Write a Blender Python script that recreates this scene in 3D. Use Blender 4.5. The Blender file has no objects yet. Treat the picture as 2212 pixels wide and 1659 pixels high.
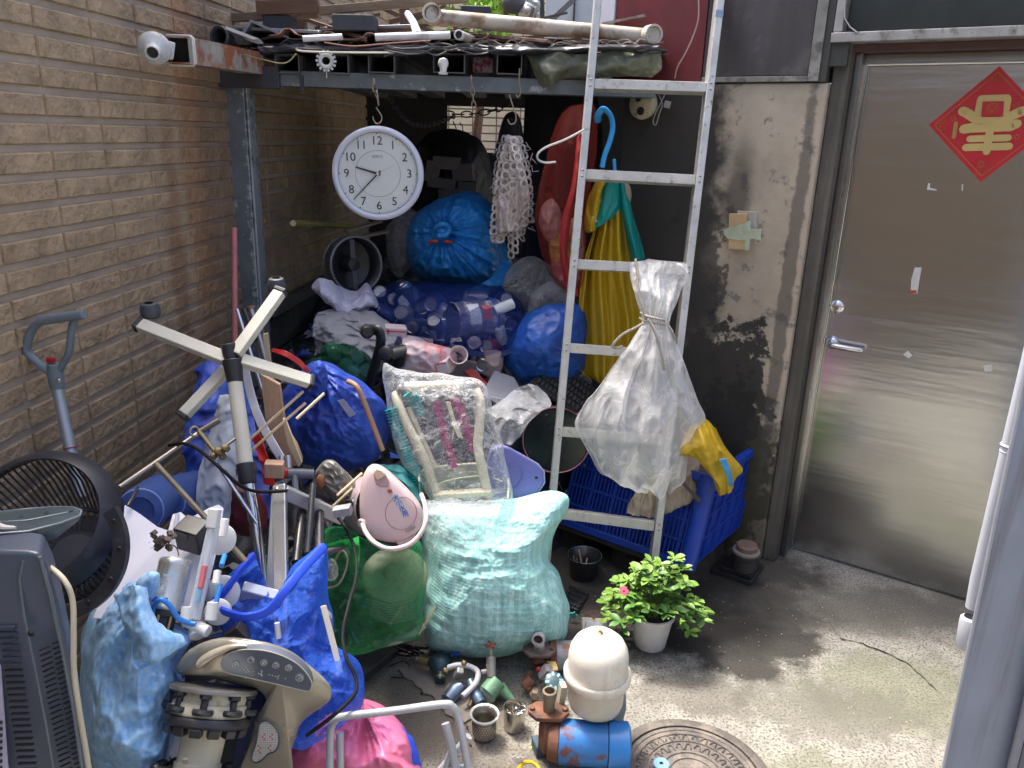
import bpy, math, random
from mathutils import Vector, Matrix, Euler, noise
random.seed(7)
S = bpy.context.scene
COL = S.collection
V3 = Vector
# ---------------------------------------------------------------- camera
FP = 1676.0
TH = math.radians(17.8); RO = math.radians(1.81); EH = 1.72
CF = V3((0, math.cos(TH), -math.sin(TH))); CU0 = V3((0, math.sin(TH), math.cos(TH))); CR0 = V3((1, 0, 0))
CR = CR0*math.cos(RO) + CU0*math.sin(RO)
CU = CU0*math.cos(RO) - CR0*math.sin(RO)
cam = bpy.data.objects.new('camera', bpy.data.cameras.new('camera')); COL.objects.link(cam)
cam.data.sensor_width = 36; cam.data.lens = FP/2211*36; cam.data.clip_start = 0.05; cam.data.clip_end = 300
cam.matrix_world = Matrix(((CR.x, CU.x, -CF.x, 0), (CR.y, CU.y, -CF.y, 0), (CR.z, CU.z, -CF.z, EH), (0, 0, 0, 1)))
S.camera = cam
# ---------------------------------------------------------------- sky, sun, exposure
W = bpy.data.worlds.new("World"); S.world = W; W.use_nodes = True
nt = W.node_tree
sky = nt.nodes.new('ShaderNodeTexSky'); sky.sky_type = 'NISHITA'; sky.sun_disc = False
SUN_EL = math.radians(66); SUN_AZ = math.atan2(-0.70, 0.71)   # the sun stands behind and to the left of the yard
sky.sun_elevation = SUN_EL; sky.sun_rotation = SUN_AZ
sky.dust_density = 7.0; sky.air_density = 0.75; sky.ozone_density = 1.0
bg = nt.nodes['Background']; bg.inputs['Strength'].default_value = 0.15
nt.links.new(sky.outputs[0], bg.inputs['Color'])
sd = V3((math.sin(SUN_AZ)*math.cos(SUN_EL), math.cos(SUN_AZ)*math.cos(SUN_EL), math.sin(SUN_EL)))
sl = bpy.data.lights.new('sun', 'SUN'); sl.energy = 1.9; sl.angle = math.radians(9); sl.color = (1.0, 0.95, 0.87)
so = bpy.data.objects.new('sun', sl); COL.objects.link(so); so.rotation_euler = sd.to_track_quat('Z', 'Y').to_euler()
so.location = (0, 0, 8)
S.view_settings.view_transform = 'Standard'; S.view_settings.look = 'None'; S.view_settings.gamma = 1
S.view_settings.use_curve_mapping = False; S.view_settings.exposure = 1.62
S.cycles.transparent_max_bounces = 24; S.cycles.max_bounces = 8
# ---------------------------------------------------------------- where a photo point lies in the yard
def ray(x, y):
    return CF + CR*((x-1105.5)/FP) + CU*((829.5-y)/FP)
def P(x, y, Y):
    d = ray(x, y); return V3((0, 0, EH)) + d*(Y/d.y)
def G(x, y, z=0.0):
    d = ray(x, y); return V3((0, 0, EH)) + d*((z-EH)/d.z)
def PN(x, y, o, n):                      # on the plane through o with normal n
    d = ray(x, y); c = V3((0, 0, EH)); return c + d*((o-c).dot(n)/d.dot(n))
# ---------------------------------------------------------------- mesh collector
def frame(ax, up=None):
    z = V3(ax).normalized()
    u = V3(up) if up else (V3((0, 0, 1)) if abs(z.z) < .9 else V3((1, 0, 0)))
    x = u.cross(z)
    if x.length < 1e-6: x = V3((0, 1, 0)).cross(z)
    x.normalize(); y = z.cross(x)
    return x, y, z
class MB:
    def __init__(s): s.v = []; s.f = []
    def add(s, vs, fs):
        n = len(s.v); s.v += [V3(p) for p in vs]; s.f += [tuple(i+n for i in f) for f in fs]; return s
    def box(s, c, sz, rot=None):
        c = V3(c); hx, hy, hz = sz[0]/2, sz[1]/2, sz[2]/2
        R = rot if rot is not None else Matrix.Identity(3)
        if isinstance(R, (tuple, list)): R = Euler(R).to_matrix()
        vs = [c + R @ V3((a*hx, b*hy, d*hz)) for d in (-1, 1) for b in (-1, 1) for a in (-1, 1)]
        return s.add(vs, [(0, 2, 3, 1), (4, 5, 7, 6), (0, 1, 5, 4), (2, 6, 7, 3), (0, 4, 6, 2), (1, 3, 7, 5)])
    def b2(s, x0, x1, y0, y1, z0, z1):
        return s.box(((x0+x1)/2, (y0+y1)/2, (z0+z1)/2), (x1-x0, y1-y0, z1-z0))
    def tube(s, pts, r, n=8, caps=True, closed=False, flat=None):
        pts = [V3(p) for p in pts]; m = len(pts)
        rr = r if isinstance(r, (list, tuple)) else [r]*m
        vs = []; x = None
        for i, p in enumerate(pts):
            if closed: t = pts[(i+1) % m]-pts[i-1]
            else: t = pts[min(i+1, m-1)]-pts[max(i-1, 0)]
            if t.length < 1e-9: t = V3((0, 0, 1))
            t.normalize()
            if x is None: x = frame(t)[0]
            x = x - t*x.dot(t)
            if x.length < 1e-6: x = frame(t)[0]
            x.normalize(); y = t.cross(x)
            for k in range(n):
                a = 2*math.pi*k/n
                vs.append(p + (x*math.cos(a) + y*math.sin(a)*(flat or 1))*rr[i])
        fs = []
        for i in range(m if closed else m-1):
            j = (i+1) % m
            for k in range(n):
                l = (k+1) % n; fs.append((i*n+k, i*n+l, j*n+l, j*n+k))
        if caps and not closed:
            fs.append(tuple(range(n-1, -1, -1))); fs.append(tuple((m-1)*n+k for k in range(n)))
        return s.add(vs, fs)
    def bar(s, p0, p1, w, h, up=None):     # rectangular bar between two points
        p0 = V3(p0); p1 = V3(p1); x, y, z = frame(p1-p0, up)
        vs = [p + x*(a*w/2) + y*(b*h/2) for p in (p0, p1) for a, b in ((-1, -1), (1, -1), (1, 1), (-1, 1))]
        return s.add(vs, [(3, 2, 1, 0), (4, 5, 6, 7), (0, 1, 5, 4), (1, 2, 6, 5), (2, 3, 7, 6), (3, 0, 4, 7)])
    def lathe(s, prof, o, ax=(0, 0, 1), n=32, up=None, sx=1, a0=0, a1=2*math.pi):
        o = V3(o); x, y, z = frame(ax, up); full = abs(a1-a0-2*math.pi) < 1e-6
        m = len(prof); vs = []; c = n if full else n+1
        for r, h in prof:
            for k in range(c):
                a = a0+(a1-a0)*k/n; vs.append(o + x*(r*math.cos(a)*sx) + y*(r*math.sin(a)) + z*h)
        fs = []
        for i in range(m-1):
            for k in range(n):
                l = (k+1) % c; fs.append((i*c+k, i*c+l, (i+1)*c+l, (i+1)*c+k))
        return s.add(vs, fs)
    def prism(s, pts, off, holes=False):   # polygon of 3D points pushed along off
        n = len(pts); pts = [V3(p) for p in pts]; off = V3(off)
        vs = pts + [p+off for p in pts]
        fs = [tuple(range(n)), tuple(range(2*n-1, n-1, -1))]
        fs += [(i, i+n, (i+1) % n+n, (i+1) % n) for i in range(n)]
        return s.add(vs, fs)
    def ball(s, c, r, n=12, m=8, ax=(0, 0, 1), z0=-1, z1=1):
        rx, rz = (r, r) if not isinstance(r, (tuple, list)) else r
        a0, a1 = math.asin(z0), math.asin(z1)
        return s.lathe([(max(rx*math.cos(a0+(a1-a0)*i/m), 1e-5), rz*math.sin(a0+(a1-a0)*i/m)) for i in range(m+1)], c, ax, n)
    def ring(s, o, ax, R, r, n=40, k=8, up=None, sx=1):
        x, y, z = frame(ax, up)
        return s.tube([V3(o)+x*(R*sx*math.cos(2*math.pi*i/n))+y*(R*math.sin(2*math.pi*i/n)) for i in range(n)], r, k, closed=True)
    def grid(s, fn, nu, nv, cu=False):
        vs = [fn(i/(nu if cu else nu-1), j/(nv-1)) for j in range(nv) for i in range(nu)]
        fs = []
        for j in range(nv-1):
            for i in range(nu if cu else nu-1):
                k = (i+1) % nu; fs.append((j*nu+i, j*nu+k, (j+1)*nu+k, (j+1)*nu+i))
        return s.add(vs, fs)
def part(name, mb, mat, parent=None, smooth=True, bevel=0, ang=38, stuff=False, solid=0, local=False):
    me = bpy.data.meshes.new(name)
    if parent is not None:
        o0 = V3((0, 0, 0)) if local else wloc(parent)
    else:
        vs = mb.v; lo = [min(p[i] for p in vs) for i in range(3)]; hi = [max(p[i] for p in vs) for i in range(3)]
        o0 = V3(((lo[0]+hi[0])/2, (lo[1]+hi[1])/2, lo[2]))
    me.from_pydata([tuple(p-o0) for p in mb.v], [], mb.f)
    me.validate(); me.update()
    if smooth:
        me.polygons.foreach_set('use_smooth', [True]*len(me.polygons)); me.set_sharp_from_angle(angle=math.radians(ang))
    me.materials.append(mat)
    o = bpy.data.objects.new(name, me); COL.objects.link(o)
    if parent is not None: o.parent = parent
    else: o.location = o0
    if bevel:
        b = o.modifiers.new('bevel', 'BEVEL'); b.width = bevel; b.segments = 2; b.limit_method = 'ANGLE'; b.angle_limit = math.radians(40)
        me.polygons.foreach_set('use_smooth', [True]*len(me.polygons)); b.harden_normals = True
    if solid:
        q = o.modifiers.new('solid', 'SOLIDIFY'); q.thickness = solid; q.offset = 0
    if stuff: o['kind'] = 'stuff'
    return o
def wloc(o):
    l = V3(o.location)
    while o.parent is not None: o = o.parent; l = l + o.location
    return l
def tag(o, label, cat, group=None):
    o['label'] = label; o['category'] = cat
    if group: o['group'] = group
    return o
def thing(name, label, cat, loc=(0, 0, 0), group=None):
    o = bpy.data.objects.new(name, None); o.empty_display_size = .05; COL.objects.link(o); o.location = V3(loc)
    return tag(o, label, cat, group)
def struct(o): o['kind'] = 'structure'; return o
# ---------------------------------------------------------------- curves and soft shapes
def cr(p0, p1, p2, p3, t):
    return 0.5*((2*p1) + (p2-p0)*t + (2*p0-5*p1+4*p2-p3)*t*t + (3*p1-p0-3*p2+p3)*t*t*t)
def spl(pts, n, closed=False):
    pts = [V3(p) if len(p) == 3 else V3((p[0], p[1], 0)) for p in pts]; m = len(pts); out = []
    for i in range(n):
        u = i/n*m if closed else i/(n-1)*(m-1)
        k = min(int(u), m-1 if closed else m-2); t = u-k
        g = (lambda j: pts[j % m]) if closed else (lambda j: pts[max(0, min(m-1, j))])
        out.append(cr(g(k-1), g(k), g(k+1), g(k+2), t))
    return out
def wire(pts, n=None): return spl(pts, n or len(pts)*6)
def nz(p, f, sd=0):
    return noise.noise(V3((p.x*f[0]+sd*7.3, p.y*f[1]+sd*3.1, p.z*f[2]-sd*5.7)))
def crease(p, folds, sd):                 # sum of rounded ridges
    d = 0
    for q, (a, f) in enumerate(folds):
        if not isinstance(f, tuple): f = (f, f, f)
        k = nz(p, f, sd+q*1.7)
        d += a*(1-2.6*abs(k)) if a > 0 else -a*k*1.6
    return d
def pillow(name, outline, Y, thick, mat, parent=None, folds=((.012, 9), (.006, 22)), knot=None, sd=1, N=150, K=34,
           slope=(0, 0), cen=None, rad=.02, back=.8, pw=.5, base=None):
    """a filled bag: an outline at depth Y swollen towards and away from the viewer"""
    ol = spl(outline, N, True)
    cx = sum(p.x for p in ol)/N; cy = sum(p.y for p in ol)/N
    if cen: cx, cy = cen
    mb = MB(); vs = []; fs = []
    mx = sum(p.x for p in ol)/N; my = sum(p.y for p in ol)/N
    def pt(i, t, side):
        o = ol[i % N]; x = cx+(o.x-cx)*t; y = cy+(o.y-cy)*t
        Yb = Y+slope[0]*(x-mx)/1000+slope[1]*(y-my)/1000
        h = thick*max(0, 1-t**2)**pw
        q = P(x, y, Yb-side*h*(1 if side > 0 else back))
        d = crease(q, folds, sd)
        if knot:
            kx, ky, ka, kf = knot
            dx, dy = x-kx, y-ky; r = math.hypot(dx, dy)/100; an = math.atan2(dy, dx)
            kk = noise.noise(V3((math.cos(an)*kf, math.sin(an)*kf, r*.35+sd)))
            kk2 = noise.noise(V3((math.cos(an)*kf*2.3, math.sin(an)*kf*2.3, r*.5+sd+9)))
            d += ka*((1-3*abs(kk))+.5*(1-3*abs(kk2)))*math.exp(-r*.55)*min(1, r*3)
            d -= ka*2.2*math.exp(-r*r*14)
        s = 1-t**8
        q = P(x, y, Yb-side*h*(1 if side > 0 else back)-side*d*(.25+.75*s))
        c3 = P(cx, cy, Yb)
        e = (q-c3); 
        if e.length > 1e-6: q = q + e.normalized()*(rad*.5*nz(q, (14, 14, 14), sd+3)*t)
        return q
    idx = {}
    for side in (1, -1):
        for k in range(K+1):
            if side < 0 and k == 0: continue
            t = math.cos(k/K*math.pi/2) if k < K else 0
            if k == K:
                idx[side, k] = len(vs); vs.append(pt(0, 0, side)); continue
            idx[side, k] = len(vs)
            for i in range(N): vs.append(pt(i, t, side))
    idx[-1, 0] = idx[1, 0]
    for side in (1, -1):
        for k in range(K):
            a = idx[side, k]; b = idx[side, k+1]
            for i in range(N):
                j = (i+1) % N
                f = (a+i, a+j, b+j, b+i) if k < K-1 else (a+i, a+j, b)
                fs.append(f if side > 0 else f[::-1])
    mb.add(vs, fs)
    return part(name, mb, mat, parent, ang=180)
def sheet(name, net, mat, parent=None, nu=60, nv=60, folds=((.008, 10),), sd=1, solid=.003, fold_u=None, axis=(0, -1, 0)):
    """cloth through a net of (x, y, depth) rows; fold_u=(amplitude, count) makes hanging pleats along v"""
    rows = [spl([V3(p) for p in r], nu) for r in net]
    mb = MB(); vs = []; ax = V3(axis)
    cols = [spl([rows[k][i] for k in range(len(rows))], nv) for i in range(nu)]
    for j in range(nv):
        for i in range(nu):
            c = cols[i][j]; q = P(c.x, c.y, c.z)
            d = crease(q, folds, sd)
            if fold_u:
                a, cnt = fold_u[:2]; u = i/(nu-1); v = j/(nv-1)
                ph = u*cnt*6.283+2.4*noise.noise(V3((u*3, v*1.6, sd)))+sd
                d += a*(math.sin(ph)+.4*math.sin(ph*2.3+v*2))*(.35+.65*v if len(fold_u) < 3 else 1)
            vs.append(q+ax*d)
    fs = [(j*nu+i, j*nu+i+1, (j+1)*nu+i+1, (j+1)*nu+i) for j in range(nv-1) for i in range(nu-1)]
    mb.add(vs, fs)
    return part(name, mb, mat, parent, ang=180, solid=solid)
# ---------------------------------------------------------------- materials
_m = {}
def hexc(h):
    h = h.lstrip('#'); c = [int(h[i:i+2], 16)/255 for i in (0, 2, 4)]
    return tuple(x/12.92 if x <= .04045 else ((x+.055)/1.055)**2.4 for x in c)
def M(name, col, rough=.5, metal=0, var=.18, vs=7, bump=.12, bs=70, col2=None, amt=.45, ss=6, edge=.06, alpha=1, sub=0,
      coat=0, stretch=(1, 1, 1), weave=None, streak=None, rough2=None, wob=None, spec=None, world=False):
    if name in _m: return _m[name]
    if isinstance(col, str): col = hexc(col)
    if isinstance(col2, str): col2 = hexc(col2)
    m = bpy.data.materials.new(name); m.use_nodes = True; t = m.node_tree; N = t.nodes; L = t.links
    b = N['Principled BSDF']; tc = N.new('ShaderNodeTexCoord'); mp = N.new('ShaderNodeMapping')
    if world:
        ge = N.new('ShaderNodeNewGeometry'); L.new(ge.outputs['Position'], mp.inputs['Vector'])
    else: L.new(tc.outputs['Object'], mp.inputs['Vector'])
    mp.inputs['Scale'].default_value = stretch
    def tex(sc, det=5, ro=.55, src=None):
        n = N.new('ShaderNodeTexNoise'); n.inputs['Scale'].default_value = sc; n.inputs['Detail'].default_value = det
        n.inputs['Roughness'].default_value = ro; L.new((src or mp).outputs[0], n.inputs['Vector']); return n
    def mix(fac, a, c):
        x = N.new('ShaderNodeMix'); x.data_type = 'RGBA'
        for s, v in ((x.inputs[0], fac), (x.inputs[6], a), (x.inputs[7], c)):
            if hasattr(v, 'is_linked') or hasattr(v, 'links'): L.new(v, s)
            elif isinstance(v, (int, float)): s.default_value = v
            else: s.default_value = (*v[:3], 1)
        return x.outputs[2]
    def ramp(fac, a, c):
        r = N.new('ShaderNodeMapRange'); r.inputs[1].default_value = a; r.inputs[2].default_value = c; L.new(fac, r.inputs[0]); r.clamp = True
        return r.outputs[0]
    n1 = tex(vs, 6, .6)
    fac = ramp(n1.outputs[0], .28, .72)
    c = mix(fac, tuple(max(0, x*(1-var)) for x in col), tuple(min(1, x*(1+var*.7)) for x in col))
    f2 = None
    if col2 is not None:
        n2 = tex(ss, 9, .65); f2 = ramp(n2.outputs[0], 1-amt-edge, 1-amt+edge); c = mix(f2, c, col2)
    if streak:   # (colour, scale, amount): vertical run marks
        m2 = N.new('ShaderNodeMapping'); m2.inputs['Scale'].default_value = (streak[1], streak[1], streak[1]*.06); L.new(tc.outputs['Object'], m2.inputs[0])
        n3 = tex(1, 5, .6, m2); c = mix(ramp(n3.outputs[0], 1-streak[2]-.12, 1-streak[2]+.12), c, streak[0] if not isinstance(streak[0], str) else hexc(streak[0]))
    L.new(c, b.inputs['Base Color']) if hasattr(c, 'links') else None
    rn = tex(vs*2.3, 4); rr = N.new('ShaderNodeMapRange'); L.new(rn.outputs[0], rr.inputs[0])
    rr.inputs[3].default_value = max(.02, rough*.75); rr.inputs[4].default_value = min(1, rough*1.25)
    ro_ = rr.outputs[0]
    if f2 is not None and rough2 is not None:
        mm = N.new('ShaderNodeMix'); L.new(f2, mm.inputs[0]); L.new(ro_, mm.inputs[2]); mm.inputs[3].default_value = rough2; ro_ = mm.outputs[0]
    L.new(ro_, b.inputs['Roughness'])
    b.inputs['Metallic'].default_value = metal
    if metal and f2 is not None:
        mm = N.new('ShaderNodeMapRange'); L.new(f2, mm.inputs[0]); mm.inputs[3].default_value = metal; mm.inputs[4].default_value = 0; L.new(mm.outputs[0], b.inputs['Metallic'])
    b.inputs['Coat Weight'].default_value = coat; b.inputs['Alpha'].default_value = alpha
    if spec is not None: b.inputs['Specular IOR Level'].default_value = spec
    if sub:
        b.inputs['Subsurface Weight'].default_value = sub; b.inputs['Subsurface Radius'].default_value = (.02, .02, .02); b.inputs['Subsurface Scale'].default_value = 1
    h = None; hs = []
    if bump: hs.append((tex(bs, 7, .65).outputs[0], bump, .004))
    if wob: hs.append((tex(wob[0], 3, .5).outputs[0], wob[1], .03))
    if weave:
        for ax, k in ((0, weave[0]), (2, weave[1])):
            w = N.new('ShaderNodeTexWave'); w.bands_direction = 'XYZ'[ax]; w.inputs['Scale'].default_value = k; w.inputs['Distortion'].default_value = 1.5
            w.inputs['Detail'].default_value = 2; w.inputs['Detail Scale'].default_value = .6
            L.new(mp.outputs[0], w.inputs['Vector']); hs.append((w.outputs[1], weave[2], .003))
    prev = None
    for o_, st, di in hs:
        bn = N.new('ShaderNodeBump'); bn.inputs['Strength'].default_value = min(1, st); bn.inputs['Distance'].default_value = di
        L.new(o_, bn.inputs['Height'])
        if prev: L.new(prev, bn.inputs['Normal'])
        prev = bn.outputs[0]
    if prev: L.new(prev, b.inputs['Normal'])
    _m[name] = m; return m
def FILM(name, col=(.85, .87, .9), base=.2, edge=.6, rough=.22, bs=30, bump=.5, crk=.35, tl=.3):
    """thin plastic film or netting: lets part of the light through, white and shiny along creases"""
    if name in _m: return _m[name]
    if isinstance(col, str): col = hexc(col)
    m = bpy.data.materials.new(name); m.use_nodes = True; t = m.node_tree; N = t.nodes; L = t.links
    b = N['Principled BSDF']; out = N['Material Output']; tr = N.new('ShaderNodeBsdfTransparent')
    tl_ = N.new('ShaderNodeBsdfTranslucent'); tl_.inputs[0].default_value = (*col, 1)
    b.inputs['Base Color'].default_value = (*col, 1); b.inputs['Roughness'].default_value = rough
    tc = N.new('ShaderNodeTexCoord'); n = N.new('ShaderNodeTexNoise'); n.inputs['Scale'].default_value = bs; n.inputs['Detail'].default_value = 5
    n.inputs['Distortion'].default_value = 1.2
    L.new(tc.outputs['Object'], n.inputs['Vector'])
    bn = N.new('ShaderNodeBump'); bn.inputs['Strength'].default_value = bump; bn.inputs['Distance'].default_value = .01
    L.new(n.outputs[0], bn.inputs['Height']); L.new(bn.outputs[0], b.inputs['Normal'])
    lw = N.new('ShaderNodeLayerWeight'); lw.inputs['Blend'].default_value = .35; L.new(bn.outputs[0], lw.inputs['Normal'])
    v = N.new('ShaderNodeMapRange'); L.new(lw.outputs['Facing'], v.inputs[0]); v.inputs[1].default_value = .1; v.inputs[2].default_value = .9
    v.inputs[3].default_value = base; v.inputs[4].default_value = edge
    a = N.new('ShaderNodeMath'); a.operation = 'ABSOLUTE'; s = N.new('ShaderNodeMath'); s.operation = 'SUBTRACT'; s.inputs[1].default_value = .5
    L.new(n.outputs[0], s.inputs[0]); L.new(s.outputs[0], a.inputs[0])
    r = N.new('ShaderNodeMapRange'); L.new(a.outputs[0], r.inputs[0]); r.inputs[1].default_value = 0; r.inputs[2].default_value = .03
    r.inputs[3].default_value = crk; r.inputs[4].default_value = 0
    ad = N.new('ShaderNodeMath'); ad.use_clamp = True; L.new(v.outputs[0], ad.inputs[0]); L.new(r.outputs[0], ad.inputs[1])
    m1 = N.new('ShaderNodeMixShader'); m1.inputs[0].default_value = tl; L.new(b.outputs[0], m1.inputs[1]); L.new(tl_.outputs[0], m1.inputs[2])
    mx = N.new('ShaderNodeMixShader'); L.new(ad.outputs[0], mx.inputs[0]); L.new(tr.outputs[0], mx.inputs[1]); L.new(m1.outputs[0], mx.inputs[2])
    L.new(mx.outputs[0], out.inputs[0])
    _m[name] = m; return m
def rod(x1, y1, Y1, x2, y2, Y2, r, n=12): return MB().tube([P(x1, y1, Y1), P(x2, y2, Y2)], r, n)
def single(name, mb, mat, label, cat, group=None, **k):
    o = part(name, mb, mat, **k); return tag(o, label, cat, group)
def stain(m, c, r, col, amt=1, ns=6, na=.5, soft=.35, coord='world'):
    """a patch of dirt, rust, moss or damp with its own outline, at a place on the surface"""
    t = m.node_tree; N = t.nodes; L = t.links; b = N['Principled BSDF']; src = b.inputs['Base Color'].links[0].from_socket
    if coord == 'world': s = N.new('ShaderNodeNewGeometry').outputs['Position']
    else: s = N.new('ShaderNodeTexCoord').outputs['Object']
    mp = N.new('ShaderNodeVectorMath'); mp.operation = 'SUBTRACT'; mp.inputs[1].default_value = c; L.new(s, mp.inputs[0])
    dv = N.new('ShaderNodeVectorMath'); dv.operation = 'DIVIDE'; dv.inputs[1].default_value = r; L.new(mp.outputs[0], dv.inputs[0])
    ln = N.new('ShaderNodeVectorMath'); ln.operation = 'LENGTH'; L.new(dv.outputs[0], ln.inputs[0])
    n = N.new('ShaderNodeTexNoise'); n.inputs['Scale'].default_value = ns; n.inputs['Detail'].default_value = 9; n.inputs['Roughness'].default_value = .65; L.new(s, n.inputs['Vector'])
    a = N.new('ShaderNodeMath'); a.operation = 'MULTIPLY_ADD'; L.new(n.outputs[0], a.inputs[0]); a.inputs[1].default_value = na*4; a.inputs[2].default_value = -na*2
    ad = N.new('ShaderNodeMath'); L.new(a.outputs[0], ad.inputs[0]); L.new(ln.outputs['Value'], ad.inputs[1])
    mr = N.new('ShaderNodeMapRange'); mr.interpolation_type = 'SMOOTHSTEP'; L.new(ad.outputs[0], mr.inputs[0])
    mr.inputs[1].default_value = 1-soft; mr.inputs[2].default_value = 1+soft; mr.inputs[3].default_value = amt; mr.inputs[4].default_value = 0
    x = N.new('ShaderNodeMix'); x.data_type = 'RGBA'; L.new(mr.outputs[0], x.inputs[0]); L.new(src, x.inputs[6])
    x.inputs[7].default_value = (*(hexc(col) if isinstance(col, str) else col), 1); L.new(x.outputs[2], b.inputs['Base Color'])
    return m
def text(name, body, size, o, xa, ya, mat, parent, ext=.0006, rot180=False, bold=0):
    """flat lettering, centre at o, written along xa with up ya"""
    cu = bpy.data.curves.new('t', 'FONT'); cu.body = body; cu.size = size; cu.align_x = 'CENTER'; cu.align_y = 'CENTER'; cu.extrude = ext; cu.resolution_u = 3
    cu.offset = bold
    ob = bpy.data.objects.new('t', cu); COL.objects.link(ob)
    me = bpy.data.meshes.new_from_object(ob.evaluated_get(bpy.context.evaluated_depsgraph_get()))
    bpy.data.objects.remove(ob)
    x = V3(xa).normalized(); y = V3(ya); y = (y-x*y.dot(x)).normalized(); z = x.cross(y)
    mb = MB(); mb.add([V3(o)+x*v.co.x+y*v.co.y+z*v.co.z for v in me.vertices], [tuple(p.vertices) for p in me.polygons])
    bpy.data.meshes.remove(me); bpy.data.curves.remove(cu)
    return part(name, mb, mat, parent, smooth=False)
# ================================================================ ground
gm = M('concrete_ground', (.31, .30, .262), .85, var=.42, vs=4, bump=1, bs=130, col2=(.11, .105, .09), amt=.46, ss=118, edge=.04, world=True)
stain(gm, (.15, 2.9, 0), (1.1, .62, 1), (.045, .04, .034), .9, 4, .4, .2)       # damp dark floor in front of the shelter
stain(gm, (.86, 2.52, 0), (.30, .32, 1), (.022, .020, .017), .92, 6, .35, .14)      # wet patch beside the plant
stain(gm, (1.35, 2.15, 0), (.30, .20, 1), (.10, .11, .05), .5, 9, .8, .5)        # moss
stain(gm, (.85, 1.75, 0), (.25, .12, 1), (.09, .10, .05), .5, 9, .8, .5)
stain(gm, (1.45, 2.62, 0), (.5, .16, 1), (.09, .085, .07), .7, 9, .5)
stain(gm, (-.2, 2.0, 0), (.26, .22, 1), (.13, .105, .075), .75, 6, .3)
stain(gm, (1.05, 2.05, 0), (.3, .14, 1), (.12, .115, .09), .6, 14, .7, .3); stain(gm, (.62, 2.12, 0), (.2, .1, 1), (.10, .09, .075), .55, 16, .6, .3)
stain(gm, (.05, 1.68, 0), (.14, .16, 1), (.10, .075, .05), .7, 6, .3)
g = MB(); g.b2(-30, 30, -30, 40, -.3, 0)
ground = struct(part('ground', g, gm, smooth=False))
# thinner screed patch with a broken edge
pm = M('smooth_screed', (.24, .215, .18), .8, var=.2, vs=9, bump=.25, bs=60, world=True)
pp = [(862, 1446), (905, 1432), (960, 1440), (1030, 1452), (1080, 1470), (1070, 1500), (1030, 1540), (1005, 1560), (985, 1552), (960, 1538), (948, 1520), (935, 1500), (915, 1496), (890, 1470), (872, 1462)]
pl = []
for i in range(len(pp)):
    a = pp[i]; b = pp[(i+1) % len(pp)]
    for k in range(4):
        t = k/4; pl.append(G(a[0]+(b[0]-a[0])*t+random.uniform(-3, 3), a[1]+(b[1]-a[1])*t+random.uniform(-2, 2), .007))
mb = MB().prism(pl, (0, 0, -.006)); struct(part('screed_patch', mb, pm, smooth=False))
def crack(pts, w, name='crack'):
    mb = MB(); L_ = []; R_ = []
    for i in range(len(pts)-1):
        a = pts[i]; b = pts[i+1]
        for k in range(6):
            t = k/6; x = a[0]+(b[0]-a[0])*t+random.uniform(-3, 3); y = a[1]+(b[1]-a[1])*t+random.uniform(-2, 2)
            ww = w*random.uniform(.3, 1.3)
            L_.append(G(x, y-ww, .003)); R_.append(G(x, y+ww, .003))
    n = len(L_); mb.add(L_+R_, [(i, i+n, i+n+1, i+1) for i in range(n-1)])
    return struct(part(name, mb, M('crack_dark', (.012, .011, .01), .95, bump=0), smooth=False))
crack([(1790, 1345), (1815, 1378), (1860, 1390), (1920, 1412), (1960, 1432), (1995, 1466), (2030, 1500)], 1.1)
crack([(905, 1497), (935, 1503), (950, 1525), (972, 1545), (990, 1556), (1004, 1560), (1012, 1580), (1018, 1620)], 2.2)
# ================================================================ manhole
mc = G(1495, 1684); mcx = thing('manhole_cover', 'round cast iron manhole cover set in the concrete floor behind the blue motor', 'manhole cover', mc)
im = M('cast_iron', (.13, .115, .105), .6, .25, var=.4, vs=14, bump=.8, bs=90, col2=(.2, .17, .14), amt=.45, ss=18)
R0 = (G(1662, 1684)-mc).length
lid = MB().lathe([(R0*.86, .0), (R0*.86, .012), (R0*.845, .015), (R0*.80, .015), (R0*.79, .012), (.0001, .012)], mc, n=72)
lp = part('lid', lid, im, mcx)
fr = MB().lathe([(R0*1.03, 0), (R0*1.03, .010), (R0*1.0, .014), (R0*.885, .014), (R0*.88, .0)], mc, n=72); part('frame', fr, im, mcx)
for k, rr in enumerate((.73, .60, .40, .30)):
    part('ridge', MB().ring(mc+V3((0, 0, .013)), (0, 0, 1), R0*rr, .003, 64, 6), im, lp)
mb = MB()
for ring_, cnt in ((.665, 34), (.50, 26)):
    for k in range(cnt):
        a = k/cnt*6.283; c = mc+V3((math.cos(a)*R0*ring_, math.sin(a)*R0*ring_, .014)); t = V3((-math.sin(a), math.cos(a), 0)); rd = V3((math.cos(a), math.sin(a), 0))
        hh = R0*.045
        path = [c-t*hh*1.4-rd*hh, c-t*hh*.4-rd*hh, c-t*hh*.2+rd*hh, c+t*hh*.8+rd*hh, c+t*hh*1.3-rd*hh*.4]
        mb.tube(path if k % 2 else path[1:], .0022, 4)
for a, r in ((.3, .5), (.9, .2), (1.9, .55), (2.7, .3), (3.9, .5), (5.0, .35)):
    pass
part('cast_pattern', mb, im, lp, stuff=True)
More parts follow.
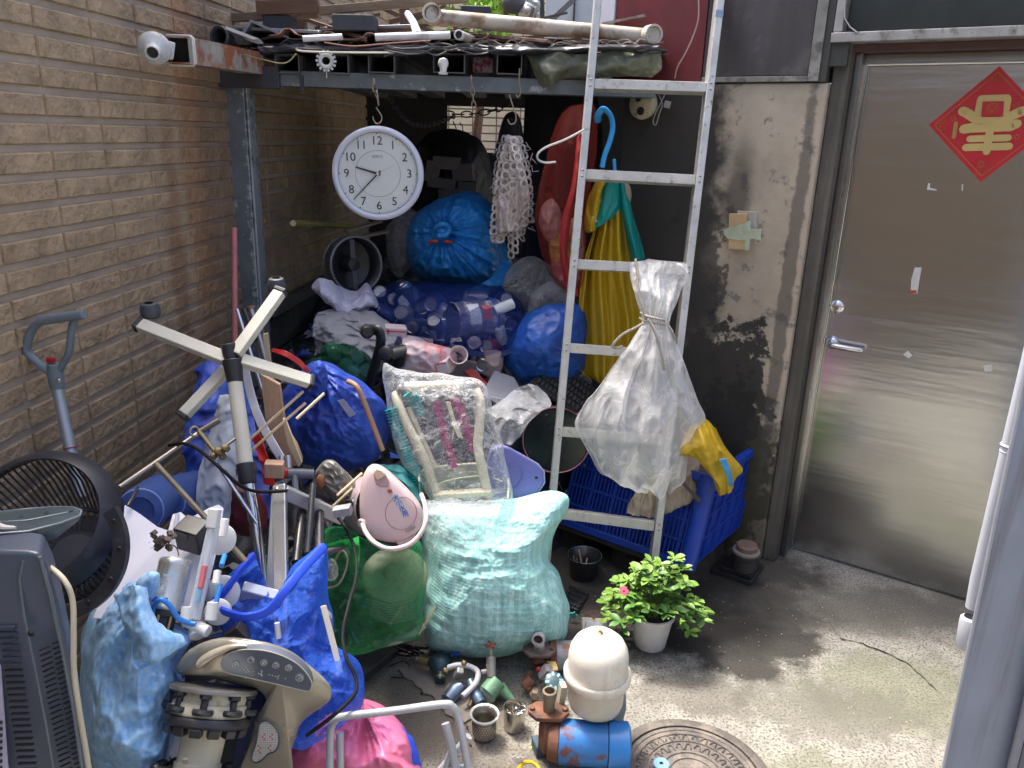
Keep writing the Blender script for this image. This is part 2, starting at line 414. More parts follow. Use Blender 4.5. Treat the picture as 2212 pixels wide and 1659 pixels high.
# ================================================================ left tiled wall
ang = math.atan2(1, .079)
tw = thing('tiled_wall', 'tall tan rough faced tile wall along the left side of the yard', 'wall', (-1.42, 0, 0)); tw.rotation_euler = (0, 0, ang)
TY = V3((-math.sin(ang), math.cos(ang), 0)); TX = V3((math.cos(ang), math.sin(ang), 0))
mortar = M('wall_mortar', (.38, .315, .245), .8, var=.2, vs=6, bump=.3, bs=90, world=True)
tile_m = M('tile_face', (.40, .29, .18), .75, var=.34, vs=11, bump=1, bs=85, world=True, wob=(38, .45))
for m_ in (tile_m, mortar):
    stain(m_, (-1.19, 2.93, 1.9), (.09, .085, 1.1), (.32, .12, .035), .45, 10, .22, .5)
    stain(m_, (-1.19, 3.12, 1.6), (.2, .16, 1.0), (.14, .075, .045), .5, 8, .3, .5)
    stain(m_, (-1.19, 2.75, 1.2), (.2, .05, .55), (.2, .075, .03), .45, 12, .25, .5)
    stain(m_, (-1.2, 2.9, .3), (.4, 1.6, .55), (.08, .055, .04), .5, 5, .35, .4)
mb = MB(); mb.b2(-5, 7.5, 0.0, .25, 0, 2.75); part('wall_body', mb, mortar, tw, smooth=False, local=True)
PT, PZ = .2405, .0713; H_T = .053
def tile_mesh():
    mb = MB(); w = PT-.0055; x0, x1 = 0, w; yb, yf = .0, -.0085; c = .0035
    ring_b = [(x0, yb, 0), (x1, yb, 0), (x1, yb, H_T), (x0, yb, H_T)]
    ring_f = [(x0+c*.4, yf+c, .001), (x1-c*.4, yf+c, .001), (x1-c*.4, yf+c, H_T-.001), (x0+c*.4, yf+c, H_T-.001)]
    ring_g = [(x0+c, yf, c), (x1-c, yf, c), (x1-c, yf, H_T-c*1.4), (x0+c, yf, H_T-c*1.4)]
    vs = ring_b+ring_f+ring_g; fs = []
    for a in (0, 4):
        for i in range(4): j = (i+1) % 4; fs.append((a+i, a+j, a+4+j, a+4+i))
    fs.append((8, 9, 10, 11)); mb.add(vs, fs); return mb
tmesh = part('tile', tile_mesh(), tile_m, tw, smooth=False, local=True)
s0 = 2.148*math.sqrt(1+.079**2); zt = 1.926-H_T
cells = []
for i in range(-28, 22):
    for j in range(-27, 12):
        x = s0+i*PT*math.sqrt(1+.079**2); z = zt+j*PZ
        if z < .005 or z > 2.69 or x > 7.2: continue
        near = 1.42 < x < 3.36 and z > .42
        cells.append((not near, abs(x-2.4)+abs(z-1.6)*.7, x, z))
cells.sort(); far = MB(); first = True; base = tile_mesh()
for k, (_, _, x, z) in enumerate(cells):
    dy = random.uniform(-.0012, .0012)
    if k < 300:
        o = tmesh if first else tmesh.copy()
        if not first: COL.objects.link(o); o.parent = tw
        first = False; o.location = (x+random.uniform(-.001, .001), dy, z)
    else:
        far.add([p+V3((x, dy, z)) for p in base.v], base.f)
part('tile_field', far, tile_m, tw, smooth=False, local=True, stuff=True)
# dark boards along the foot of the tiled wall inside the shelter
bm = M('dark_board', (.055, .05, .05), .6, var=.3, bump=.25, stretch=(1, 1, 6), streak=((.11, .09, .07), 7, .42))
wb = thing('wainscot_boards', 'dark boards along the foot of the tiled wall inside the shelter', 'boards', (-1.42, 0, 0)); wb.rotation_euler = (0, 0, ang)
for k in range(5):
    mb = MB(); mb.b2(3.42, 5.4, -.05-.008*(k % 2), -.016, .08+k*.165, .08+k*.165+.155); part('board', mb, bm, wb, local=True, bevel=.003)
mb = MB(); mb.b2(3.40, 5.4, -.085, -.014, .91, .945); part('ledge', mb, M('ledge_wood', (.13, .12, .11), .6, var=.4), wb, local=True, bevel=.003)
# ================================================================ building behind the camera, seen in the steel door only
fb = thing('opposite_building', 'brown tiled building on the far side of the lane', 'building', (0, -4.6, 0))
bf = M('opposite_tiles', (.25, .225, .20), .7, var=.2, weave=(3, 40, .3))
mb = MB(); mb.b2(-6, 8, -5, -4.6, 0, 3.6); part('wall', mb, bf, fb, smooth=False)
for x in (-3.6, -.8, 2.2, 5):
    mb = MB(); mb.b2(x, x+1.3, -4.59, -4.55, .95, 2.1); w_ = part('window', mb, M('alu_dull', (.5, .5, .5), .4, .8), fb, smooth=False)
    mb = MB(); mb.b2(x+.06, x+1.24, -4.55, -4.545, 1.01, 2.04); part('pane', mb, M('dark_glass', (.03, .035, .035), .08, var=.1, bump=.02), w_, smooth=False)
hd = MB(); random.seed(3)
for _ in range(2600):
    c = V3((random.uniform(-4, 6), -4.2+random.gauss(0, .12), random.uniform(.02, .75))); d = V3((random.gauss(0, 1), random.gauss(0, 1), random.gauss(0, 1))).normalized()
    e = d.cross(V3((random.random(), .3, .5))).normalized(); hd.add([c-d*.06, c+e*.03, c+d*.06, c-e*.03], [(0, 1, 2, 3)])
hg = part('hedge', hd, M('hedge_leaf', (.09, .16, .04), .6, bump=0), smooth=False); tag(hg, 'low green hedge in front of the building across the lane', 'hedge'); hg['kind'] = 'stuff'
# ================================================================ right wall: local X towards the camera along the wall, local -Y into the yard
RA = math.atan2(-.551, .834)
RO_ = V3((1.092, 2.967, 0)); RX = V3((math.cos(RA), math.sin(RA), 0)); RY = V3((-RX.y, RX.x, 0))
def DW(x, y, off): return PN(x, y, RO_+RY*off, RY)               # world point on the wall plane
def DL(x, y, off): p = DW(x, y, off)-RO_; return p.dot(RX), p.z    # local (x, z)
def LW(x, off, z): return RO_+RX*x+RY*off+V3((0, 0, z))
def rthing(name, label, cat, x=0, off=0, z=0):
    return thing(name, label, cat, LW(x, off, z))
def rbox(mb, x0, x1, y0, y1, z0, z1):
    c = LW((x0+x1)/2, (y0+y1)/2, (z0+z1)/2); return mb.box(c, (x1-x0, y1-y0, z1-z0), Matrix.Rotation(RA, 3, 'Z'))
cw = M('old_plaster', (.43, .37, .285), .88, var=.25, vs=5, bump=.35, bs=55, world=True, col2=(.21, .19, .16), amt=.40, ss=11, edge=.03)
stain(cw, tuple(LW(-.33, 0, .55)), (.30, .30, .48), (.025, .024, .022), .95, 10, .5, .05)
stain(cw, tuple(LW(-.2, 0, .35)), (.2, .2, .4), (.02, .02, .018), .9, 11, .5, .08)
stain(cw, tuple(LW(-.70, 0, 1.0)), (.36, .36, 2.2), (.022, .021, .02), .95, 5, .25, .15)  # mould, spread wider to darken the wall end that catches light
stain(cw, tuple(LW(-.42, 0, 1.0)), (.12, .12, .5), (.045, .042, .038), .8, 14, .6, .08)
stain(cw, tuple(LW(-.28, 0, 1.52)), (.045, .1, .17), (.06, .052, .042), .75, 7, .3, .5)
stain(cw, tuple(LW(-.04, 0, .2)), (.1, .1, .45), (.06, .058, .03), .7, 9, .5, .15)
stain(cw, tuple(LW(-.045, 0, 1.2)), (.022, .1, .8), (.08, .075, .065), .7, 16, .4, .2)
cwall = thing('concrete_wall', 'stained old plastered wall between the shelter and the steel door', 'wall', LW(-.6, 0, 0))
mb = MB(); rbox(mb, -.80, .0, 0, .3, 0, 1.93); part('wall_face', mb, cw, cwall, bevel=.006)
jm = M('jamb_plaster', (.16, .145, .12), .85, var=.3, vs=8, bump=.5, bs=60, streak=((.06, .055, .045), 9, .5))
mb = MB(); rbox(mb, .001, .055, .03, .34, 0, 2.06); part('jamb', mb, jm, cwall, bevel=.006)
mb = MB(); rbox(mb, 1.12, 2.6, -.01, .3, 0, 2.9); tag(part('side_wall', mb, jm, smooth=False), 'plastered wall beyond the right side of the steel door', 'wall')
# steel door
ss_ = M('brushed_steel', (.48, .485, .485), .2, 1, var=.03, vs=2, bump=.02, bs=30, stretch=(1, 1, 10), wob=(1.1, .08))
ss2 = M('steel_frame', (.30, .30, .30), .3, 1, var=.15, bump=.05)
chrome = M('chrome', (.75, .75, .76), .12, 1, var=.08, bump=.02)
door = rthing('steel_door', 'closed stainless steel door with a lever handle and round lock', 'door', .07, .19, 0)
mb = MB(); rbox(mb, .085, .985, .19, .235, .012, 2.0); leaf = part('door_leaf', mb, ss_, door, bevel=.004)
mb = MB(); rbox(mb, .057, .079, .10, .25, 0, 2.035); rbox(mb, .991, 1.03, .10, .25, 0, 2.035); rbox(mb, .079, .991, .15, .25, 2.004, 2.035); part('frame', mb, ss2, door, bevel=.002)
mb = MB(); rbox(mb, .079, .085, .165, .182, 0, 2.0); part('edge_trim', mb, M('bright_trim', (.8, .8, .78), .2, 1, bump=.02), door)
lk = DW(1807, 663, .19)
mb = MB().lathe([(.0001, .018), (.012, .018), (.013, .014), (.019, .013), (.027, .006), (.0275, 0)], lk, -RY, 28); lo = part('lock', mb, chrome, door)
mb = MB().lathe([(.0001, .022), (.009, .022), (.010, .017)], lk, -RY, 20); mb.box(lk-RY*.0235, (.002, .003, .010), Matrix.Rotation(RA, 3, 'Z')); part('keyhole_disc', mb, M('brass_dull', (.45, .36, .2), .35, .9), lo)
hk = DW(1797, 740, .19)
mb = MB().lathe([(.0001, .016), (.016, .016), (.024, .010), (.027, .003), (.0275, 0)], hk, -RY, 28); hd_ = part('handle', mb, chrome, door)
h2 = DW(1858, 757, .15)
mb = MB().tube([hk-RY*.004, hk-RY*.035, hk-RY*.045+RX*.01-V3((0, 0, .001)), hk-RY*.046+RX*.03-V3((0, 0, .003)), LW((h2-RO_).dot(RX), .15, h2.z), LW((h2-RO_).dot(RX)+.006, .152, h2.z)], [.011, .011, .0115, .010, .0095, .007], 12, flat=1.1); part('lever', mb, chrome, hd_)
# stickers and tape scraps on the door
wp = M('paper_scrap', (.62, .62, .58), .8, bump=.1)
def scrap(pts, name='tape_scrap'):
    mb = MB().prism([DW(x, y, .1885) for x, y in pts], RY*.0008); part(name, mb, wp, leaf, smooth=False)
scrap([(1975, 578), (1990, 578), (1985, 605), (1981, 634), (1966, 634), (1967, 606)]); scrap([(2123, 790), (2142, 787), (2143, 802), (2126, 803)])
scrap([(2004, 396), (2008, 396), (2008, 406), (2022, 409), (2022, 412), (2001, 410)]); scrap([(2077, 398), (2080, 398), (2079, 412), (2076, 412)])
scrap([(1950, 766), (1960, 758), (1970, 768), (1962, 774)])
mb = MB().prism([DW(x, y, .188) for x, y in [(1966, 627), (1979, 627), (1979, 633), (1966, 634)]], RY*.0003); part('red_sticker', mb, M('sticker_red', (.4, .05, .03), .6), leaf, smooth=False)
# red diamond paper
red = M('red_paper', (.52, .018, .025), .45, var=.12, vs=20, bump=.08); gold = M('gold_print', (.62, .46, .17), .45, .3, var=.12, bump=.05)
gold2 = M('faded_gold', (.45, .25, .07), .5, .2)
dc = DW(2137, 268, .188); spr = thing('paper_sign', 'red diamond paper with a large gold upside down character on the steel door', 'sign', dc)
q = lambda zx, zy, o=.186: DW(1475.9+.3329*zx, .3329*zy, o)
hx = .196
dia = [dc+V3((0, 0, hx)), dc-RX*hx, dc-V3((0, 0, hx)), dc+RX*hx]
tl_ = DW(2158, 143, .188); ll_ = DW(2005, 270, .188); bl_ = DW(2117, 393, .188); cc = (tl_+bl_)/2; rr_ = cc*2-ll_
dia = [tl_, ll_, bl_, rr_]
mb = MB().prism(dia, RY*.001); sh = part('paper', mb, red, spr, smooth=False)
def stroke(pts, w, mat=gold, o=.1868, nm='gold_stroke'):
    pw = [q(x, y, o) for x, y in pts]; w *= .3329/FP*3.0; mb = MB()
    for a, b in zip(pw, pw[1:]):
        d = (b-a).normalized(); s = d.cross(RY).normalized()*w/2; mb.prism([a+s, a-s, b-s, b+s], -RY*.0004)
    for p in (pw if len(pw) > 1 else pw): mb.prism([p+(RX*math.cos(k*.785)+V3((0, 0, math.sin(k*.785))))*w/2 for k in range(8)], -RY*.0005)
    return mb
mb = MB()
for pts, w in (([(1930, 650), (1905, 775)], 42), ([(2100, 645), (2075, 775)], 42), ([(1930, 640), (2100, 635)], 36), ([(1905, 785), (2075, 785)], 42),
               ([(1812, 722), (1838, 735), (1905, 778)], 52), ([(2200, 720), (2165, 735), (2085, 775)], 52), ([(1820, 838), (1900, 825), (1950, 800)], 54), ([(2160, 805), (2110, 825), (2030, 800)], 52),
               ([(1830, 840), (2080, 830)], 40), ([(1858, 902), (2105, 895)], 38), ([(1832, 958), (2110, 950)], 42), ([(1990, 830), (1965, 985)], 40)):
    so_ = globals().get('so_', .1872)-.00022; s = stroke(pts, w, o=so_); mb.add(s.v, s.f)
part('gold_character', mb, gold, sh, smooth=False)
mb = MB().prism([q(*p, .1838) for p in ((1940, 660), (2078, 657), (2072, 757), (1930, 755))], -RY*.0003); part('red_square', mb, red, sh, smooth=False)
mb = MB()
for a in range(9):
    t = a*.7; c = q(2005, 705, .1832)+RX*math.cos(t)*.013+V3((0, 0, math.sin(t)*.013)); mb.tube([c+RX*math.cos(k)*.006+V3((0, 0, math.sin(k)*.006)) for k in (0, 1, 2, 3, 4)], .0011, 4)
part('gold_flower', mb, gold2, sh, smooth=False)
mb = MB()
for s_ in (.90,):
    for i in range(4):
        a = cc+(dia[i]-cc)*s_; b = cc+(dia[(i+1) % 4]-cc)*s_; mb.bar(a-RY*.0006, b-RY*.0006, .0016, .0004, RY)
for i in range(4):
    for s_, u in ((.83, 0), (.77, .018), (.77, -.018)):
        c = cc+(dia[i]-cc)*s_ + (dia[(i+1) % 4]-cc).normalized()*u*.6-(dia[(i-1) % 4]-cc).normalized()*u*.0
        mb.tube([c+RX*x*.006+V3((0, 0, z*.006))-RY*.001 for x, z in ((1, 1), (-1, 1), (-1, -1), (1, -1))], .0009, 4, closed=True)
for x, y, n_ in ((1750, 770, 7), (2160, 890, 7), (2160, 680, 6), (1860, 960, 4), (1930, 1065, 9)):
    for k in range(n_):
        a = k/n_*6.28; rr2 = .010 if n_ < 9 else .012; c = q(x, y); mb.bar(c+RX*math.cos(a)*rr2*.4+V3((0, 0, math.sin(a)*rr2*.4)), c+RX*math.cos(a)*rr2+V3((0, 0, math.sin(a)*rr2)), .0014, .0004, RY)
s = stroke([(1767, 800), (1753, 890)], 22, o=.1868); mb.add(s.v, s.f)
part('gold_border', mb, gold2, sh, smooth=False)
# window strip over the door
alu = M('old_aluminium', (.40, .39, .36), .5, .55, var=.3, vs=12, bump=.2, col2=(.12, .11, .09), amt=.40, ss=14)
tr = rthing('transom_window', 'dark transom window with a dirty aluminium frame over the steel door', 'window', .5, .02, 2.06)
mb = MB(); rbox(mb, -.012, 1.12, -.015, .10, 2.06, 2.092); part('sill', mb, alu, tr, bevel=.003)
mb = MB(); rbox(mb, -.008, .022, -.01, .09, 2.094, 2.75); rbox(mb, 1.09, 1.118, -.01, .09, 2.094, 2.75); rbox(mb, .024, 1.088, -.01, .09, 2.72, 2.75); part('frame', mb, alu, tr, bevel=.003)
mb = MB(); rbox(mb, .024, 1.088, .04, .046, 2.094, 2.72); part('pane', mb, M('grimy_glass', (.025, .032, .028), .25, var=.4, vs=4, bump=.05, col2=(.09, .09, .07), amt=.36, ss=5), tr, smooth=False)
mb = MB(); rbox(mb, -.002, 1.1, .06, .25, 2.036, 2.058); tag(part('lintel', mb, M('lintel_red', (.10, .055, .05), .7), smooth=False), 'dark reddish lintel strip between the steel door and the transom window', 'lintel')
mb = MB(); mb.tube([DW(1823, -20, -.01), DW(1824, 40, -.012), DW(1835, 58, -.015), DW(1850, 70, -.02)], .0022, 6)
single('thin_cable', mb, M('cable_grey', (.42, .4, .36), .6), 'thin grey cable hanging down the corner of the transom window', 'cable')
# dark panel above the plaster
dk = M('dark_sheet', (.075, .068, .07), .55, var=.35, vs=4, bump=.15, col2=(.13, .12, .115), amt=.42, ss=7, streak=((.035, .03, .03), 5, .4))
dp = rthing('wall_cladding', 'dark dirty metal sheet above the plastered wall with a pale edge strip', 'panel', -.23, 0, 1.93)
mb = MB(); rbox(mb, -.47, -.075, -.008, .02, 1.955, 2.8); part('sheet', mb, dk, dp, bevel=.002)
mb = MB(); rbox(mb, -.073, -.035, -.014, .05, 1.935, 2.8); rbox(mb, -.47, -.0745, -.014, .03, 1.934, 1.953); part('edge_strip', mb, M('grey_paint', (.24, .235, .21), .6, var=.3, vs=10, col2=(.1, .09, .08), amt=.4, ss=12), dp, bevel=.002)
mb = MB(); rbox(mb, -.033, -.010, -.008, .06, 1.932, 2.8); part('dark_seam', mb, M('seam', (.05, .05, .045), .7), dp)
rp = M('red_paint', (.17, .022, .028), .5, var=.25, vs=5, bump=.15, col2=(.09, .03, .03), amt=.38, ss=8, streak=((.10, .02, .02), 8, .4))
mb = MB(); rbox(mb, -.86, -.475, -.004, .05, 1.9, 2.8); tag(part('painted_panel', mb, rp, bevel=.003), 'dark red painted metal panel beside the top of the ladder', 'panel')
mb = MB(); rbox(mb, -.955, -.865, -.01, .04, 1.95, 2.8); tag(part('white_post', mb, M('white_paint', (.66, .68, .72), .5, var=.1), bevel=.003), 'white painted post left of the red panel', 'post')
mb = MB(); pts = [DW(1508, -10, -.03), DW(1508, 40, -.03), DW(1496, 80, -.03), DW(1480, 115, -.03), DW(1463, 145, -.03), DW(1457, 170, -.02)]; mb.tube(wire(pts), .003, 6)
single('cable', mb, M('cable_pink', (.40, .30, .28), .6), 'thin beige cable running down over the red panel', 'cable')
mb = MB(); rbox(mb, -1.0, .05, .075, .10, 1.935, 2.8); rbox(mb, -.035, .05, .0, .074, 1.985, 2.06); tag(part('light_leak_backing', mb, M('seam', 0), smooth=False), 'dark boarding added behind the metal cladding to block light leaks', 'boarding')  # added to block sky light showing through gaps in the cladding
# switch box with tape
sb = DW(1605, 497, 0); sw = thing('switch_box', 'small beige switch box wrapped with pale green tape on the plastered wall', 'switch box', sb)
def wl(pts, off, d, name, mat, par, bev=.0015): return part(name, MB().prism([DW(x, y, off) for x, y in pts], RY*d), mat, par, bevel=bev)
wl([(1592, 455), (1635, 458), (1631, 528), (1588, 540)], -.012, .012, 'backing', M('switch_back', (.42, .40, .36), .6), sw)
wl([(1574, 462), (1612, 462), (1608, 540), (1572, 537)], -.034, .022, 'box', M('cardboard_tan', (.52, .37, .20), .75, var=.15), sw)
tg = M('green_tape', (.44, .50, .36), .55, var=.2, vs=30, bump=.4, bs=50)
wl([(1572, 492), (1612, 482), (1618, 495), (1644, 494), (1642, 520), (1612, 514), (1608, 520), (1572, 516), (1563, 508), (1562, 497)], -.037, .0018, 'tape', tg, sw, 0)
wl([(1612, 478), (1622, 476), (1618, 540), (1608, 541)], -.036, .0025, 'tape', tg, sw, 0)
# round cream holder
rc = DW(1385, 225, -.03); ro = thing('round_holder', 'round cream ceramic holder with two dark holes beside the ladder', 'lamp holder', rc)
cr_ = M('cream_ceramic', (.55, .50, .34), .4, var=.2, col2=(.3, .22, .12), amt=.34, ss=20)
ax_ = (-RY+V3((-.15, 0, -.05))).normalized()
part('disc', MB().lathe([(.056, -.03), (.06, -.01), (.058, 0), (.05, .006), (.0001, .007)], rc, ax_, 36), cr_, ro)
xx, yy, zz = frame(ax_)
blk = M('black_hole', (.012, .012, .014), .5, bump=0)
for a, b, r in ((1378, 213, .013), (1383, 240, .016), (1372, 250, .004), (1398, 243, .003), (1398, 247, .003)):
    p = PN(a, b, rc+ax_*.008, ax_); part('socket_hole', MB().lathe([(.0001, .002), (r*.6, .003), (r, .001), (r*1.02, -.002)], p, ax_, 18), blk if r > .005 else cr_, ro)
# plug with cord
pc = thing('plug_and_cord', 'small grey plug hanging on a looped cord under the dark panel', 'plug', DW(1437, 225, -.04))
gm2 = M('cord_grey', (.33, .31, .27), .6)
part('cord', MB().tube(wire([DW(1442, 180, -.03), DW(1435, 205, -.05), DW(1418, 240, -.05), DW(1410, 262, -.04), DW(1416, 270, -.04), DW(1424, 245, -.05), DW(1430, 225, -.05), DW(1422, 205, -.04)]), .0025, 6), gm2, pc)
part('plug', MB().box(DW(1441, 226, -.05), (.022, .02, .026), (0, .2, RA)), gm2, pc, bevel=.003)
# ================================================================ shelter frame
galv = M('painted_steel', (.15, .175, .19), .55, .3, var=.3, vs=9, bump=.3, bs=60, col2=(.36, .40, .42), amt=.36, ss=22, edge=.04, world=True)
stain(galv, (-1.05, 3.2, .9), (.05, .2, 1.2), (.42, .46, .48), .75, 30, .6, .12)
rusty = M('rusty_steel', (.36, .34, .29), .7, .2, var=.3, vs=9, bump=.5, bs=60, col2=(.26, .085, .04), amt=.5, ss=12)
shf = thing('shelter_frame', 'blue grey steel post and beam frame holding up the junk shelter roof', 'shelter', (-1.08, 3.27, 0))
xl = P(494, 300, 3.25).x; xr = P(543, 300, 3.25).x
mb = MB(); mb.b2(xl, xr-.012, 3.235, 3.33, 0, 1.875); mb.b2(xr-.011, xr, 3.237, 3.327, 0, 1.872); part('post', mb, galv, shf, bevel=.005)
zb0 = P(900, 196, 3.25).z; zb1 = P(900, 163, 3.25).z
mb = MB(); mb.b2(xl-.02, .52, 3.22, 3.225, zb0, zb1); mb.b2(xl-.02, .52, 3.227, 3.31, zb0, zb0+.006); mb.b2(xl-.02, .52, 3.227, 3.31, zb1-.006, zb1); part('beam', mb, galv, shf, bevel=.002)
mb = MB(); mb.b2(xl-.015, P(604, 180, 3.2).x, 3.19, 3.219, zb0-.012, zb1+.012); part('corner_plate', mb, M('dark_plate', (.05, .05, .06), .6, .2, var=.4, vs=10), shf, bevel=.003)
for x in (652, 1290): 
    c = P(x, 180, 3.215); part('splice', MB().box(c, (.014, .006, zb1-zb0), None), M('dark_plate', 0), shf)
# hollow joists seen end on
jst = M('joist_steel', (.12, .125, .13), .6, .3, var=.35, vs=8, bump=.2, col2=(.22, .13, .09), amt=.36, ss=11)
for x0, x1, y0, y1 in ((690, 752, 118, 159), (795, 852, 118, 157), (935, 1004, 116, 157), (1072, 1128, 114, 160), (1172, 1230, 122, 160), (595, 645, 118, 158)):
    a = P(x0, y1, 3.2); b = P(x1, y0, 3.2); t = .004; mb = MB()
    mb.b2(a.x, b.x, 3.2, 5.3, a.z, a.z+t); mb.b2(a.x, b.x, 3.2, 5.3, b.z-t, b.z); mb.b2(a.x, a.x+t, 3.2, 5.3, a.z+t, b.z-t); mb.b2(b.x-t, b.x, 3.2, 5.3, a.z+t, b.z-t)
    part('joist', mb, jst, shf, smooth=False)
def hollow(mb, p0, p1, w, t=.004, up=None):
    x, y, z = frame(V3(p1)-V3(p0), up)
    for s in (-1, 1):
        mb.bar(V3(p0)+x*s*(w-t)/2, V3(p1)+x*s*(w-t)/2, t, w, up); mb.bar(V3(p0)+y*s*(w-t)/2, V3(p1)+y*s*(w-t)/2, w-2*t, t, up)
    return mb
ch = thing('rusty_channel', 'rusty hollow steel arm sticking out from the shelter corner along the tiled wall', 'steel arm', P(540, 140, 3.2))
part('arm', hollow(MB(), P(383, 108, 2.58), P(548, 137, 3.21), .078), rusty, ch, smooth=False)
part('inner_dark', MB().bar(P(386, 108, 2.62), P(388, 108, 2.64), .068, .068), M('black_void', (.01, .01, .012), .9, bump=0), ch)
mb = MB(); x, y, z = frame(P(548, 137, 3.21)-P(383, 108, 2.58)); c = P(388, 109, 2.60)
for o_ in (0, .012):
    mb.tube([c+z*o_+x*a+y*b for a, b in ((-.043, -.035), (-.035, -.043), (.035, -.043), (.043, -.035), (.043, .035), (.035, .043), (-.035, .043), (-.043, .035))], .003, 6, closed=True)
single('plastic_tie', mb, M('white_cord', (.7, .7, .66), .5), 'white cord looped twice around the end of the rusty steel arm', 'cord')
lh = P(331, 110, 2.50); al = (V3((0, 0, EH))-lh).normalized()+V3((-.15, 0, -.25)); al.normalize(); wpl = M('white_plastic_old', (.60, .62, .62), .45, var=.2, bump=.2, col2=(.35, .33, .28), amt=.34, ss=16)
lt = thing('lamp_cap', 'dirty white plastic lamp cap on the end of the rusty steel arm', 'lamp cap', lh)
part('cap', MB().lathe([(.036, -.06), (.044, -.045), (.048, -.03), (.047, -.022), (.040, -.012), (.026, 0), (.021, .014), (.0205, .026), (.017, .0265), (.0165, -.01), (.0001, -.012)], lh, al, 36), wpl, lt)
part('socket_dark', MB().lathe([(.0001, .012), (.0160, .012), (.016, -.005)], lh, al, 24), blk, lt)
part('rear_clip', MB().bar(lh-al*.05, P(376, 112, 2.57), .03, .05), wpl, lt, bevel=.004)
mb = MB(); mb.tube(wire([P(325, 64, 2.5), P(340, 70, 2.5), P(350, 80, 2.5)]), .0012, 5); single('yellow_wire', mb, M('yellow_wire', (.55, .42, .08), .5), 'short thin yellow wire above the white lamp cap', 'wire')
# ---- roof
rf = M('corrugated_dark', (.06, .06, .068), .6, .3, var=.4, vs=8, bump=.3, bs=50, col2=(.13, .11, .10), amt=.42, ss=12)
rf2 = M('corrugated_rust', (.19, .10, .075), .75, .1, var=.4, vs=8, bump=.4, col2=(.36, .27, .24), amt=.4, ss=12)
def corr(name, x0, x1, y0, y1, z, amp, per, mat, label, tilt=0, sk=0, jag=.02, sd=0):
    n = int((x1-x0)/per*8); nv = 24; mb = MB(); vs = []
    prof = [0, 0, .2, 1, 1, .2, 0, 0]
    for j in range(nv):
        for i in range(n):
            u = i/(n-1); v = j/(nv-1); x = x0+(x1-x0)*u; yy = y0+(y1-y0)*v + (jag*noise.noise(V3((x*9, sd, 0))) if j == 0 else 0)
            h = amp*prof[i % 8] + .012*noise.noise(V3((x*4, yy*3, sd+4)))
            vs.append(V3((x, yy, z+h+tilt*(yy-y0)+sk*(x-x0))))
    mb.add(vs, [(j*n+i, j*n+i+1, (j+1)*n+i+1, (j+1)*n+i) for j in range(nv-1) for i in range(n-1)])
    o = part(name, mb, mat, ang=30, solid=.004); return tag(o, label, 'roof sheet', 'corrugated sheets on the shelter roof')
ze = P(900, 104, 3.15).z
corr('roof_sheet', -1.1, .55, 3.19, 5.35, ze-.008, .03, .17, rf, 'dark corrugated sheet forming the lower layer of the shelter roof', sd=1)
corr('roof_sheet', -.95, -.12, 3.16, 5.1, ze+.028, .022, .15, rf2, 'rusty corrugated sheet on top of the left half of the shelter roof', sk=.01, sd=2)
corr('roof_sheet', -.1, .56, 3.2, 5.1, ze+.024, .028, .16, rf2, 'rusty corrugated sheet on top of the right half of the shelter roof', sk=-.015, sd=3)
blkt = M('black_tarp', (.04, .042, .05), .35, var=.3, bump=.4, bs=30)

o = sheet('black_tarpaulin', [[(558, 96, 3.230), (650, 92, 3.210), (760, 97, 3.220), (880, 96, 3.210), (990, 92, 3.210), (1100, 96, 3.210), (1200, 98, 3.210), (1330, 98, 3.190), (1420, 98, 3.190)],
    [(560, 110, 3.180), (650, 106, 3.170), (760, 110, 3.180), (880, 107, 3.170), (990, 108, 3.170), (1100, 110, 3.170), (1200, 108, 3.170), (1330, 104, 3.150), (1425, 106, 3.150)],
    [(565, 122, 3.210), (640, 112, 3.190), (760, 119, 3.210), (880, 121, 3.200), (990, 112, 3.200), (1100, 118, 3.200), (1200, 116, 3.200), (1330, 112, 3.180), (1428, 118, 3.170)]], blkt, nu=160, nv=14, folds=((.02, (6, 6, 30)), (.008, (20, 10, 60))))
tag(o, 'crumpled black tarpaulin edge hanging along the front of the shelter roof', 'tarpaulin')
o = sheet('green_tarpaulin', [[(1128, 112, 3.230), (1190, 106, 3.190), (1250, 118, 3.180), (1310, 112, 3.180), (1370, 112, 3.180), (1425, 118, 3.180)],
    [(1142, 128, 3.210), (1185, 135, 3.160), (1240, 138, 3.170), (1300, 132, 3.150), (1372, 128, 3.160), (1428, 135, 3.180)],
    [(1150, 150, 3.210), (1190, 158, 3.130), (1235, 150, 3.180), (1300, 152, 3.130), (1360, 146, 3.170), (1425, 152, 3.190)],
    [(1165, 185, 3.230), (1190, 186, 3.150), (1215, 170, 3.200), (1280, 168, 3.160), (1350, 165, 3.190), (1405, 168, 3.210)]], M('green_tarp', (.12, .13, .085), .4, var=.3, vs=6, bump=.3, bs=40, col2=(.27, .25, .15), amt=.38, ss=7), nu=90, nv=50, folds=((.016, (7, 5, 9)), (.006, 26)))
tag(o, 'folded olive green tarpaulin drooping from the right end of the shelter roof', 'tarpaulin')
pvc = M('old_pvc', (.42, .39, .33), .5, var=.35, vs=7, bump=.2, col2=(.20, .13, .08), amt=.42, ss=9)
pvc_w = M('pvc_white', (.62, .64, .66), .4, var=.25, vs=7, bump=.1, col2=(.30, .30, .32), amt=.36, ss=9)
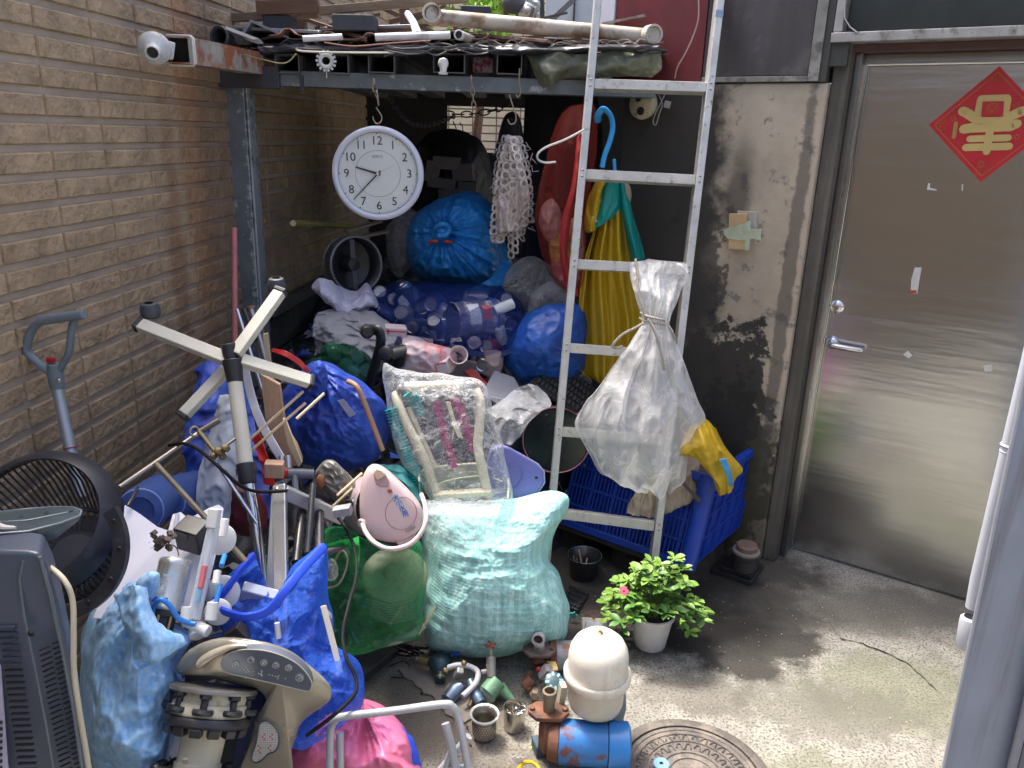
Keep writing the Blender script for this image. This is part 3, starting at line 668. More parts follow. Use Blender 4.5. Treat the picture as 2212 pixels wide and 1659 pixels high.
def pipe(label, pts, r, mat, ends=(), elb=None):
    t = thing('pipe', label, 'pipe', pts[0], 'pipes lying on the shelter roof'); part('tube', MB().tube(pts, r, 20, caps=True), mat, t)
    for p, ax in ends:
        c = part('collar', MB().lathe([(r*1.25, -r*1.5), (r*1.28, 0), (r*1.0, .001), (r*.92, -r*.4), (r*.9, -r*1.2)], p, ax, 24), mat, t)
        part('bore', MB().lathe([(.0001, -r*.5), (r*.97, -r*.5)], p, ax, 20), blk, c)
    return t
tocam = lambda p: (V3((0, 0, EH))-p).normalized()
a = P(938, 37, 3.24); b = P(1398, 79, 3.24)
pipe('long grey white plastic pipe lying across the front of the shelter roof', [a, b], .028, pvc, [(P(932, 27, 3.16), (tocam(a)+V3((-.1, 0, .3)))), (P(1413, 74, 3.18), tocam(b)+V3((.5, 0, .1)))])
part('elbow', MB().tube([P(935, 30, 3.17), P(936, 40, 3.23), P(945, 42, 3.24)], .027, 14), pvc, bpy.data.objects['pipe']); part('elbow', MB().tube([P(1411, 76, 3.19), P(1403, 80, 3.23), P(1394, 79, 3.24)], .027, 14), pvc, bpy.data.objects['pipe'])

a = P(811, 81, 3.06); b = P(972, 76, 3.06)
pipe('thin white plastic pipe under the left end of the long pipe', [a, b], .0135, pvc_w, [(P(990, 75, 2.98), tocam(b)+V3((-.3, 0, .2)))])
pipe('short white plastic pipe left of the dark bricks', [P(655, 84, 3.06), P(739, 80, 3.06)], .011, pvc_w)
pipe('short grey pipe running back over the roof behind the long pipe', [P(990, 75, 3.0), P(1024, 88, 3.3)], .016, pvc)
pipe('upright pipe fitting standing on the thin white pipe', [P(880, 30, 3.2), P(893, 50, 3.14), P(902, 76, 3.07)], [.013, .014, .017], pvc_w)
wd = M('grey_wood', (.20, .145, .10), .8, var=.35, vs=5, bump=.4, bs=30, stretch=(1, 8, 8)); wd2 = M('brown_wood', (.13, .07, .045), .75, var=.35, vs=5, bump=.4, stretch=(1, 8, 8))
def plank(label, p0, p1, w, h, mat, grp='timbers on the shelter roof', nm='timber'):
    return single(nm, MB().bar(p0, p1, w, h), mat, label, 'timber', grp, bevel=.002)
plank('long grey wooden batten lying across the top of the shelter roof', P(498, 39, 3.35), P(690, 30, 3.3), .035, .03, wd)
plank('pale wooden batten sloping up to the right over the shelter roof', P(690, 24, 3.25), P(1010, -4, 3.2), .03, .03, wd)
plank('short brown board with a bolt hole on the left of the shelter roof', P(556, 18, 3.26), P(688, 12, 3.24), .03, .05, wd2)
plank('upright brown wooden block beside the dark box on the roof', P(648, 42, 3.4), P(650, 78, 3.4), .05, .045, wd2)
plank('reddish brown stud behind the upright pipe fitting', P(873, 5, 3.5), P(876, 62, 3.5), .045, .04, wd2)
plank('thin brown batten running back over the roof behind the dark bricks', P(660, 42, 3.4), P(790, 86, 3.15), .012, .014, wd2)
plank('dark diagonal batten leaning behind the upright fitting', P(840, 48, 3.9), P(942, 22, 3.9), .02, .02, wd2)
plank('dark diagonal batten crossing behind the stud', P(800, 5, 4.2), P(945, 75, 4.2), .03, .02, wd2)
# metal gutter bits at the left
mt = M('zinc', (.3, .31, .33), .45, .6, var=.3, bump=.2)
t = thing('ridge_sheet', 'bent grey metal ridge piece on the left end of the shelter roof', 'metal sheet', P(540, 60, 3.3))
mb = MB().prism([P(519, 72, 3.2), P(541, 42, 3.2), P(545, 46, 3.2), P(526, 76, 3.2)], (.0, .5, 0)); part('left_slope', mb, mt, t); mb = MB().prism([P(541, 42, 3.199), P(624, 80, 3.199), P(622, 84, 3.199), P(541, 48, 3.199)], (.0, .5, 0)); part('right_slope', mb, mt, t)
t = thing('broken_gutter', 'broken white plastic gutter end with a black lining on the roof corner', 'gutter', P(480, 80, 3.1))
part('gutter', MB().tube([P(476, 80, 3.02), P(545, 92, 3.35)], [.034, .03], 16, caps=False), M('gutter_black', (.05, .055, .06), .4, var=.3), t, solid=.003)
part('white_strip', MB().prism([P(487, 56, 3.0), P(560, 84, 3.0), P(548, 86, 3.0), P(488, 64, 3.0)], (0, .05, -.01)), pvc_w, t); part('rim', MB().ring(P(474, 80, 3.01), V3((-.3, -1, .1)), .034, .006, 20, 6), blkt, t)
part('small_pipe', MB().tube([P(516, 88, 3.0), P(548, 92, 3.3)], .013, 14), M('gutter_black', 0), t); part('small_bore', MB().lathe([(.0001, .002), (.010, .002)], P(515.5, 88, 2.995), tocam(P(516, 88, 3)), 14), blk, t)
single('black_box', MB().box(P(606, 56, 3.3), (.11, .1, .065)), M('box_black', (.03, .035, .045), .6), 'dark blue black box sitting on the left of the shelter roof', 'box', bevel=.004)
single('black_crate', MB().box(P(1028, 28, 3.5), (.12, .1, .04)), M('box_black', 0), 'small black box on the roof in front of the green leaves', 'box', bevel=.004)
for k, x in enumerate((736, 757, 779, 800)):
    single('dark_brick', MB().box(P(x, 52+.5*k, 3.22), (.042, .11, .055)), M('brick_dark', (.05, .055, .065), .8, var=.3, bump=.5), ('leftmost', 'second from the left', 'third from the left', 'rightmost')[k]+' of the four dark bricks standing on the shelter roof', 'brick', 'dark bricks on the shelter roof', bevel=.004)
def wiretop(label, pts, r, mat, nm='wire', grp=None, cat='wire'):
    return single(nm, MB().tube(wire([P(*p) for p in pts]), r, 6), mat, label, cat, grp)
wiretop('cream cord sagging along the front edge of the roof', [(640, 104, 3.02), (647, 110, 3.02), (700, 113, 3.02), (780, 114, 3.02), (850, 114, 3.02)], .004, M('cream_cord', (.6, .56, .45), .6))
wiretop('thin olive wire drooping below the left end of the roof', [(519, 116, 3.0), (560, 127, 3.0), (614, 137, 3.0), (640, 116, 3.0)], .0025, M('olive_wire', (.25, .22, .12), .6))
wiretop('brown wire along the roof edge above the joists', [(700, 92, 3.03), (760, 100, 3.03), (820, 96, 3.03), (870, 92, 3.03), (930, 88, 3.03)], .003, M('brown_wire', (.25, .1, .07), .5))
random.seed(5)
wb_ = MB()
for k in range(5):
    y = 96+k*5; wb_.tube(wire([P(830+i*28, y+random.uniform(-7, 7), 3.0+random.uniform(0, .06)) for i in range(9)]), .0028, 5)
single('cable_bundle', wb_, M('dull_cable', (.09, .09, .09), .5), 'bundle of grey cables lying along the middle of the roof edge', 'cable')
# ornaments at the joists
rs = P(704, 132, 3.05); ro2 = thing('white_rosette', 'round white plastic rosette hanging in front of the left joist', 'rosette', rs)
ax_ = tocam(rs); x, y, z = frame(ax_); part('ring', MB().lathe([(.014, 0), (.015, .01), (.024, .012), (.028, .004), (.027, -.006), (.016, -.006), (.014, 0)], rs, ax_, 30), wpl, ro2)
mb = MB()
for k in range(14):
    a = k/14*6.283; d = x*math.cos(a)+y*math.sin(a); mb.bar(rs+d*.026, rs+d*.037, .009, .010, ax_)
part('tooth', mb, wpl, ro2, stuff=True, bevel=.001); part('stem', MB().tube([rs-V3((0, 0, .02)), rs-V3((0, 0, .058))], .0018, 6), wpl, ro2)
bl = P(957, 144, 3.1); bt = thing('white_bulb', 'small frosted white bulb standing in a joist end', 'bulb', bl)
part('glass', MB().lathe([(.012, -.02), (.013, -.006), (.019, .004), (.0195, .014), (.015, .026), (.0001, .031)], bl, (0, 0, 1), 20), M('frost_white', (.8, .82, .84), .35, bump=0), bt)
part('base', MB().lathe([(.017, -.028), (.0175, -.02), (.012, -.019)], bl, (0, 0, 1), 20), wpl, bt)
single('floral_cloth', MB().box(P(1043, 140, 3.45), (.085, .04, .06)), M('floral', (.55, .12, .2), .7, var=.6, vs=60, col2=(.7, .6, .62), amt=.5, ss=45), 'pink and white patterned cloth showing between two joists', 'cloth', bevel=.006)
mb = MB(); mb.b2(-1.3, 1.5, 3.40, 5.45, ze+.062, ze+.075); single('light_stop_boards', mb, M('light_stop_ply', (.06, .05, .04), .8), 'dark boards added over the shelter roof sheets to keep light out', 'boards')  # added to stop sky light leaking onto the inner tiled wall
# ---- shelter back and sky gap
bk = M('dark_boarding', (.035, .032, .034), .8, var=.4, vs=5, bump=.3)
t = thing('added_partition', 'dark boarding added to darken the back of the shelter around a gap', 'partition', (-.3, 5.3, 0))  # back wall added to make the shelter interior dark
gx0 = P(965, 270, 5.3).x; gx1 = P(1156, 270, 5.3).x; gz0 = P(1050, 330, 5.3).z; gz1 = P(1050, 231, 5.3).z
zt_ = ze+.06
for a in ((-1.1, gx0, 0, zt_), (gx1, 1.5, 0, zt_), (gx0+.001, gx1-.001, 0, gz0), (gx0+.001, gx1-.001, gz1, zt_)):
    mb = MB(); mb.b2(a[0], a[1], 5.3, 5.34, a[2], a[3]); part('board', mb, bk, t, smooth=False)
bt_ = M('beige_tiles', (.62, .52, .38), .6, var=.15, vs=5, bump=.2, bs=60)
t = thing('beige_building', 'sunlit beige tiled building seen through the gap behind the shelter', 'building', (0, 8.2, 0))
mb = MB(); mb.b2(-6, 2.2, 8.26, 8.6, 0, 4.6); part('wall', mb, M('beige_joint', (.22, .17, .13), .8), t, smooth=False)
mb = MB()
for j in range(46):
    for i in range(24): mb.b2(-3.6+i*.24+.006, -3.6+(i+1)*.24-.006, 8.246, 8.258, .9+j*.0755, .9+j*.0755+.062)
part('tile_rows', mb, bt_, t, smooth=False, stuff=True)
t = thing('grey_shed', 'pale grey ribbed metal shed standing behind the right end of the roof', 'shed', (.6, 4.9, 0))
wm = M('pale_sheet', (.60, .63, .62), .5, var=.15, vs=4, bump=.1, col2=(.42, .42, .38), amt=.38, ss=6)
for k, (x0, x1) in enumerate(((1176, 1236), (1240, 1304), (1308, 1398))):
    a = P(x0, 60, 5.7); b = P(x1, 60, 5.7); mb = MB(); mb.b2(a.x, b.x, 5.7+.01*k, 5.74+.01*k, 1.2, 3.6); part('sheet_panel', mb, wm, t, smooth=False)
    mb = MB(); mb.b2(b.x+.001, b.x+.010, 5.68, 5.76, 1.2, 3.6); part('seam', mb, M('seam_dark', (.05, .05, .05), .6), t, smooth=False)
mb = MB().bar(P(1176, 58, 5.5), P(1262, -22, 5.5), .035, .03); part('diagonal_brace', mb, M('brace', (.16, .16, .15), .6), t)
mb = MB().bar(P(1172, 60, 5.5), P(1168, -30, 5.5), .03, .03); part('corner_bar', mb, M('seam_dark', 0), t)
t = thing('leafy_tree', 'bright green tree leaves seen beyond the shelter roof', 'tree', P(1055, 60, 7.2))
random.seed(11); mb = MB(); c0 = P(1058, -10, 7.2)
for _ in range(900):
    c = c0+V3((random.gauss(0, .16), random.gauss(0, .25), random.gauss(0, .2))); d = V3([random.gauss(0, 1) for _ in range(3)]).normalized(); e = d.cross(V3((.3, random.random(), .6))).normalized()
    mb.add([c-d*.045, c+e*.02, c+d*.045, c-e*.02], [(0, 1, 2, 3)])
part('crown', mb, M('leaf_bright', (.30, .52, .06), .5, var=.5, vs=9, bump=0, sub=0), t, smooth=False)
part('trunk', MB().tube([V3((c0.x-.25, 7.3, 0)), V3((c0.x-.12, 7.2, 1.5)), V3((c0.x, 7.2, 2.5))], [.07, .05, .02], 8), wd2, t)
tag(
    sheet('foil_bag', [[(1110, 8, 3.7), (1135, 0, 3.6), (1165, -8, 3.7)], [(1112, 28, 3.65), (1138, 24, 3.55), (1166, 12, 3.65)], [(1118, 44, 3.7), (1140, 46, 3.6), (1164, 36, 3.7)]], M('foil', (.5, .5, .5), .25, .6, bump=.4, bs=30), nu=24, nv=24, folds=((.03, 18),)), 'crumpled silver plastic lying on the roof beside the green leaves', 'foil')
single('grey_lump', MB().ball(P(1108, 6, 3.6), (.05, .045), 14, 8), M('lump', (.09, .09, .10), .7, bump=.5), 'dark grey rounded lump hanging above the roof left of the silver plastic', 'bundle')
single('steel_stake', MB().bar(P(1092, 45, 3.65), P(1091, -15, 3.65), .02, .02), wd, 'thin upright stake on the roof beside the green leaves', 'stake')
# ================================================================ clock
cc_ = P(816.5, 375.5, 3.12); R_c = 98.5/FP*(cc_-V3((0, 0, EH))).dot(CF)
cn = V3((.03, -1, .02)).normalized(); cx_ = V3((1, .03, .02)).normalized(); cy_ = cn.cross(cx_)*1; 
if cy_.z < 0: cy_ = -cy_
ck = thing('wall_clock', 'round white wall clock hung by a hook from the shelter beam, showing twenty to ten', 'clock', cc_)
rimm = M('clock_rim', (.60, .64, .74), .3, var=.05, bump=0); facem = M('clock_face', (.70, .74, .72), .6, var=.03, bump=0); inkm = M('clock_ink', (.02, .025, .035), .5, bump=0)
part('rim', MB().lathe([(R_c*.86, .006), (R_c*.875, .017), (R_c*.90, .022), (R_c*.96, .021), (R_c*.995, .012), (R_c, 0), (R_c*.98, -.025), (R_c*.9, -.028)], cc_, cn, 96), rimm, ck, ang=60)
part('back', MB().lathe([(.0001, -.028), (R_c*.9, -.028)], cc_, cn, 48), rimm, ck)
fc = part('face', MB().lathe([(.0001, .004), (R_c*.87, .004)], cc_, cn, 96), facem, ck)
part('inner_ring', MB().ring(cc_+cn*.0045, cn, R_c*.49, .0008, 72, 4), M('ring_grey', (.35, .37, .38), .5), fc)
part('rim_line', MB().ring(cc_+cn*.008, cn, R_c*.865, .0014, 72, 5), M('rim_line_blue', (.12, .15, .28), .4), ck)
pos = lambda r, a, h=.0048: cc_+(cx_*math.sin(a)+cy_*math.cos(a))*R_c*r+cn*h
for n_ in range(1, 13):
    text('numeral', str(n_), R_c*.255, pos(.685, n_*math.pi/6), cx_, cy_, inkm, fc, ext=.0004)
text('maker_name', 'SEIKO', R_c*.085, pos(.36, 0), cx_, cy_, M('ink_grey', (.2, .22, .24), .5), fc, ext=.0003)
mb = MB(); mb2 = MB()
for k in range(60):
    a = k*math.pi/30
    if k % 5 == 0: mb = MB()
    (mb if k % 5 == 0 else mb2).bar(pos(.825, a), pos(.85 if k % 5 == 0 else .835, a), .004 if k % 5 == 0 else .0016, .0006, cn)
    if k % 5 == 0: part('hour_mark', mb, inkm, fc, smooth=False)
part('minute_marks', mb2, M('ink_grey', 0), fc, smooth=False, stuff=True)
def hand(tx, ty, w, h, nm, mat, tail=.12):
    p = PN(tx, ty, cc_+cn*h, cn); c = cc_+cn*h; d = p-c; s = d.cross(cn).normalized()
    return part(nm, MB().prism([c-d*tail-s*w*.4, p-s*w*.25, p+s*w*.25, c-d*tail+s*w*.4], cn*.0012), mat, ck, smooth=False)
hand(768, 361, .011, .009, 'hour_hand', inkm); hand(764, 431, .007, .012, 'minute_hand', inkm); hand(852, 356, .002, .015, 'second_hand', M('ring_grey', 0), .3)
part('hub', MB().lathe([(.0001, .018), (.005, .018), (.006, .012)], cc_, cn, 16), M('hub_white', (.6, .6, .6), .4), ck)
gl = bpy.data.materials.new('clock_glass'); gl.use_nodes = True; tt = gl.node_tree
trn = tt.nodes.new('ShaderNodeBsdfTransparent'); gs = tt.nodes.new('ShaderNodeBsdfGlossy'); gs.inputs['Roughness'].default_value = .05; lw = tt.nodes.new('ShaderNodeFresnel'); mx = tt.nodes.new('ShaderNodeMixShader')
tt.links.new(lw.outputs[0], mx.inputs[0]); tt.links.new(trn.outputs[0], mx.inputs[1]); tt.links.new(gs.outputs[0], mx.inputs[2]); tt.links.new(mx.outputs[0], tt.nodes['Material Output'].inputs[0])
part('glass', MB().lathe([(.0001, .022), (R_c*.4, .0215), (R_c*.85, .018)], cc_, cn, 64), gl, ck)
# chains and hooks
chm = M('chain_steel', (.30, .25, .19), .5, .7, var=.4, vs=40, bump=.2)
def chain(label, pts, sp=.022, r=.0022, mat=None):
    pw = spl([P(*p) for p in pts], 200); L = [0]
    for a, b in zip(pw, pw[1:]): L.append(L[-1]+(b-a).length)
    t = thing('chain', label, 'chain', pw[0]); k = 0; d = 0; i = 0; n = int(L[-1]/sp)
    for k in range(n):
        d = (k+.5)*sp
        while L[i+1] < d and i < 198: i += 1
        c = pw[i]; tg_ = (pw[min(i+1, 199)]-pw[max(i-1, 0)]).normalized(); x, y, z = frame(tg_)
        u = x if k % 2 else y
        part('link', MB().tube([c+tg_*sp*.68*math.cos(a*.785)+u*sp*.33*math.sin(a*.785) for a in range(8)], r, 5, closed=True), mat or chm, t)
    return t
chain('rusty chain hanging from the beam above the wall clock', [(806, 172, 3.17), (810, 195, 3.15), (816, 215, 3.13), (816, 236, 3.13)], .026, .003)
chain('thin dark chain looping back into the shelter beside the clock', [(836, 205, 3.3), (856, 235, 3.4), (885, 265, 3.6), (930, 270, 3.9), (985, 250, 4.2)], .03, .003, M('chain_dark', (.08, .08, .085), .5, .6))
chain('short steel chain hanging from the beam right of the clock', [(1017, 165, 3.17), (1020, 195, 3.15), (1024, 240, 3.15)], .024, .0026)
chain('dark chain slung across the bright gap behind the shelter', [(960, 246, 4.6), (1010, 247, 4.6), (1060, 240, 4.6), (1100, 226, 4.5)], .05, .004, M('chain_dark', 0))
hk_ = MB().tube(wire([P(812, 232, 3.13), P(817, 240, 3.13), P(824, 252, 3.13), P(822, 263, 3.13), P(813, 267, 3.13), P(807, 260, 3.13), P(805, 252, 3.13)]), .0025, 8)
single('s_hook', hk_, M('hook_steel', (.5, .45, .36), .35, .8), 'bent steel hook holding the top of the wall clock', 'hook')
single('red_string', MB().tube([P(817, 265, 3.12), P(818, 274, 3.12), P(819, 279, 3.11)], .0018, 5), M('red_string', (.35, .04, .03), .7), 'short red string tying the clock to its hook', 'string')
def hook(label, pts, r=.003, mat=None): return single('hook', MB().tube(wire([P(*p) for p in pts]), r, 7), mat or M('hook_dark', (.07, .07, .075), .5, .6), label, 'hook', 'hooks and hangers under the shelter roof')
hook('black bent wire hook at the top left of the bright gap', [(978, 262, 4.4), (984, 275, 4.4), (986, 290, 4.4), (982, 300, 4.4)])
hook('black wire hook beside the first one in the bright gap', [(992, 265, 4.4), (998, 272, 4.4), (1000, 285, 4.4), (1006, 300, 4.4)])
hook('steel hook holding the black bag under the beam', [(1100, 205, 3.2), (1106, 225, 3.2), (1114, 250, 3.2), (1112, 265, 3.2), (1102, 268, 3.2), (1096, 258, 3.2)], .003, M('hook_steel', 0))
hook('yellowish wire hook clipped over the beam above the black bag', [(1122, 148, 3.18), (1121, 175, 3.18), (1124, 200, 3.18), (1118, 210, 3.18), (1114, 204, 3.18)], .003, M('olive_wire', 0))
hook('bent white wire hanger sticking out left of the ladder', [(1262, 280, 2.98), (1220, 302, 2.98), (1180, 318, 2.98), (1162, 332, 2.98), (1162, 345, 2.98), (1178, 352, 2.98), (1200, 350, 2.98)], .0042, M('wire_white', (.5, .49, .47), .4, .4))

random.seed(90); mb = MB(); bm_ = []
for _ in range(46):
    x0 = random.uniform(500, 1380); y0 = random.uniform(58, 100); L = random.uniform(50, 190); a_ = random.gauss(0, .18)
    mb.bar(P(x0, y0, random.uniform(3.22, 3.6)), P(x0+L, y0+L*a_, random.uniform(3.22, 3.6)), random.uniform(.004, .022), random.uniform(.003, .010))
for _ in range(26):
    x0 = random.uniform(480, 1350); mb.tube(wire([P(x0+i*26, random.uniform(84, 112), random.uniform(3.16, 3.2)) for i in range(5)]), .0018, 5)
o = part('roof_litter', mb, M('roof_litter', (.12, .095, .08), .75, .1, var=.9, vs=3, bump=.3, col2=(.36, .33, .30), amt=.40, ss=2.2), smooth=False); tag(o, 'tangle of broken sticks, strips and wire heaped on the shelter roof', 'litter'); o['kind'] = 'stuff'
for k, (q0, q1, w_, l_) in enumerate((((470, 62, 3.3), (700, 74, 3.3), .12, 'long dented grey metal strip lying low on the left of the roof'), ((700, 66, 3.35), (900, 60, 3.3), .10, 'dull grey metal strip lying behind the dark bricks'), ((1020, 78, 3.3), (1190, 92, 3.2), .09, 'peeling reddish metal strip under the long pipe'))):
    single('metal_strip', MB().bar(P(*q0), P(*q1), w_, .012), (mt, mt, rf2)[k], l_, 'metal strip', bevel=.002)
# ================================================================ rubbish inside the shelter
random.seed(21)
def mound_z(x, Y):
    k = [(1.35, .05), (1.7, .10), (2.2, .22), (2.7, .40), (3.1, .60), (3.6, .78), (4.2, .98), (5.2, 1.05)]
    z = k[-1][1]
    for a, b in zip(k, k[1:]):
        if Y < b[0]:
            t = max(0, (Y-a[0])/(b[0]-a[0])); z = a[1]+(b[1]-a[1])*t; break
    xr_ = -.45 if Y < 2.3 else (-.45+(Y-2.3)*.9 if Y < 3.3 else .45)
    f = 1/(1+math.exp((x-xr_)*16)); return z*f-.10+.12*noise.noise(V3((x*5, Y*5, 2)))*f+.05*abs(noise.noise(V3((x*14, Y*14, 7))))*f-(1-f)*.2
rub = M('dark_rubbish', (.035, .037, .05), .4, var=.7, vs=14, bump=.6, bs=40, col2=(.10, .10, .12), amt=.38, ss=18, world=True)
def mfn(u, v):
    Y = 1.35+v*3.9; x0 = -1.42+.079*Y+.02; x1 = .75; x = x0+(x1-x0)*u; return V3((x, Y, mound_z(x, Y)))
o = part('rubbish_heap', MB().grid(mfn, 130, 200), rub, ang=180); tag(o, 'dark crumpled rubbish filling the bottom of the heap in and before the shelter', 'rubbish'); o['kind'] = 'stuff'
blackp = M('black_bag', (.03, .031, .036), .32, var=.4, bump=.35, bs=25)
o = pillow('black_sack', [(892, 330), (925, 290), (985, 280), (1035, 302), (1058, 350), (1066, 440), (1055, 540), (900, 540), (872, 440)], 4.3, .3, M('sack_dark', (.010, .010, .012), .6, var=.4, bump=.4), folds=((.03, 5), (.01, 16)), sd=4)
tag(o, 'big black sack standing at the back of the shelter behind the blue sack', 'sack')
cbd = M('dusty_card', (.10, .085, .08), .8, var=.3, vs=12)
for k, (x, y, w, h, r) in enumerate(((965, 352, .13, .06, .05), (1000, 372, .10, .08, -.1), (955, 395, .14, .05, .1), (1010, 408, .09, .07, .0), (975, 418, .12, .05, -.08), (935, 370, .07, .1, .2))):
    single('small_box', MB().box(P(x, y, 3.92), (w, .10, h), (0, r, .2*r)), cbd, ('topmost flat', 'right upper squarish', 'middle long flat', 'lower right', 'lowest', 'tall leftmost')[k]+' dusty dark box on the heap above the blue sack', 'box', 'dusty boxes piled above the blue sack', bevel=.004)
cpl = FILM('clear_dim', (.55, .55, .58), .25, .6, crk=.25, bs=20)
o = pillow('clear_bag', [(845, 480), (880, 452), (905, 470), (898, 520), (890, 570), (858, 600), (838, 560), (832, 510)], 3.75, .1, cpl, folds=((.02, 12),), sd=9, N=90, K=20); tag(o, 'small clear plastic bag crumpled left of the big blue sack', 'bag')
for k, (pts, lab) in enumerate(((((745, 500, 3.6), (822, 478, 3.7)), 'thin broken wooden strip lying above the black fan ring'), (((760, 515, 3.55), (836, 500, 3.65)), 'pale wooden strip lying just over the black fan ring'))):
    single('wood_strip', MB().bar(P(*pts[0]), P(*pts[1]), .045, .010), M('strip_wood', (.25, .20, .16), .75, var=.3), lab, 'wood strip', bevel=.002)
t = thing('bamboo_pole', 'yellow green bamboo pole sticking out below the clock by the tiled wall', 'pole', P(634, 482, 3.35))
bam = M('bamboo', (.30, .27, .09), .5, var=.3, vs=14); pts = [P(634+i*16, 482+i*.9, 3.35+i*.07) for i in range(9)]
part('cane', MB().tube(pts, [.0135+.0012*(i % 3 == 1) for i in range(9)], 14), bam, t); part('cut_end', MB().lathe([(.0001, .0), (.013, .0), (.0135, .003)], P(633.6, 482, 3.345), (P(634, 482, 3.35)-pts[1]), 14), M('cut_wood', (.6, .52, .35), .7), t)
# ---- small dark fan ring at the back
fc_ = P(770, 572, 3.42); fa = V3((.62, -.78, .10)).normalized(); fx, fy, fz = frame(fa)
fn = thing('fan_housing', 'round black fan housing with a slotted rim lying at the back by the tiled wall', 'fan', fc_)
blp = M('black_plastic', (.028, .029, .033), .35, var=.25, bump=.1); gpl = M('grey_rim', (.22, .23, .24), .35, .3)
part('rim', MB().ring(fc_, fa, .122, .006, 56, 8), gpl, fn); part('rim', MB().ring(fc_-fa*.075, fa, .122, .005, 56, 8), gpl, fn)
part('shell', MB().lathe([(.118, -.004), (.112, -.09), (.05, -.11), (.0001, -.11)], fc_, fa, 48), blp, fn, solid=.003)
mb = MB()
for k in range(84):
    a = k/84*6.283; d = fx*math.cos(a)+fy*math.sin(a); mb.bar(fc_+d*.123, fc_+d*.123-fa*.075, .0035, .005, d)
part('slat', mb, gpl, fn, stuff=True)
part('motor', MB().lathe([(.0001, -.02), (.028, -.022), (.033, -.05), (.033, -.1)], fc_, fa, 24), blp, fn); part('strut', MB().bar(fc_+fy*.11-fa*.03, fc_-fy*.11-fa*.03, .022, .008, fa), M('grey_strut', (.10, .10, .11), .4), fn)
# ---- clothes on the heap
lil = M('lilac_cloth', (.50, .50, .62), .85, var=.12, vs=9, bump=.2, bs=140); gcl = M('grey_cloth', (.30, .31, .33), .9, var=.15, vs=7, bump=.3, bs=160)
o = sheet('white_shirt', [[(678, 612, 3.2), (690, 600, 3.18), (712, 604, 3.2), (735, 618, 3.28), (770, 628, 3.3), (792, 612, 3.28), (812, 640, 3.3)],
    [(676, 622, 3.16), (697, 618, 3.12), (722, 628, 3.14), (745, 642, 3.2), (772, 640, 3.2), (798, 630, 3.16), (818, 655, 3.24)],
    [(682, 630, 3.16), (702, 640, 3.10), (725, 652, 3.10), (745, 658, 3.13), (770, 660, 3.12), (795, 652, 3.12), (820, 662, 3.2)],
    [(690, 636, 3.2), (708, 655, 3.14), (725, 668, 3.12), (745, 672, 3.1), (765, 672, 3.1), (785, 664, 3.12), (806, 664, 3.2)]], lil, nu=90, nv=60, folds=((.018, (14, 14, 9)), (.007, (34, 34, 20))), sd=3)
tag(o, 'crumpled white shirt lying below the black fan ring', 'shirt')
o = sheet('grey_cloth', [[(690, 672, 3.12), (715, 668, 3.12), (760, 668, 3.12), (800, 672, 3.12), (835, 690, 3.1), (858, 705, 3.08)],
    [(680, 692, 3.06), (712, 694, 3.04), (760, 696, 3.03), (800, 700, 3.02), (832, 712, 3.0), (860, 722, 3.0)],
    [(680, 720, 3.04), (712, 722, 3.0), (760, 722, 2.97), (800, 735, 2.95), (828, 745, 2.95), (850, 745, 2.97)],
    [(682, 752, 3.04), (712, 748, 3.0), (745, 740, 2.95), (780, 752, 2.94), (812, 772, 2.93), (835, 770, 2.95)],
    [(683, 765, 3.06), (706, 754, 3.02), (740, 742, 2.98), (778, 756, 2.96), (808, 790, 2.96), (822, 795, 2.98)]], gcl, nu=90, nv=80, folds=((.026, (9, 9, 14)), (.012, (18, 18, 26)), (.005, 40)), sd=6)
tag(o, 'grey cloth draped over the green net of bottles', 'cloth')
def bottle_mesh(mb, c, ax, r, L):
    return mb.lathe([(.0001, 0), (r*.9, .002), (r, .012), (r, L*.62), (r*.8, L*.74), (r*.42, L*.86), (r*.40, L)], c, ax, 18)
bwd = ('uppermost left', 'right middle', 'far left', 'lower middle', 'rightmost', 'top middle', 'lowest', 'upper right')
gbt = M('green_bottle', (.04, .22, .09), .2, var=.4, bump=.1, coat=.4); gbc = M('bottle_base', (.18, .42, .40), .25, var=.3, bump=.1)
for k, (x, y, ax, m_) in enumerate(((722, 765, (-.3, .8, .3), gbt), (772, 772, (.1, .95, .1), gbc), (712, 782, (-.5, .6, -.2), gbt), (748, 790, (-.2, .9, -.1), gbt), (790, 800, (.2, .9, -.1), gbc), (740, 760, (-.1, .9, .4), gbt), (760, 806, (0, 1, 0), gbc), (800, 770, (.3, .9, .2), gbt))):
    c = P(x, y, 2.93+.02*(k % 3)); single('plastic_bottle', bottle_mesh(MB(), c, V3(ax), .029, .2), m_, bwd[k]+(' pale' if m_ is gbc else ' green')+' plastic bottle inside the green net below the grey cloth', 'bottle', 'bottles in the green net')
gnet = FILM('green_net', (.012, .13, .07), .32, .7, rough=.5, bs=60, crk=.2)
o = pillow('green_net_bag', [(692, 752), (740, 742), (790, 760), (815, 790), (806, 825), (772, 832), (735, 815), (705, 795)], 2.95, .1, gnet, folds=((.01, 14), (.006, 40)), sd=8, N=90, K=20); tag(o, 'green net bag of plastic bottles under the grey cloth', 'net bag')
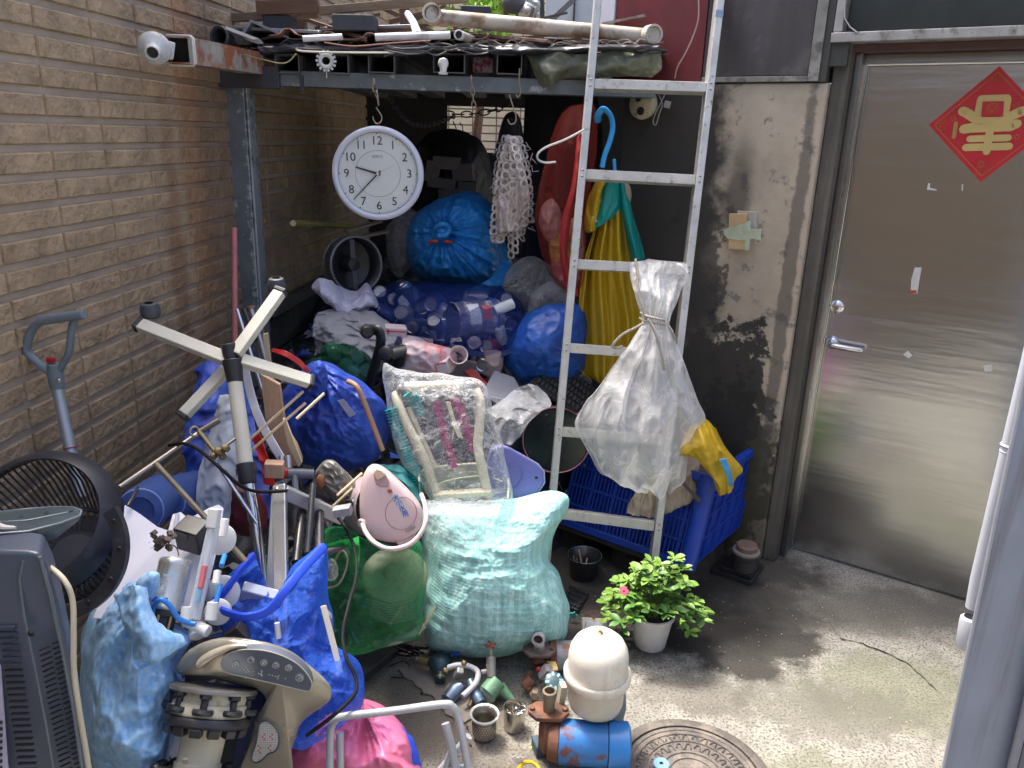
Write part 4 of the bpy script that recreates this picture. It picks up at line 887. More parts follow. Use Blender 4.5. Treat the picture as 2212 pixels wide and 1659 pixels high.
# ---- big blue sack
bsk = M('blue_sack', (.02, .24, .66), .38, var=.35, vs=6, bump=.3, bs=90, col2=(.05, .36, .80), amt=.40, ss=38, edge=.15)  # paler flecks paint the glint of the crinkled weave into the colour
bs_ = thing('blue_sack', 'big round bright blue woven sack tied in the middle, on top of the heap', 'sack', P(990, 615, 3.7))
o = pillow('sack', [(955, 428), (1000, 414), (1045, 425), (1075, 465), (1090, 520), (1098, 570), (1085, 605), (1040, 620), (980, 620), (925, 612), (892, 585), (876, 540), (880, 490), (905, 455)], 3.72, .26, bsk, bs_, folds=((-.03, 4), (.016, 8), (.008, 20)), knot=(952, 502, .030, 3.9), sd=2, N=220, K=60)
mb = MB().tube(wire([P(935, 505, 3.46), P(942, 490, 3.42), P(958, 484, 3.41), (P(970, 494, 3.43)), P(962, 508, 3.42), P(946, 510, 3.42)]), [.012]*36, 10); part('knot', mb, bsk, bs_)
part('knot', MB().ball(P(955, 498, 3.44), (.028, .022), 12, 8), bsk, bs_)
mb = MB().tube(wire([P(926, 524, 3.44), P(934, 522, 3.42), P(945, 520, 3.42)]), .007, 7); part('red_tie', mb, M('red_tie', (.55, .06, .03), .5), bs_); part('red_tie', MB().tube(wire([P(960, 522, 3.42), P(968, 522, 3.41), P(976, 523, 3.43)]), .006, 7), M('red_tie', 0), bs_)
o = sheet('tail', [[(1085, 560, 3.6), (1100, 565, 3.6), (1110, 580, 3.6)], [(1060, 600, 3.48), (1085, 605, 3.5), (1105, 600, 3.55)], [(1000, 628, 3.44), (1050, 632, 3.44), (1085, 622, 3.5)], [(965, 626, 3.46), (1000, 636, 3.46), (1040, 640, 3.46)]], bsk, bs_, nu=40, nv=50, folds=((.01, 20),), sd=5)
# ---- drink cans in blue netting
cb = [M('can_navy', (.025, .03, .08), .35, .5, bump=.03), M('can_white', (.45, .47, .55), .3, .4, bump=.03), M('can_red', (.30, .04, .04), .3, .4, bump=.03), M('can_blue', (.06, .10, .24), .35, .4, bump=.03), M('can_gold', (.38, .30, .07), .3, .6, bump=.03)]
lids = M('can_lid', (.62, .65, .72), .25, .9, bump=.05); inkw = M('can_print', (.6, .62, .7), .4, .1, bump=0); inkd = M('can_print_dark', (.03, .05, .2), .4, bump=0)
protos = []; cn_ = ('dark blue', 'pale', 'red', 'mid blue', 'gold')
def make_can(m_, pm_):
    t = thing('drink_can', '', 'can', (0, 0, 0), 'drink cans in the blue net bag')
    part('body', MB().lathe([(.022, 0), (.025, .003), (.0325, .012), (.033, .02), (.033, .102), (.028, .113)], (0, 0, 0), (0, 0, 1), 20), m_, t)
    l_ = part('lid', MB().lathe([(.028, .113), (.027, .116), (.0255, .115), (.024, .1115), (.0001, .1115)], (0, 0, 0), (0, 0, 1), 20), lids, t)
    part('tab', MB().box((.006, 0, .1135), (.020, .012, .0015)), lids, l_, bevel=.001)
    mb = MB().lathe([(.0334, .035), (.0334, .09)], (0, 0, 0), (0, 0, 1), 6, a0=-.7, a1=.7); part('print', mb, pm_, t)
    part('band', MB().lathe([(.0333, .024), (.0333, .030)], (0, 0, 0), (0, 0, 1), 20), pm_, t)
    return t
for m_, p_ in zip(cb, (inkw, inkd, inkw, inkw, inkd)): protos.append(make_can(m_, p_))
random.seed(8)
poly = [(812, 645), (850, 622), (960, 622), (1080, 628), (1118, 660), (1122, 715), (1060, 762), (990, 768), (930, 742), (872, 702), (830, 690)]
def inpoly(x, y, pg):
    c = False
    for i in range(len(pg)):
        a, b = pg[i], pg[i-1]
        if (a[1] > y) != (b[1] > y) and x < (b[0]-a[0])*(y-a[1])/(b[1]-a[1])+a[0]: c = not c
    return c
placed = []; tries = 0
while len(placed) < 66 and tries < 5000:
    tries += 1; x = random.uniform(812, 1122); y = random.uniform(642, 768)
    if not inpoly(x, y, poly) or (935 < x < 1075 and 655 < y < 728): continue
    if any(math.hypot(x-a, y-b) < 19 for a, b in placed): continue
    placed.append((x, y))
for k, (x, y) in enumerate(placed):
    kk = random.choices(range(5), (5, 3, 1, 3, .6))[0]; pr = protos[kk]
    if pr.get('used'): t = pr.copy(); COL.objects.link(t); chs = [c for c in pr.children]
    else: t = pr; chs = []; pr['used'] = 1
    for c in chs:
        d = c.copy(); COL.objects.link(d); d.parent = t
        for g_ in c.children: h_ = g_.copy(); COL.objects.link(h_); h_.parent = d
    edge = min(1, min(abs(x-812), abs(1122-x))/80)
    Y = 3.42-(y-625)*.0022-.06*edge
    lab = ''; t['cc'] = cn_[kk]; t['cx'] = x; t['cy'] = y
    t['label'] = lab; t.location = P(x, y, Y)
    e_ = Euler((random.uniform(.2, 2.6), random.uniform(-1, 1), random.uniform(0, 6.28)))
    if random.random() < .35: e_ = Euler((math.pi/2+random.uniform(-.4, .4), random.uniform(-1, 1), random.uniform(-.5, .5)))
    t.rotation_euler = e_
cans = [o for o in bpy.data.objects if 'cc' in o]; wds = ('first', 'second', 'third', 'fourth', 'fifth', 'sixth', 'seventh', 'eighth', 'ninth', 'tenth', 'eleventh', 'twelfth')
for r_, rn_ in enumerate(('topmost', 'upper', 'middle', 'lower', 'lowest')):
    for cc in cn_:
        q_ = sorted([o for o in cans if o['cc'] == cc and min(4, int((o['cy']-620)/30)) == r_], key=lambda o: o['cx'])
        for k, o in enumerate(q_): o['label'] = wds[k]+' '+cc+' drink can from the left, '+rn_+' layer of the blue net' if len(q_) > 1 else 'only '+cc+' drink can in the '+rn_+' layer of the blue net'
for o in cans:
    for k in ('cc', 'cx', 'cy', 'used'):
        if k in o: del o[k]
bnet = FILM('blue_net', (.008, .035, .24), .30, .75, rough=.5, bs=70, crk=.14, bump=.8)
pillow('net_shadow_fill', [(830, 650), (870, 630), (960, 625), (1080, 632), (1112, 680), (1100, 730), (1040, 752), (960, 745), (880, 700)], 3.5, .12, M('navy_fill', (.012, .016, .06), .6, bump=.5), parent=thing('can_gap_filler', 'dark filler added behind the drink cans in the blue net bag', 'bag', P(970, 740, 3.5)), folds=((-.03, 12),), N=90, K=20)  # dark filler added for shadow between the cans, hiding the floor
o = pillow('blue_net_bag', [(805, 648), (850, 612), (960, 612), (1085, 620), (1128, 655), (1132, 718), (1100, 752), (1040, 775), (985, 772), (925, 748), (868, 708), (818, 692)], 3.21, .26, bnet, folds=((.015, 8), (.006, 30)), sd=12, N=140, K=26, slope=(0, -2.2)); tag(o, 'blue net bag full of crushed drink cans under the big blue sack', 'net bag')
o = sheet('net_rim', [[(975, 735, 3.05), (1010, 752, 3.0), (1060, 762, 3.0), (1100, 752, 3.02), (1126, 735, 3.08)], [(978, 748, 3.03), (1012, 766, 2.97), (1062, 774, 2.97), (1104, 762, 3.0), (1130, 742, 3.06)]], M('navy_net', (.015, .025, .12), .6, bump=.6, bs=120), nu=60, nv=8, folds=((.006, 20),)); o.name = 'rolled_netting'
tag(o, 'dark blue rolled rim of netting under the drink cans', 'netting')
tin = thing('big_tin', 'big round tin with a printed label lying among the drink cans', 'tin', P(1010, 690, 3.1)); a = P(978, 692, 3.02); b = P(1072, 682, 3.12); ax = (b-a).normalized(); L = (b-a).length
part('can_wall', MB().lathe([(.070, 0), (.073, .004), (.070, .010), (.070, L-.01), (.073, L-.004), (.07, L)], a, ax, 40), M('tin_print', (.16, .17, .32), .35, .5, var=.5, vs=25, bump=.05, col2=(.5, .48, .5), amt=.42, ss=22), tin)
part('base', MB().lathe([(.0001, .004), (.066, .004), (.07, .0)], a, ax, 40), M('tin_base', (.045, .05, .075), .4, .6), tin)
x, y, z = frame(ax); up = (V3((0, -1, .5))-ax*V3((0, -1, .5)).dot(ax)).normalized()
for c_, w_, h_, m_ in ((.35, .05, .045, inkw), (.62, .035, .03, M('label_red', (.45, .08, .08), .5))):
    sd_ = ax.cross(up); q0 = a+ax*L*c_
    mb = MB(); mb.lathe([(.0712, L*c_-w_/2), (.0712, L*c_+w_/2)], a, ax, 8, up=None, a0=math.atan2(up.dot(y), up.dot(x))-h_/.07, a1=math.atan2(up.dot(y), up.dot(x))+h_/.07); part('label', mb, m_, tin)
part('strap', MB().ring(a+ax*L*.86, ax, .074, .004, 36, 5), M('blue_strap', (.02, .06, .5), .5), tin)
for k, (x0, y0, x1, y1, lab) in enumerate(((1068, 672, 1108, 655, 'pale plastic tube lying right of the big tin'), (1078, 706, 1086, 740, 'pale drink carton standing right of the big tin'))):
    single('plastic_tube', rod(x0, y0, 3.05, x1, y1, 3.08, .022, 16), M('pale_tube', (.5, .56, .6), .4), lab, 'tube', bevel=.003)
# ---- pale bags right of the blue sack
smoke = FILM('smoky_film', (.50, .51, .52), .34, .85, rough=.25, bs=5, bump=.25, crk=.07, tl=.35)
o = pillow('grey_bag', [(1095, 590), (1130, 560), (1165, 556), (1200, 590), (1225, 640), (1222, 665), (1190, 668), (1150, 688), (1125, 670), (1100, 640), (1085, 625)], 3.35, .14, smoke, folds=((.034, 6), (.016, 14), (.006, 34)), knot=(1172, 582, .02, 3), sd=5, N=120, K=30); tag(o, 'smoky grey plastic bag bulging out between the blue sack and the red net', 'bag')
o = pillow('grey_bag', [(1150, 640), (1185, 610), (1225, 620), (1240, 660), (1200, 690), (1165, 700), (1140, 680)], 3.2, .08, smoke, folds=((.03, 8), (.014, 18)), sd=15, N=90, K=20); tag(o, 'smaller wrinkled grey plastic bag resting on the dark blue bag', 'bag')
pipk = M('rosy_bag', (.40, .30, .31), .5, var=.2, bump=.3)
o = pillow('rosy_bag', [(1030, 770), (1060, 755), (1085, 762), (1082, 800), (1062, 818), (1040, 805)], 3.02, .06, pipk, folds=((.01, 14),), sd=3, N=80, K=18); tag(o, 'small pinkish bag tucked under the rim of the blue net', 'bag')
db = M('deep_blue_bag', (.012, .075, .36), .38, var=.35, vs=7, bump=.4, bs=60, col2=(.03, .14, .55), amt=.40, ss=34, edge=.15)  # lighter flecks are painted sheen of the wrinkled weave
o = pillow('blue_bag', [(1092, 740), (1125, 690), (1170, 662), (1225, 655), (1262, 680), (1262, 790), (1225, 830), (1150, 835), (1110, 815), (1086, 780)], 3.12, .16, db, folds=((.016, (9, 9, 5)), (.006, 24)), sd=7, N=160, K=40); tag(o, 'blue woven bag behind the left rail of the ladder, above the keyboard', 'bag')
# ---- punched strips
spn = M('cream_strip', (.60, .56, .54), .6, var=.3, vs=20, bump=.2, col2=(.26, .17, .11), amt=.42, ss=30, edge=.15); st = thing('strip_bundle', 'bundle of cream punched plastic strips hanging beside the red net bag', 'strip bundle', P(1104, 290, 3.25))
random.seed(31)
paths = [[(1100, 298), (1082, 360), (1073, 430), (1066, 500), (1074, 520), (1086, 505)], [(1102, 298), (1095, 350), (1086, 420), (1078, 480), (1080, 515), (1092, 490), (1094, 440)], [(1106, 298), (1110, 360), (1108, 430), (1112, 500), (1112, 562)], [(1108, 298), (1120, 350), (1132, 400), (1136, 450), (1130, 500)],
         [(1104, 300), (1104, 360), (1097, 420), (1100, 470), (1104, 500)], [(1110, 300), (1128, 350), (1142, 400), (1144, 440), (1142, 480)], [(1106, 300), (1116, 370), (1122, 440), (1120, 500), (1124, 520)], [(1100, 300), (1088, 340), (1078, 390), (1072, 450)], [(1108, 300), (1118, 340), (1116, 400), (1106, 460), (1098, 480)]]
paths += [[(x+random.uniform(-9, 9), y) for x, y in pa] for pa in paths[:7]]
for k, pa in enumerate(paths):
    Yk = 3.2-.03*(k % 4)+.01*k; pw = spl([P(x, y, Yk-.04*math.sin(i*1.1)) for i, (x, y) in enumerate(pa)], 90)
    L = [0]
    for a, b in zip(pw, pw[1:]): L.append(L[-1]+(b-a).length)
    mb = MB(); d = .012; i = 0; tw_ = random.uniform(0, 3)
    while d < L[-1]-.01:
        while i < 88 and L[i+1] < d: i += 1
        tg_ = (pw[i+1]-pw[i]).normalized(); fa_ = V3((math.sin(tw_+d*5)*.8, -1, 0)); fa_ = (fa_-tg_*fa_.dot(tg_)).normalized(); x = tg_; y = fa_.cross(tg_)
        w = .018; n = 12
        ring_o = []; ring_i = []
        for q_ in range(n):
            a = q_/n*6.283; ca, sa = math.cos(a), math.sin(a); m_ = max(abs(ca), abs(sa)); ring_o.append(pw[i]+x*(ca/m_*.0175)+y*(sa/m_*w)); ring_i.append(pw[i]+x*(ca*.0115)+y*(sa*.0115))
        mb.add(ring_o+ring_i, [(q_, (q_+1) % n, n+(q_+1) % n, n+q_) for q_ in range(n)])
        d += .034
    part('punched_strip', mb, spn, st, smooth=False, solid=.002)
o = sheet('backing_strip', [[(1092, 300, 3.22), (1106, 295, 3.2), (1118, 300, 3.22)], [(1078, 360, 3.21), (1106, 360, 3.17), (1132, 360, 3.21)], [(1070, 430, 3.2), (1104, 430, 3.15), (1144, 430, 3.2)], [(1072, 500, 3.21), (1100, 500, 3.17), (1132, 490, 3.22)]], spn, st, nu=40, nv=50, folds=((.02, (25, 25, 7)), (.01, (60, 60, 16))), sd=2)
mb = MB()
for _ in range(60):
    c = P(random.uniform(1064, 1150), random.uniform(300, 520), 3.13+random.uniform(0, .08)); mb.tube([c, c+V3((random.uniform(-.02, .02), -.01, random.uniform(-.03, .01))), c+V3((random.uniform(-.03, .03), 0, random.uniform(-.04, 0)))], .0012, 4)
part('torn_fringe', mb, spn, st, stuff=True)
o = pillow('black_bag', [(1085, 262), (1100, 244), (1118, 250), (1130, 290), (1134, 400), (1128, 480), (1075, 480), (1064, 380), (1072, 310)], 3.5, .1, blackp, folds=((.02, 8),), sd=3, N=90, K=20); tag(o, 'black bag hanging behind the cream punched strips', 'bag')
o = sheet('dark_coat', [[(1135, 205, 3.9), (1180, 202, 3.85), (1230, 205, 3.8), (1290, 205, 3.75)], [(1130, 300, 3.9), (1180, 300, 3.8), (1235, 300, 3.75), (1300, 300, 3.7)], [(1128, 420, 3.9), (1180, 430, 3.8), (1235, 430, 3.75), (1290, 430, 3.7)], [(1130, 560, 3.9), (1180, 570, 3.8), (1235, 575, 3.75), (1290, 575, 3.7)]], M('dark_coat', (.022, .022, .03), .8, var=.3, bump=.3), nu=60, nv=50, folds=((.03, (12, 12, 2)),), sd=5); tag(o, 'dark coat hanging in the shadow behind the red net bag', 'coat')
# ---- red net bag
rcon = [('pink_lump', [(1190, 560), (1225, 540), (1255, 575), (1255, 630), (1225, 625), (1198, 600)], (.55, .16, .17), 'pink'), ('yellow_lump', [(1185, 515), (1212, 500), (1232, 540), (1235, 580), (1212, 585), (1190, 560)], (.55, .30, .08), 'yellow'), ('beige_lump', [(1222, 480), (1258, 478), (1262, 560), (1240, 575), (1226, 530)], (.42, .30, .22), 'beige'), ('pale_lump', [(1168, 450), (1195, 430), (1212, 470), (1205, 515), (1180, 520), (1166, 490)], (.42, .22, .2), 'pale')]
rb = thing('red_net_bag', 'long red net bag of soft pink and yellow plastic hanging left of the ladder', 'net bag', P(1220, 640, 3.1))
for nm, ol, c_, _ in rcon: pillow(nm, ol, 3.16, .07, M(nm, c_, .6, var=.25, vs=20, bump=.5), rb, folds=((.016, 14), (.008, 34)), sd=len(nm), N=70, K=16)
rnet = FILM('red_net', (.30, .03, .018), .26, .6, rough=.6, bs=50, crk=.12, tl=.3)
pillow('net', [(1222, 238), (1250, 225), (1285, 232), (1288, 330), (1272, 420), (1268, 560), (1264, 645), (1240, 645), (1205, 618), (1178, 570), (1160, 500), (1158, 450), (1170, 380), (1188, 310), (1205, 262)], 3.16, .12, rnet, rb, folds=((.014, (12, 12, 3)), (.006, 34)), sd=6, N=150, K=30)
o = sheet('net_fold', [[(1246, 300, 3.05), (1252, 290, 3.03), (1262, 290, 3.03)], [(1234, 400, 3.03), (1242, 400, 3.0), (1250, 400, 3.02)], [(1212, 480, 3.03), (1222, 480, 3.01), (1232, 480, 3.03)], [(1210, 560, 3.03), (1218, 560, 3.01), (1226, 560, 3.03)], [(1226, 640, 3.05), (1236, 640, 3.03), (1250, 640, 3.05)]], M('red_fabric', (.34, .02, .02), .6, var=.25, bump=.3), rb, nu=24, nv=70, folds=((.006, 22),))
# hose
mb = MB().tube(wire([P(1290, 262, 3.06), P(1292, 248, 3.02), P(1304, 236, 3.0), (P(1318, 250, 3.0)), P(1323, 275, 3.0), P(1317, 305, 3.0), P(1306, 335, 3.0), P(1300, 362, 3.0)]), .0135, 12, flat=.6)
single('blue_hose', mb, M('blue_hose', (.03, .28, .60), .35, bump=.05), 'bright blue plastic hose bent over the hook above the raincoat', 'hose')
mb = MB(); mb.tube([P(1326, 345, 3.05), P(1328, 375, 3.02)], .007, 8); single('blue_hanger', mb, M('blue_hose', 0), 'small blue hanger stub sticking up behind the second rung of the ladder', 'hanger')
# ---- yellow and teal raincoat
yel = M('yellow_vinyl', (.50, .33, .012), .42, var=.22, vs=8, bump=.25, bs=90, col2=(.33, .21, .01), amt=.36, ss=8, edge=.15); tea = M('teal_vinyl', (.0, .24, .22), .42, var=.2, bump=.2); rc_ = thing('raincoat', 'yellow and teal raincoat hanging behind the ladder', 'raincoat', P(1310, 820, 3.100))
sheet('coat_body', [[(1300, 392, 3.180), (1320, 390, 3.130), (1345, 392, 3.180)], [(1284, 480, 3.160), (1318, 470, 3.100), (1352, 480, 3.160)], [(1260, 560, 3.140), (1316, 560, 3.080), (1368, 560, 3.150)], [(1250, 640, 3.120), (1318, 640, 3.060), (1380, 640, 3.140)], [(1246, 720, 3.100), (1320, 720, 3.040), (1388, 720, 3.130)], [(1250, 790, 3.080), (1315, 800, 3.030), (1372, 800, 3.110)], [(1275, 820, 3.080), (1308, 830, 3.030), (1345, 835, 3.110)]], yel, rc_, nu=120, nv=70, folds=((.012, (9, 9, 2.5)), (-.01, 7)), fold_u=(.030, 2.6, 1), sd=2)
sheet('sleeve', [[(1286, 392, 3.130), (1300, 390, 3.080), (1314, 392, 3.120)], [(1270, 430, 3.110), (1288, 430, 3.060), (1302, 430, 3.100)], [(1262, 470, 3.110), (1278, 472, 3.060), (1292, 470, 3.100)], [(1262, 498, 3.120), (1274, 502, 3.080), (1290, 490, 3.110)]], yel, rc_, nu=30, nv=40, folds=((.012, 22),))
sheet('teal_yoke', [[(1303, 392, 3.110), (1320, 390, 3.070), (1338, 392, 3.110)], [(1292, 430, 3.100), (1318, 428, 3.060), (1340, 440, 3.110)], [(1278, 482, 3.100), (1312, 452, 3.060), (1342, 452, 3.120)], [(1272, 500, 3.110), (1298, 486, 3.080), (1330, 462, 3.100)]], tea, rc_, nu=50, nv=40, folds=((.012, (24, 24, 4)),))
sheet('teal_band', [[(1334, 392, 3.120), (1342, 392, 3.100), (1350, 394, 3.130)], [(1342, 450, 3.100), (1352, 450, 3.070), (1364, 455, 3.110)], [(1354, 520, 3.100), (1366, 520, 3.060), (1382, 515, 3.110)], [(1364, 566, 3.100), (1378, 562, 3.060), (1392, 558, 3.110)]], tea, rc_, nu=24, nv=50, folds=((.01, (24, 24, 4)),))
for x, y in ((1280, 470), (1276, 498), (1288, 478)): part('snap_button', MB().ball(P(x, y, 3.05), (.004, .004), 8, 6), M('snap', (.6, .6, .4), .3, .5), rc_)
single('beige_bundle', MB().ball(P(1348, 425, 3.12), (.028, .055), 18, 12), M('beige_cloth_dim', (.32, .27, .22), .8), 'beige cloth lump hanging beside the raincoat', 'cloth')
# ---- black chair frame, pink striped bags
bp2 = M('satin_black', (.018, .018, .02), .38, var=.2, bump=.05); cf = thing('chair_base', 'black plastic chair legs with round ends standing between the grey cloth and pink boxes', 'chair base', P(810, 820, 2.85))
part('leg', MB().tube(wire([P(800, 712, 2.86), P(818, 716, 2.84), (P(822, 740, 2.84)), P(812, 780, 2.86), P(800, 825, 2.88), P(800, 860, 2.9)]), [.013]*36, 12, flat=1.6), bp2, cf)
part('roller', MB().lathe([(.0001, .022), (.018, .022), (.025, .016), (.026, -.016), (.018, -.022), (.0001, -.022)], P(792, 716, 2.82), V3((.3, -1, .1)), 24), bp2, cf)
part('roller', MB().lathe([(.0001, .024), (.02, .024), (.028, .018), (.029, -.018), (.018, -.022), (.0001, -.022)], P(836, 764, 2.80), V3((-.2, -1, .3)), 24), bp2, cf)
part('leg', MB().tube([P(842, 768, 2.80), P(866, 758, 2.82), P(862, 782, 2.84), P(850, 790, 2.86)], [.026, .028, .024, .015], 12), bp2, cf)
wh = M('white_carton', (.62, .52, .54), .6, var=.1, bump=.05); rdm = M('carton_red', (.55, .06, .08), .5, bump=0)
def carton(label, x, y, Y, sz, rot, stripe=True, txt=None):
    t = thing('carton', label, 'carton', P(x, y, Y), 'white and red cartons in the middle of the heap'); c = P(x, y, Y); R = Euler(rot).to_matrix(); bx = part('box', MB().box(c, sz, R), wh, t, bevel=.003)
    if stripe:
        mb = MB(); mb.box(c+R @ V3((-sz[0]*.36, -sz[1]/2-.0008, 0)), (.006, .001, sz[2]*.9), R); part('stripe', mb, rdm, bx, smooth=False)
        mb = MB(); mb.box(c+R @ V3((0, -sz[1]/2-.0008, sz[2]*.38)), (sz[0]*.9, .001, .005), R); part('stripe', mb, rdm, bx, smooth=False)
    if txt: text('lettering', txt, sz[2]*.4, c+R @ V3((.005, -sz[1]/2-.001, 0)), R @ V3((1, 0, 0)), R @ V3((0, 0, 1)), M('can_print_dark', 0), bx)
carton('pink and white carton with dark lettering leaning behind the black chair legs', 852, 732, 3.0, (.085, .05, .11), (.15, .08, .25), txt='優')
carton('small white carton with a red edge at the right of the striped bag', 958, 788, 2.86, (.06, .06, .05), (.2, -.25, -.3))
carton('white and red carton top showing above the striped bag', 900, 752, 2.98, (.12, .08, .06), (.3, .15, .1))
single('paper_cup', MB().lathe([(.026, 0), (.034, .07), (.036, .073), (.033, .072), (.025, .01)], P(985, 775, 2.9), (.2, -.9, .5), 20), wh, 'white ribbed paper cup lying by the small carton', 'cup')
stb = M('striped_bag', (.62, .50, .52), .5, var=.15, vs=10, bump=.3, streak=((.60, .12, .14), 22, .42))
o = pillow('striped_bag', [(850, 760), (885, 738), (930, 742), (972, 752), (985, 775), (975, 805), (930, 812), (890, 806), (862, 798)], 2.9, .06, stb, folds=((.012, (14, 14, 10)), (.007, 30)), sd=4, N=100, K=22); tag(o, 'crumpled white plastic bag with red stripes in the middle of the heap', 'bag')
single('grey_card', MB().box(P(1000, 800, 2.95), (.09, .012, .10), (.3, .2, .1)), M('mauve_card', (.16, .12, .15), .6), 'mauve grey card leaning under the rim of the blue net', 'card', bevel=.002)
single('red_card', MB().bar(P(1010, 800, 2.9), P(1045, 835, 2.85), .05, .012), M('deep_red', (.25, .03, .03), .6), 'dark red card edge below the small pinkish bag', 'card', bevel=.002)
single('flat_lid', MB().prism([P(1040, 850, 2.75), P(1068, 800, 2.92), P(1110, 815, 2.95), P(1130, 850, 2.85), P(1085, 880, 2.72)], (0, .02, -.01)), M('grey_lid', (.20, .21, .25), .5), 'flat grey plastic lid left of the keyboard', 'lid', bevel=.003)  # a loose plastic lid lying flat
# wire basket rim
t = thing('wire_basket', 'small white wire basket edge right of the clear bag', 'basket', P(1060, 865, 2.7))
a = [P(1042+i*8, 862-math.sin(i/5*3.14)*4, 2.68) for i in range(6)]; part('top_wire', MB().tube(a, .002, 6), M('wire_white', 0), t)
mb = MB()
for i in range(9): mb.tube([P(1044+i*4.6, 861, 2.68), P(1043+i*4.4, 884, 2.69)], .0011, 5)
part('upright_wire', mb, M('wire_white', 0), t, stuff=True)
# ================================================================ keyboard, tray, case
kb = thing('keyboard', 'black computer keyboard tilted behind the left rail of the ladder', 'keyboard', P(1210, 860, 2.7))
A, B, C_, D_ = P(1143, 824, 2.96), P(1210, 779, 3.08), P(1300, 850, 3.06), P(1243, 893, 2.93)
kn = (D_-A).cross(B-A).normalized()
if kn.y > 0: kn = -kn
part('case', MB().prism([A, B, C_, D_], -kn*.02), M('kb_black', (.02, .02, .022), .4, bump=.05), kb, bevel=.004)
kbm = lambda u, v: A*(1-u)*(1-v)+D_*u*(1-v)+B*(1-u)*v+C_*u*v
keym = M('key_black', (.035, .035, .04), .45, bump=.05); kp = MB().add([V3((0, 0, 0))], [])
prk = None
ex = (D_-A).normalized(); ey = (B-A); ey = (ey-ex*ey.dot(ex)).normalized()
km = Matrix((ex, ey, kn)).transposed()
for r in range(5):
    for c in range(11):
        u = .05+c*.083; v = .08+r*.185; p = kbm(u+.036, v+.08)
        if prk is None:
            mb = MB(); w, h = (D_-A).length*.072, (B-A).length*.15
            vs = [V3((x*w/2*s, y*h/2*s, z)) for z, s in ((0, 1), (.007, .78)) for x, y in ((-1, -1), (1, -1), (1, 1), (-1, 1))]
            mb.add(vs, [(4, 5, 6, 7), (0, 1, 5, 4), (1, 2, 6, 5), (2, 3, 7, 6), (3, 0, 4, 7)]); prk = part('key', mb, keym, kb, smooth=False, local=True); o = prk
        else: o = prk.copy(); COL.objects.link(o); o.parent = kb
        o.location = p-V3(kb.location); o.rotation_euler = km.to_euler()
tc_ = P(1201, 951, 2.93); ta = V3((-.1, -1, .12)).normalized(); Rt = 77/FP*3.02
ty = thing('round_tray', 'round black lid with a thin pink rim standing behind the ladder', 'lid', P(1201, 1022, 2.93)); tblk = M('tray_black', (.012, .018, .02), .25, var=.3, bump=.05)
part('plate', MB().lathe([(.0001, .003), (Rt*.3, .003), (Rt*.305, .0045), (Rt*.32, .0045), (Rt*.325, .003), (Rt*.93, .002), (Rt*.96, -.004), (Rt*.96, -.03)], tc_, ta, 72), tblk, ty)
part('pink_rim', MB().lathe([(Rt*.955, -.02), (Rt*.965, .004), (Rt*.985, .006), (Rt, .0), (Rt, -.035), (Rt*.9, -.04), (.0001, -.04)], tc_, ta, 72), M('pink_plastic', (.62, .27, .32), .4, bump=.02), ty)
for x, y in ((1144, 977), (1270, 905), (1180, 897), (1262, 1005)): part('screw', MB().lathe([(.0001, .003), (.004, .002), (.006, .0)], PN(x, y, tc_+ta*.003, ta), ta, 12), M('screw_dark', (.06, .06, .07), .4), ty)
pur = M('purple_plastic', (.13, .13, .38), .35, var=.12, bump=.08, bs=60); pc_ = thing('purple_case', 'purple plastic case with rounded corners leaning below the round black lid', 'case', P(1115, 1078, 2.5))
pe = [(1052, 1000), (1062, 972), (1082, 962), (1100, 968), (1160, 1002), (1174, 1018), (1175, 1042), (1160, 1066), (1140, 1078), (1100, 1080), (1060, 1075)]
po = P(1110, 1020, 2.5); pn_ = V3((.15, -1, .25)).normalized(); mb = MB().prism([PN(x, y, po, pn_) for x, y in pe], -pn_*.055); cs = part('shell', mb, pur, pc_, bevel=.008)
mb = MB().prism([PN(x+(x-1110)*.0-1, y-1, po+pn_*.001, pn_)-pn_*.012 for x, y in pe], -pn_*.01)
part('edge_band', MB().tube([PN(x, y, po-pn_*.012, pn_) for x, y in pe], .004, 6, closed=True), M('lilac_plastic', (.42, .42, .62), .4), pc_)
part('oval_ridge', MB().tube([PN(1105+24*math.cos(a), 1030+26*math.sin(a)-8*math.cos(a), po+pn_*.0015, pn_) for a in [i/28*6.283 for i in range(28)]], .0022, 5, closed=True), pur, cs)
part('oval_dot', MB().lathe([(.0001, .002), (.004, 0)], PN(1098, 1028, po, pn_), pn_, 10), pur, cs); part('latch', MB().lathe([(.0001, .003), (.006, .001)], PN(1158, 1032, po, pn_), pn_, 12), tblk, cs)
# ================================================================ clear bag with frame, teal brush and pink brush
crm = M('cream_tube', (.62, .58, .42), .45, var=.12, vs=9, bump=.05); fr_ = thing('plastic_stand', 'cream tubular plastic frame inside the clear bag', 'frame', P(950, 1070, 2.42))
part('cross_tube', MB().tube([P(874, 836, 2.50), P(1000, 830, 2.50)], .0165, 16), crm, fr_)
part('side_tube', MB().tube(wire([P(855, 850, 2.50), P(860, 872, 2.47), P(880, 920, 2.44), P(905, 968, 2.42), P(922, 1005, 2.41), P(934, 1045, 2.40), P(946, 1075, 2.40)]), .0165, 14), crm, fr_)
part('side_tube', MB().tube(wire([P(1026, 842, 2.50), P(1037, 868, 2.48), P(1035, 920, 2.45), P(1032, 965, 2.43), P(1042, 1015, 2.41), P(1055, 1072, 2.40)]), .0165, 14), crm, fr_)
part('foot_bar', MB().bar(P(935, 1070, 2.39), P(1062, 1062, 2.39), .035, .02), crm, fr_, bevel=.006)
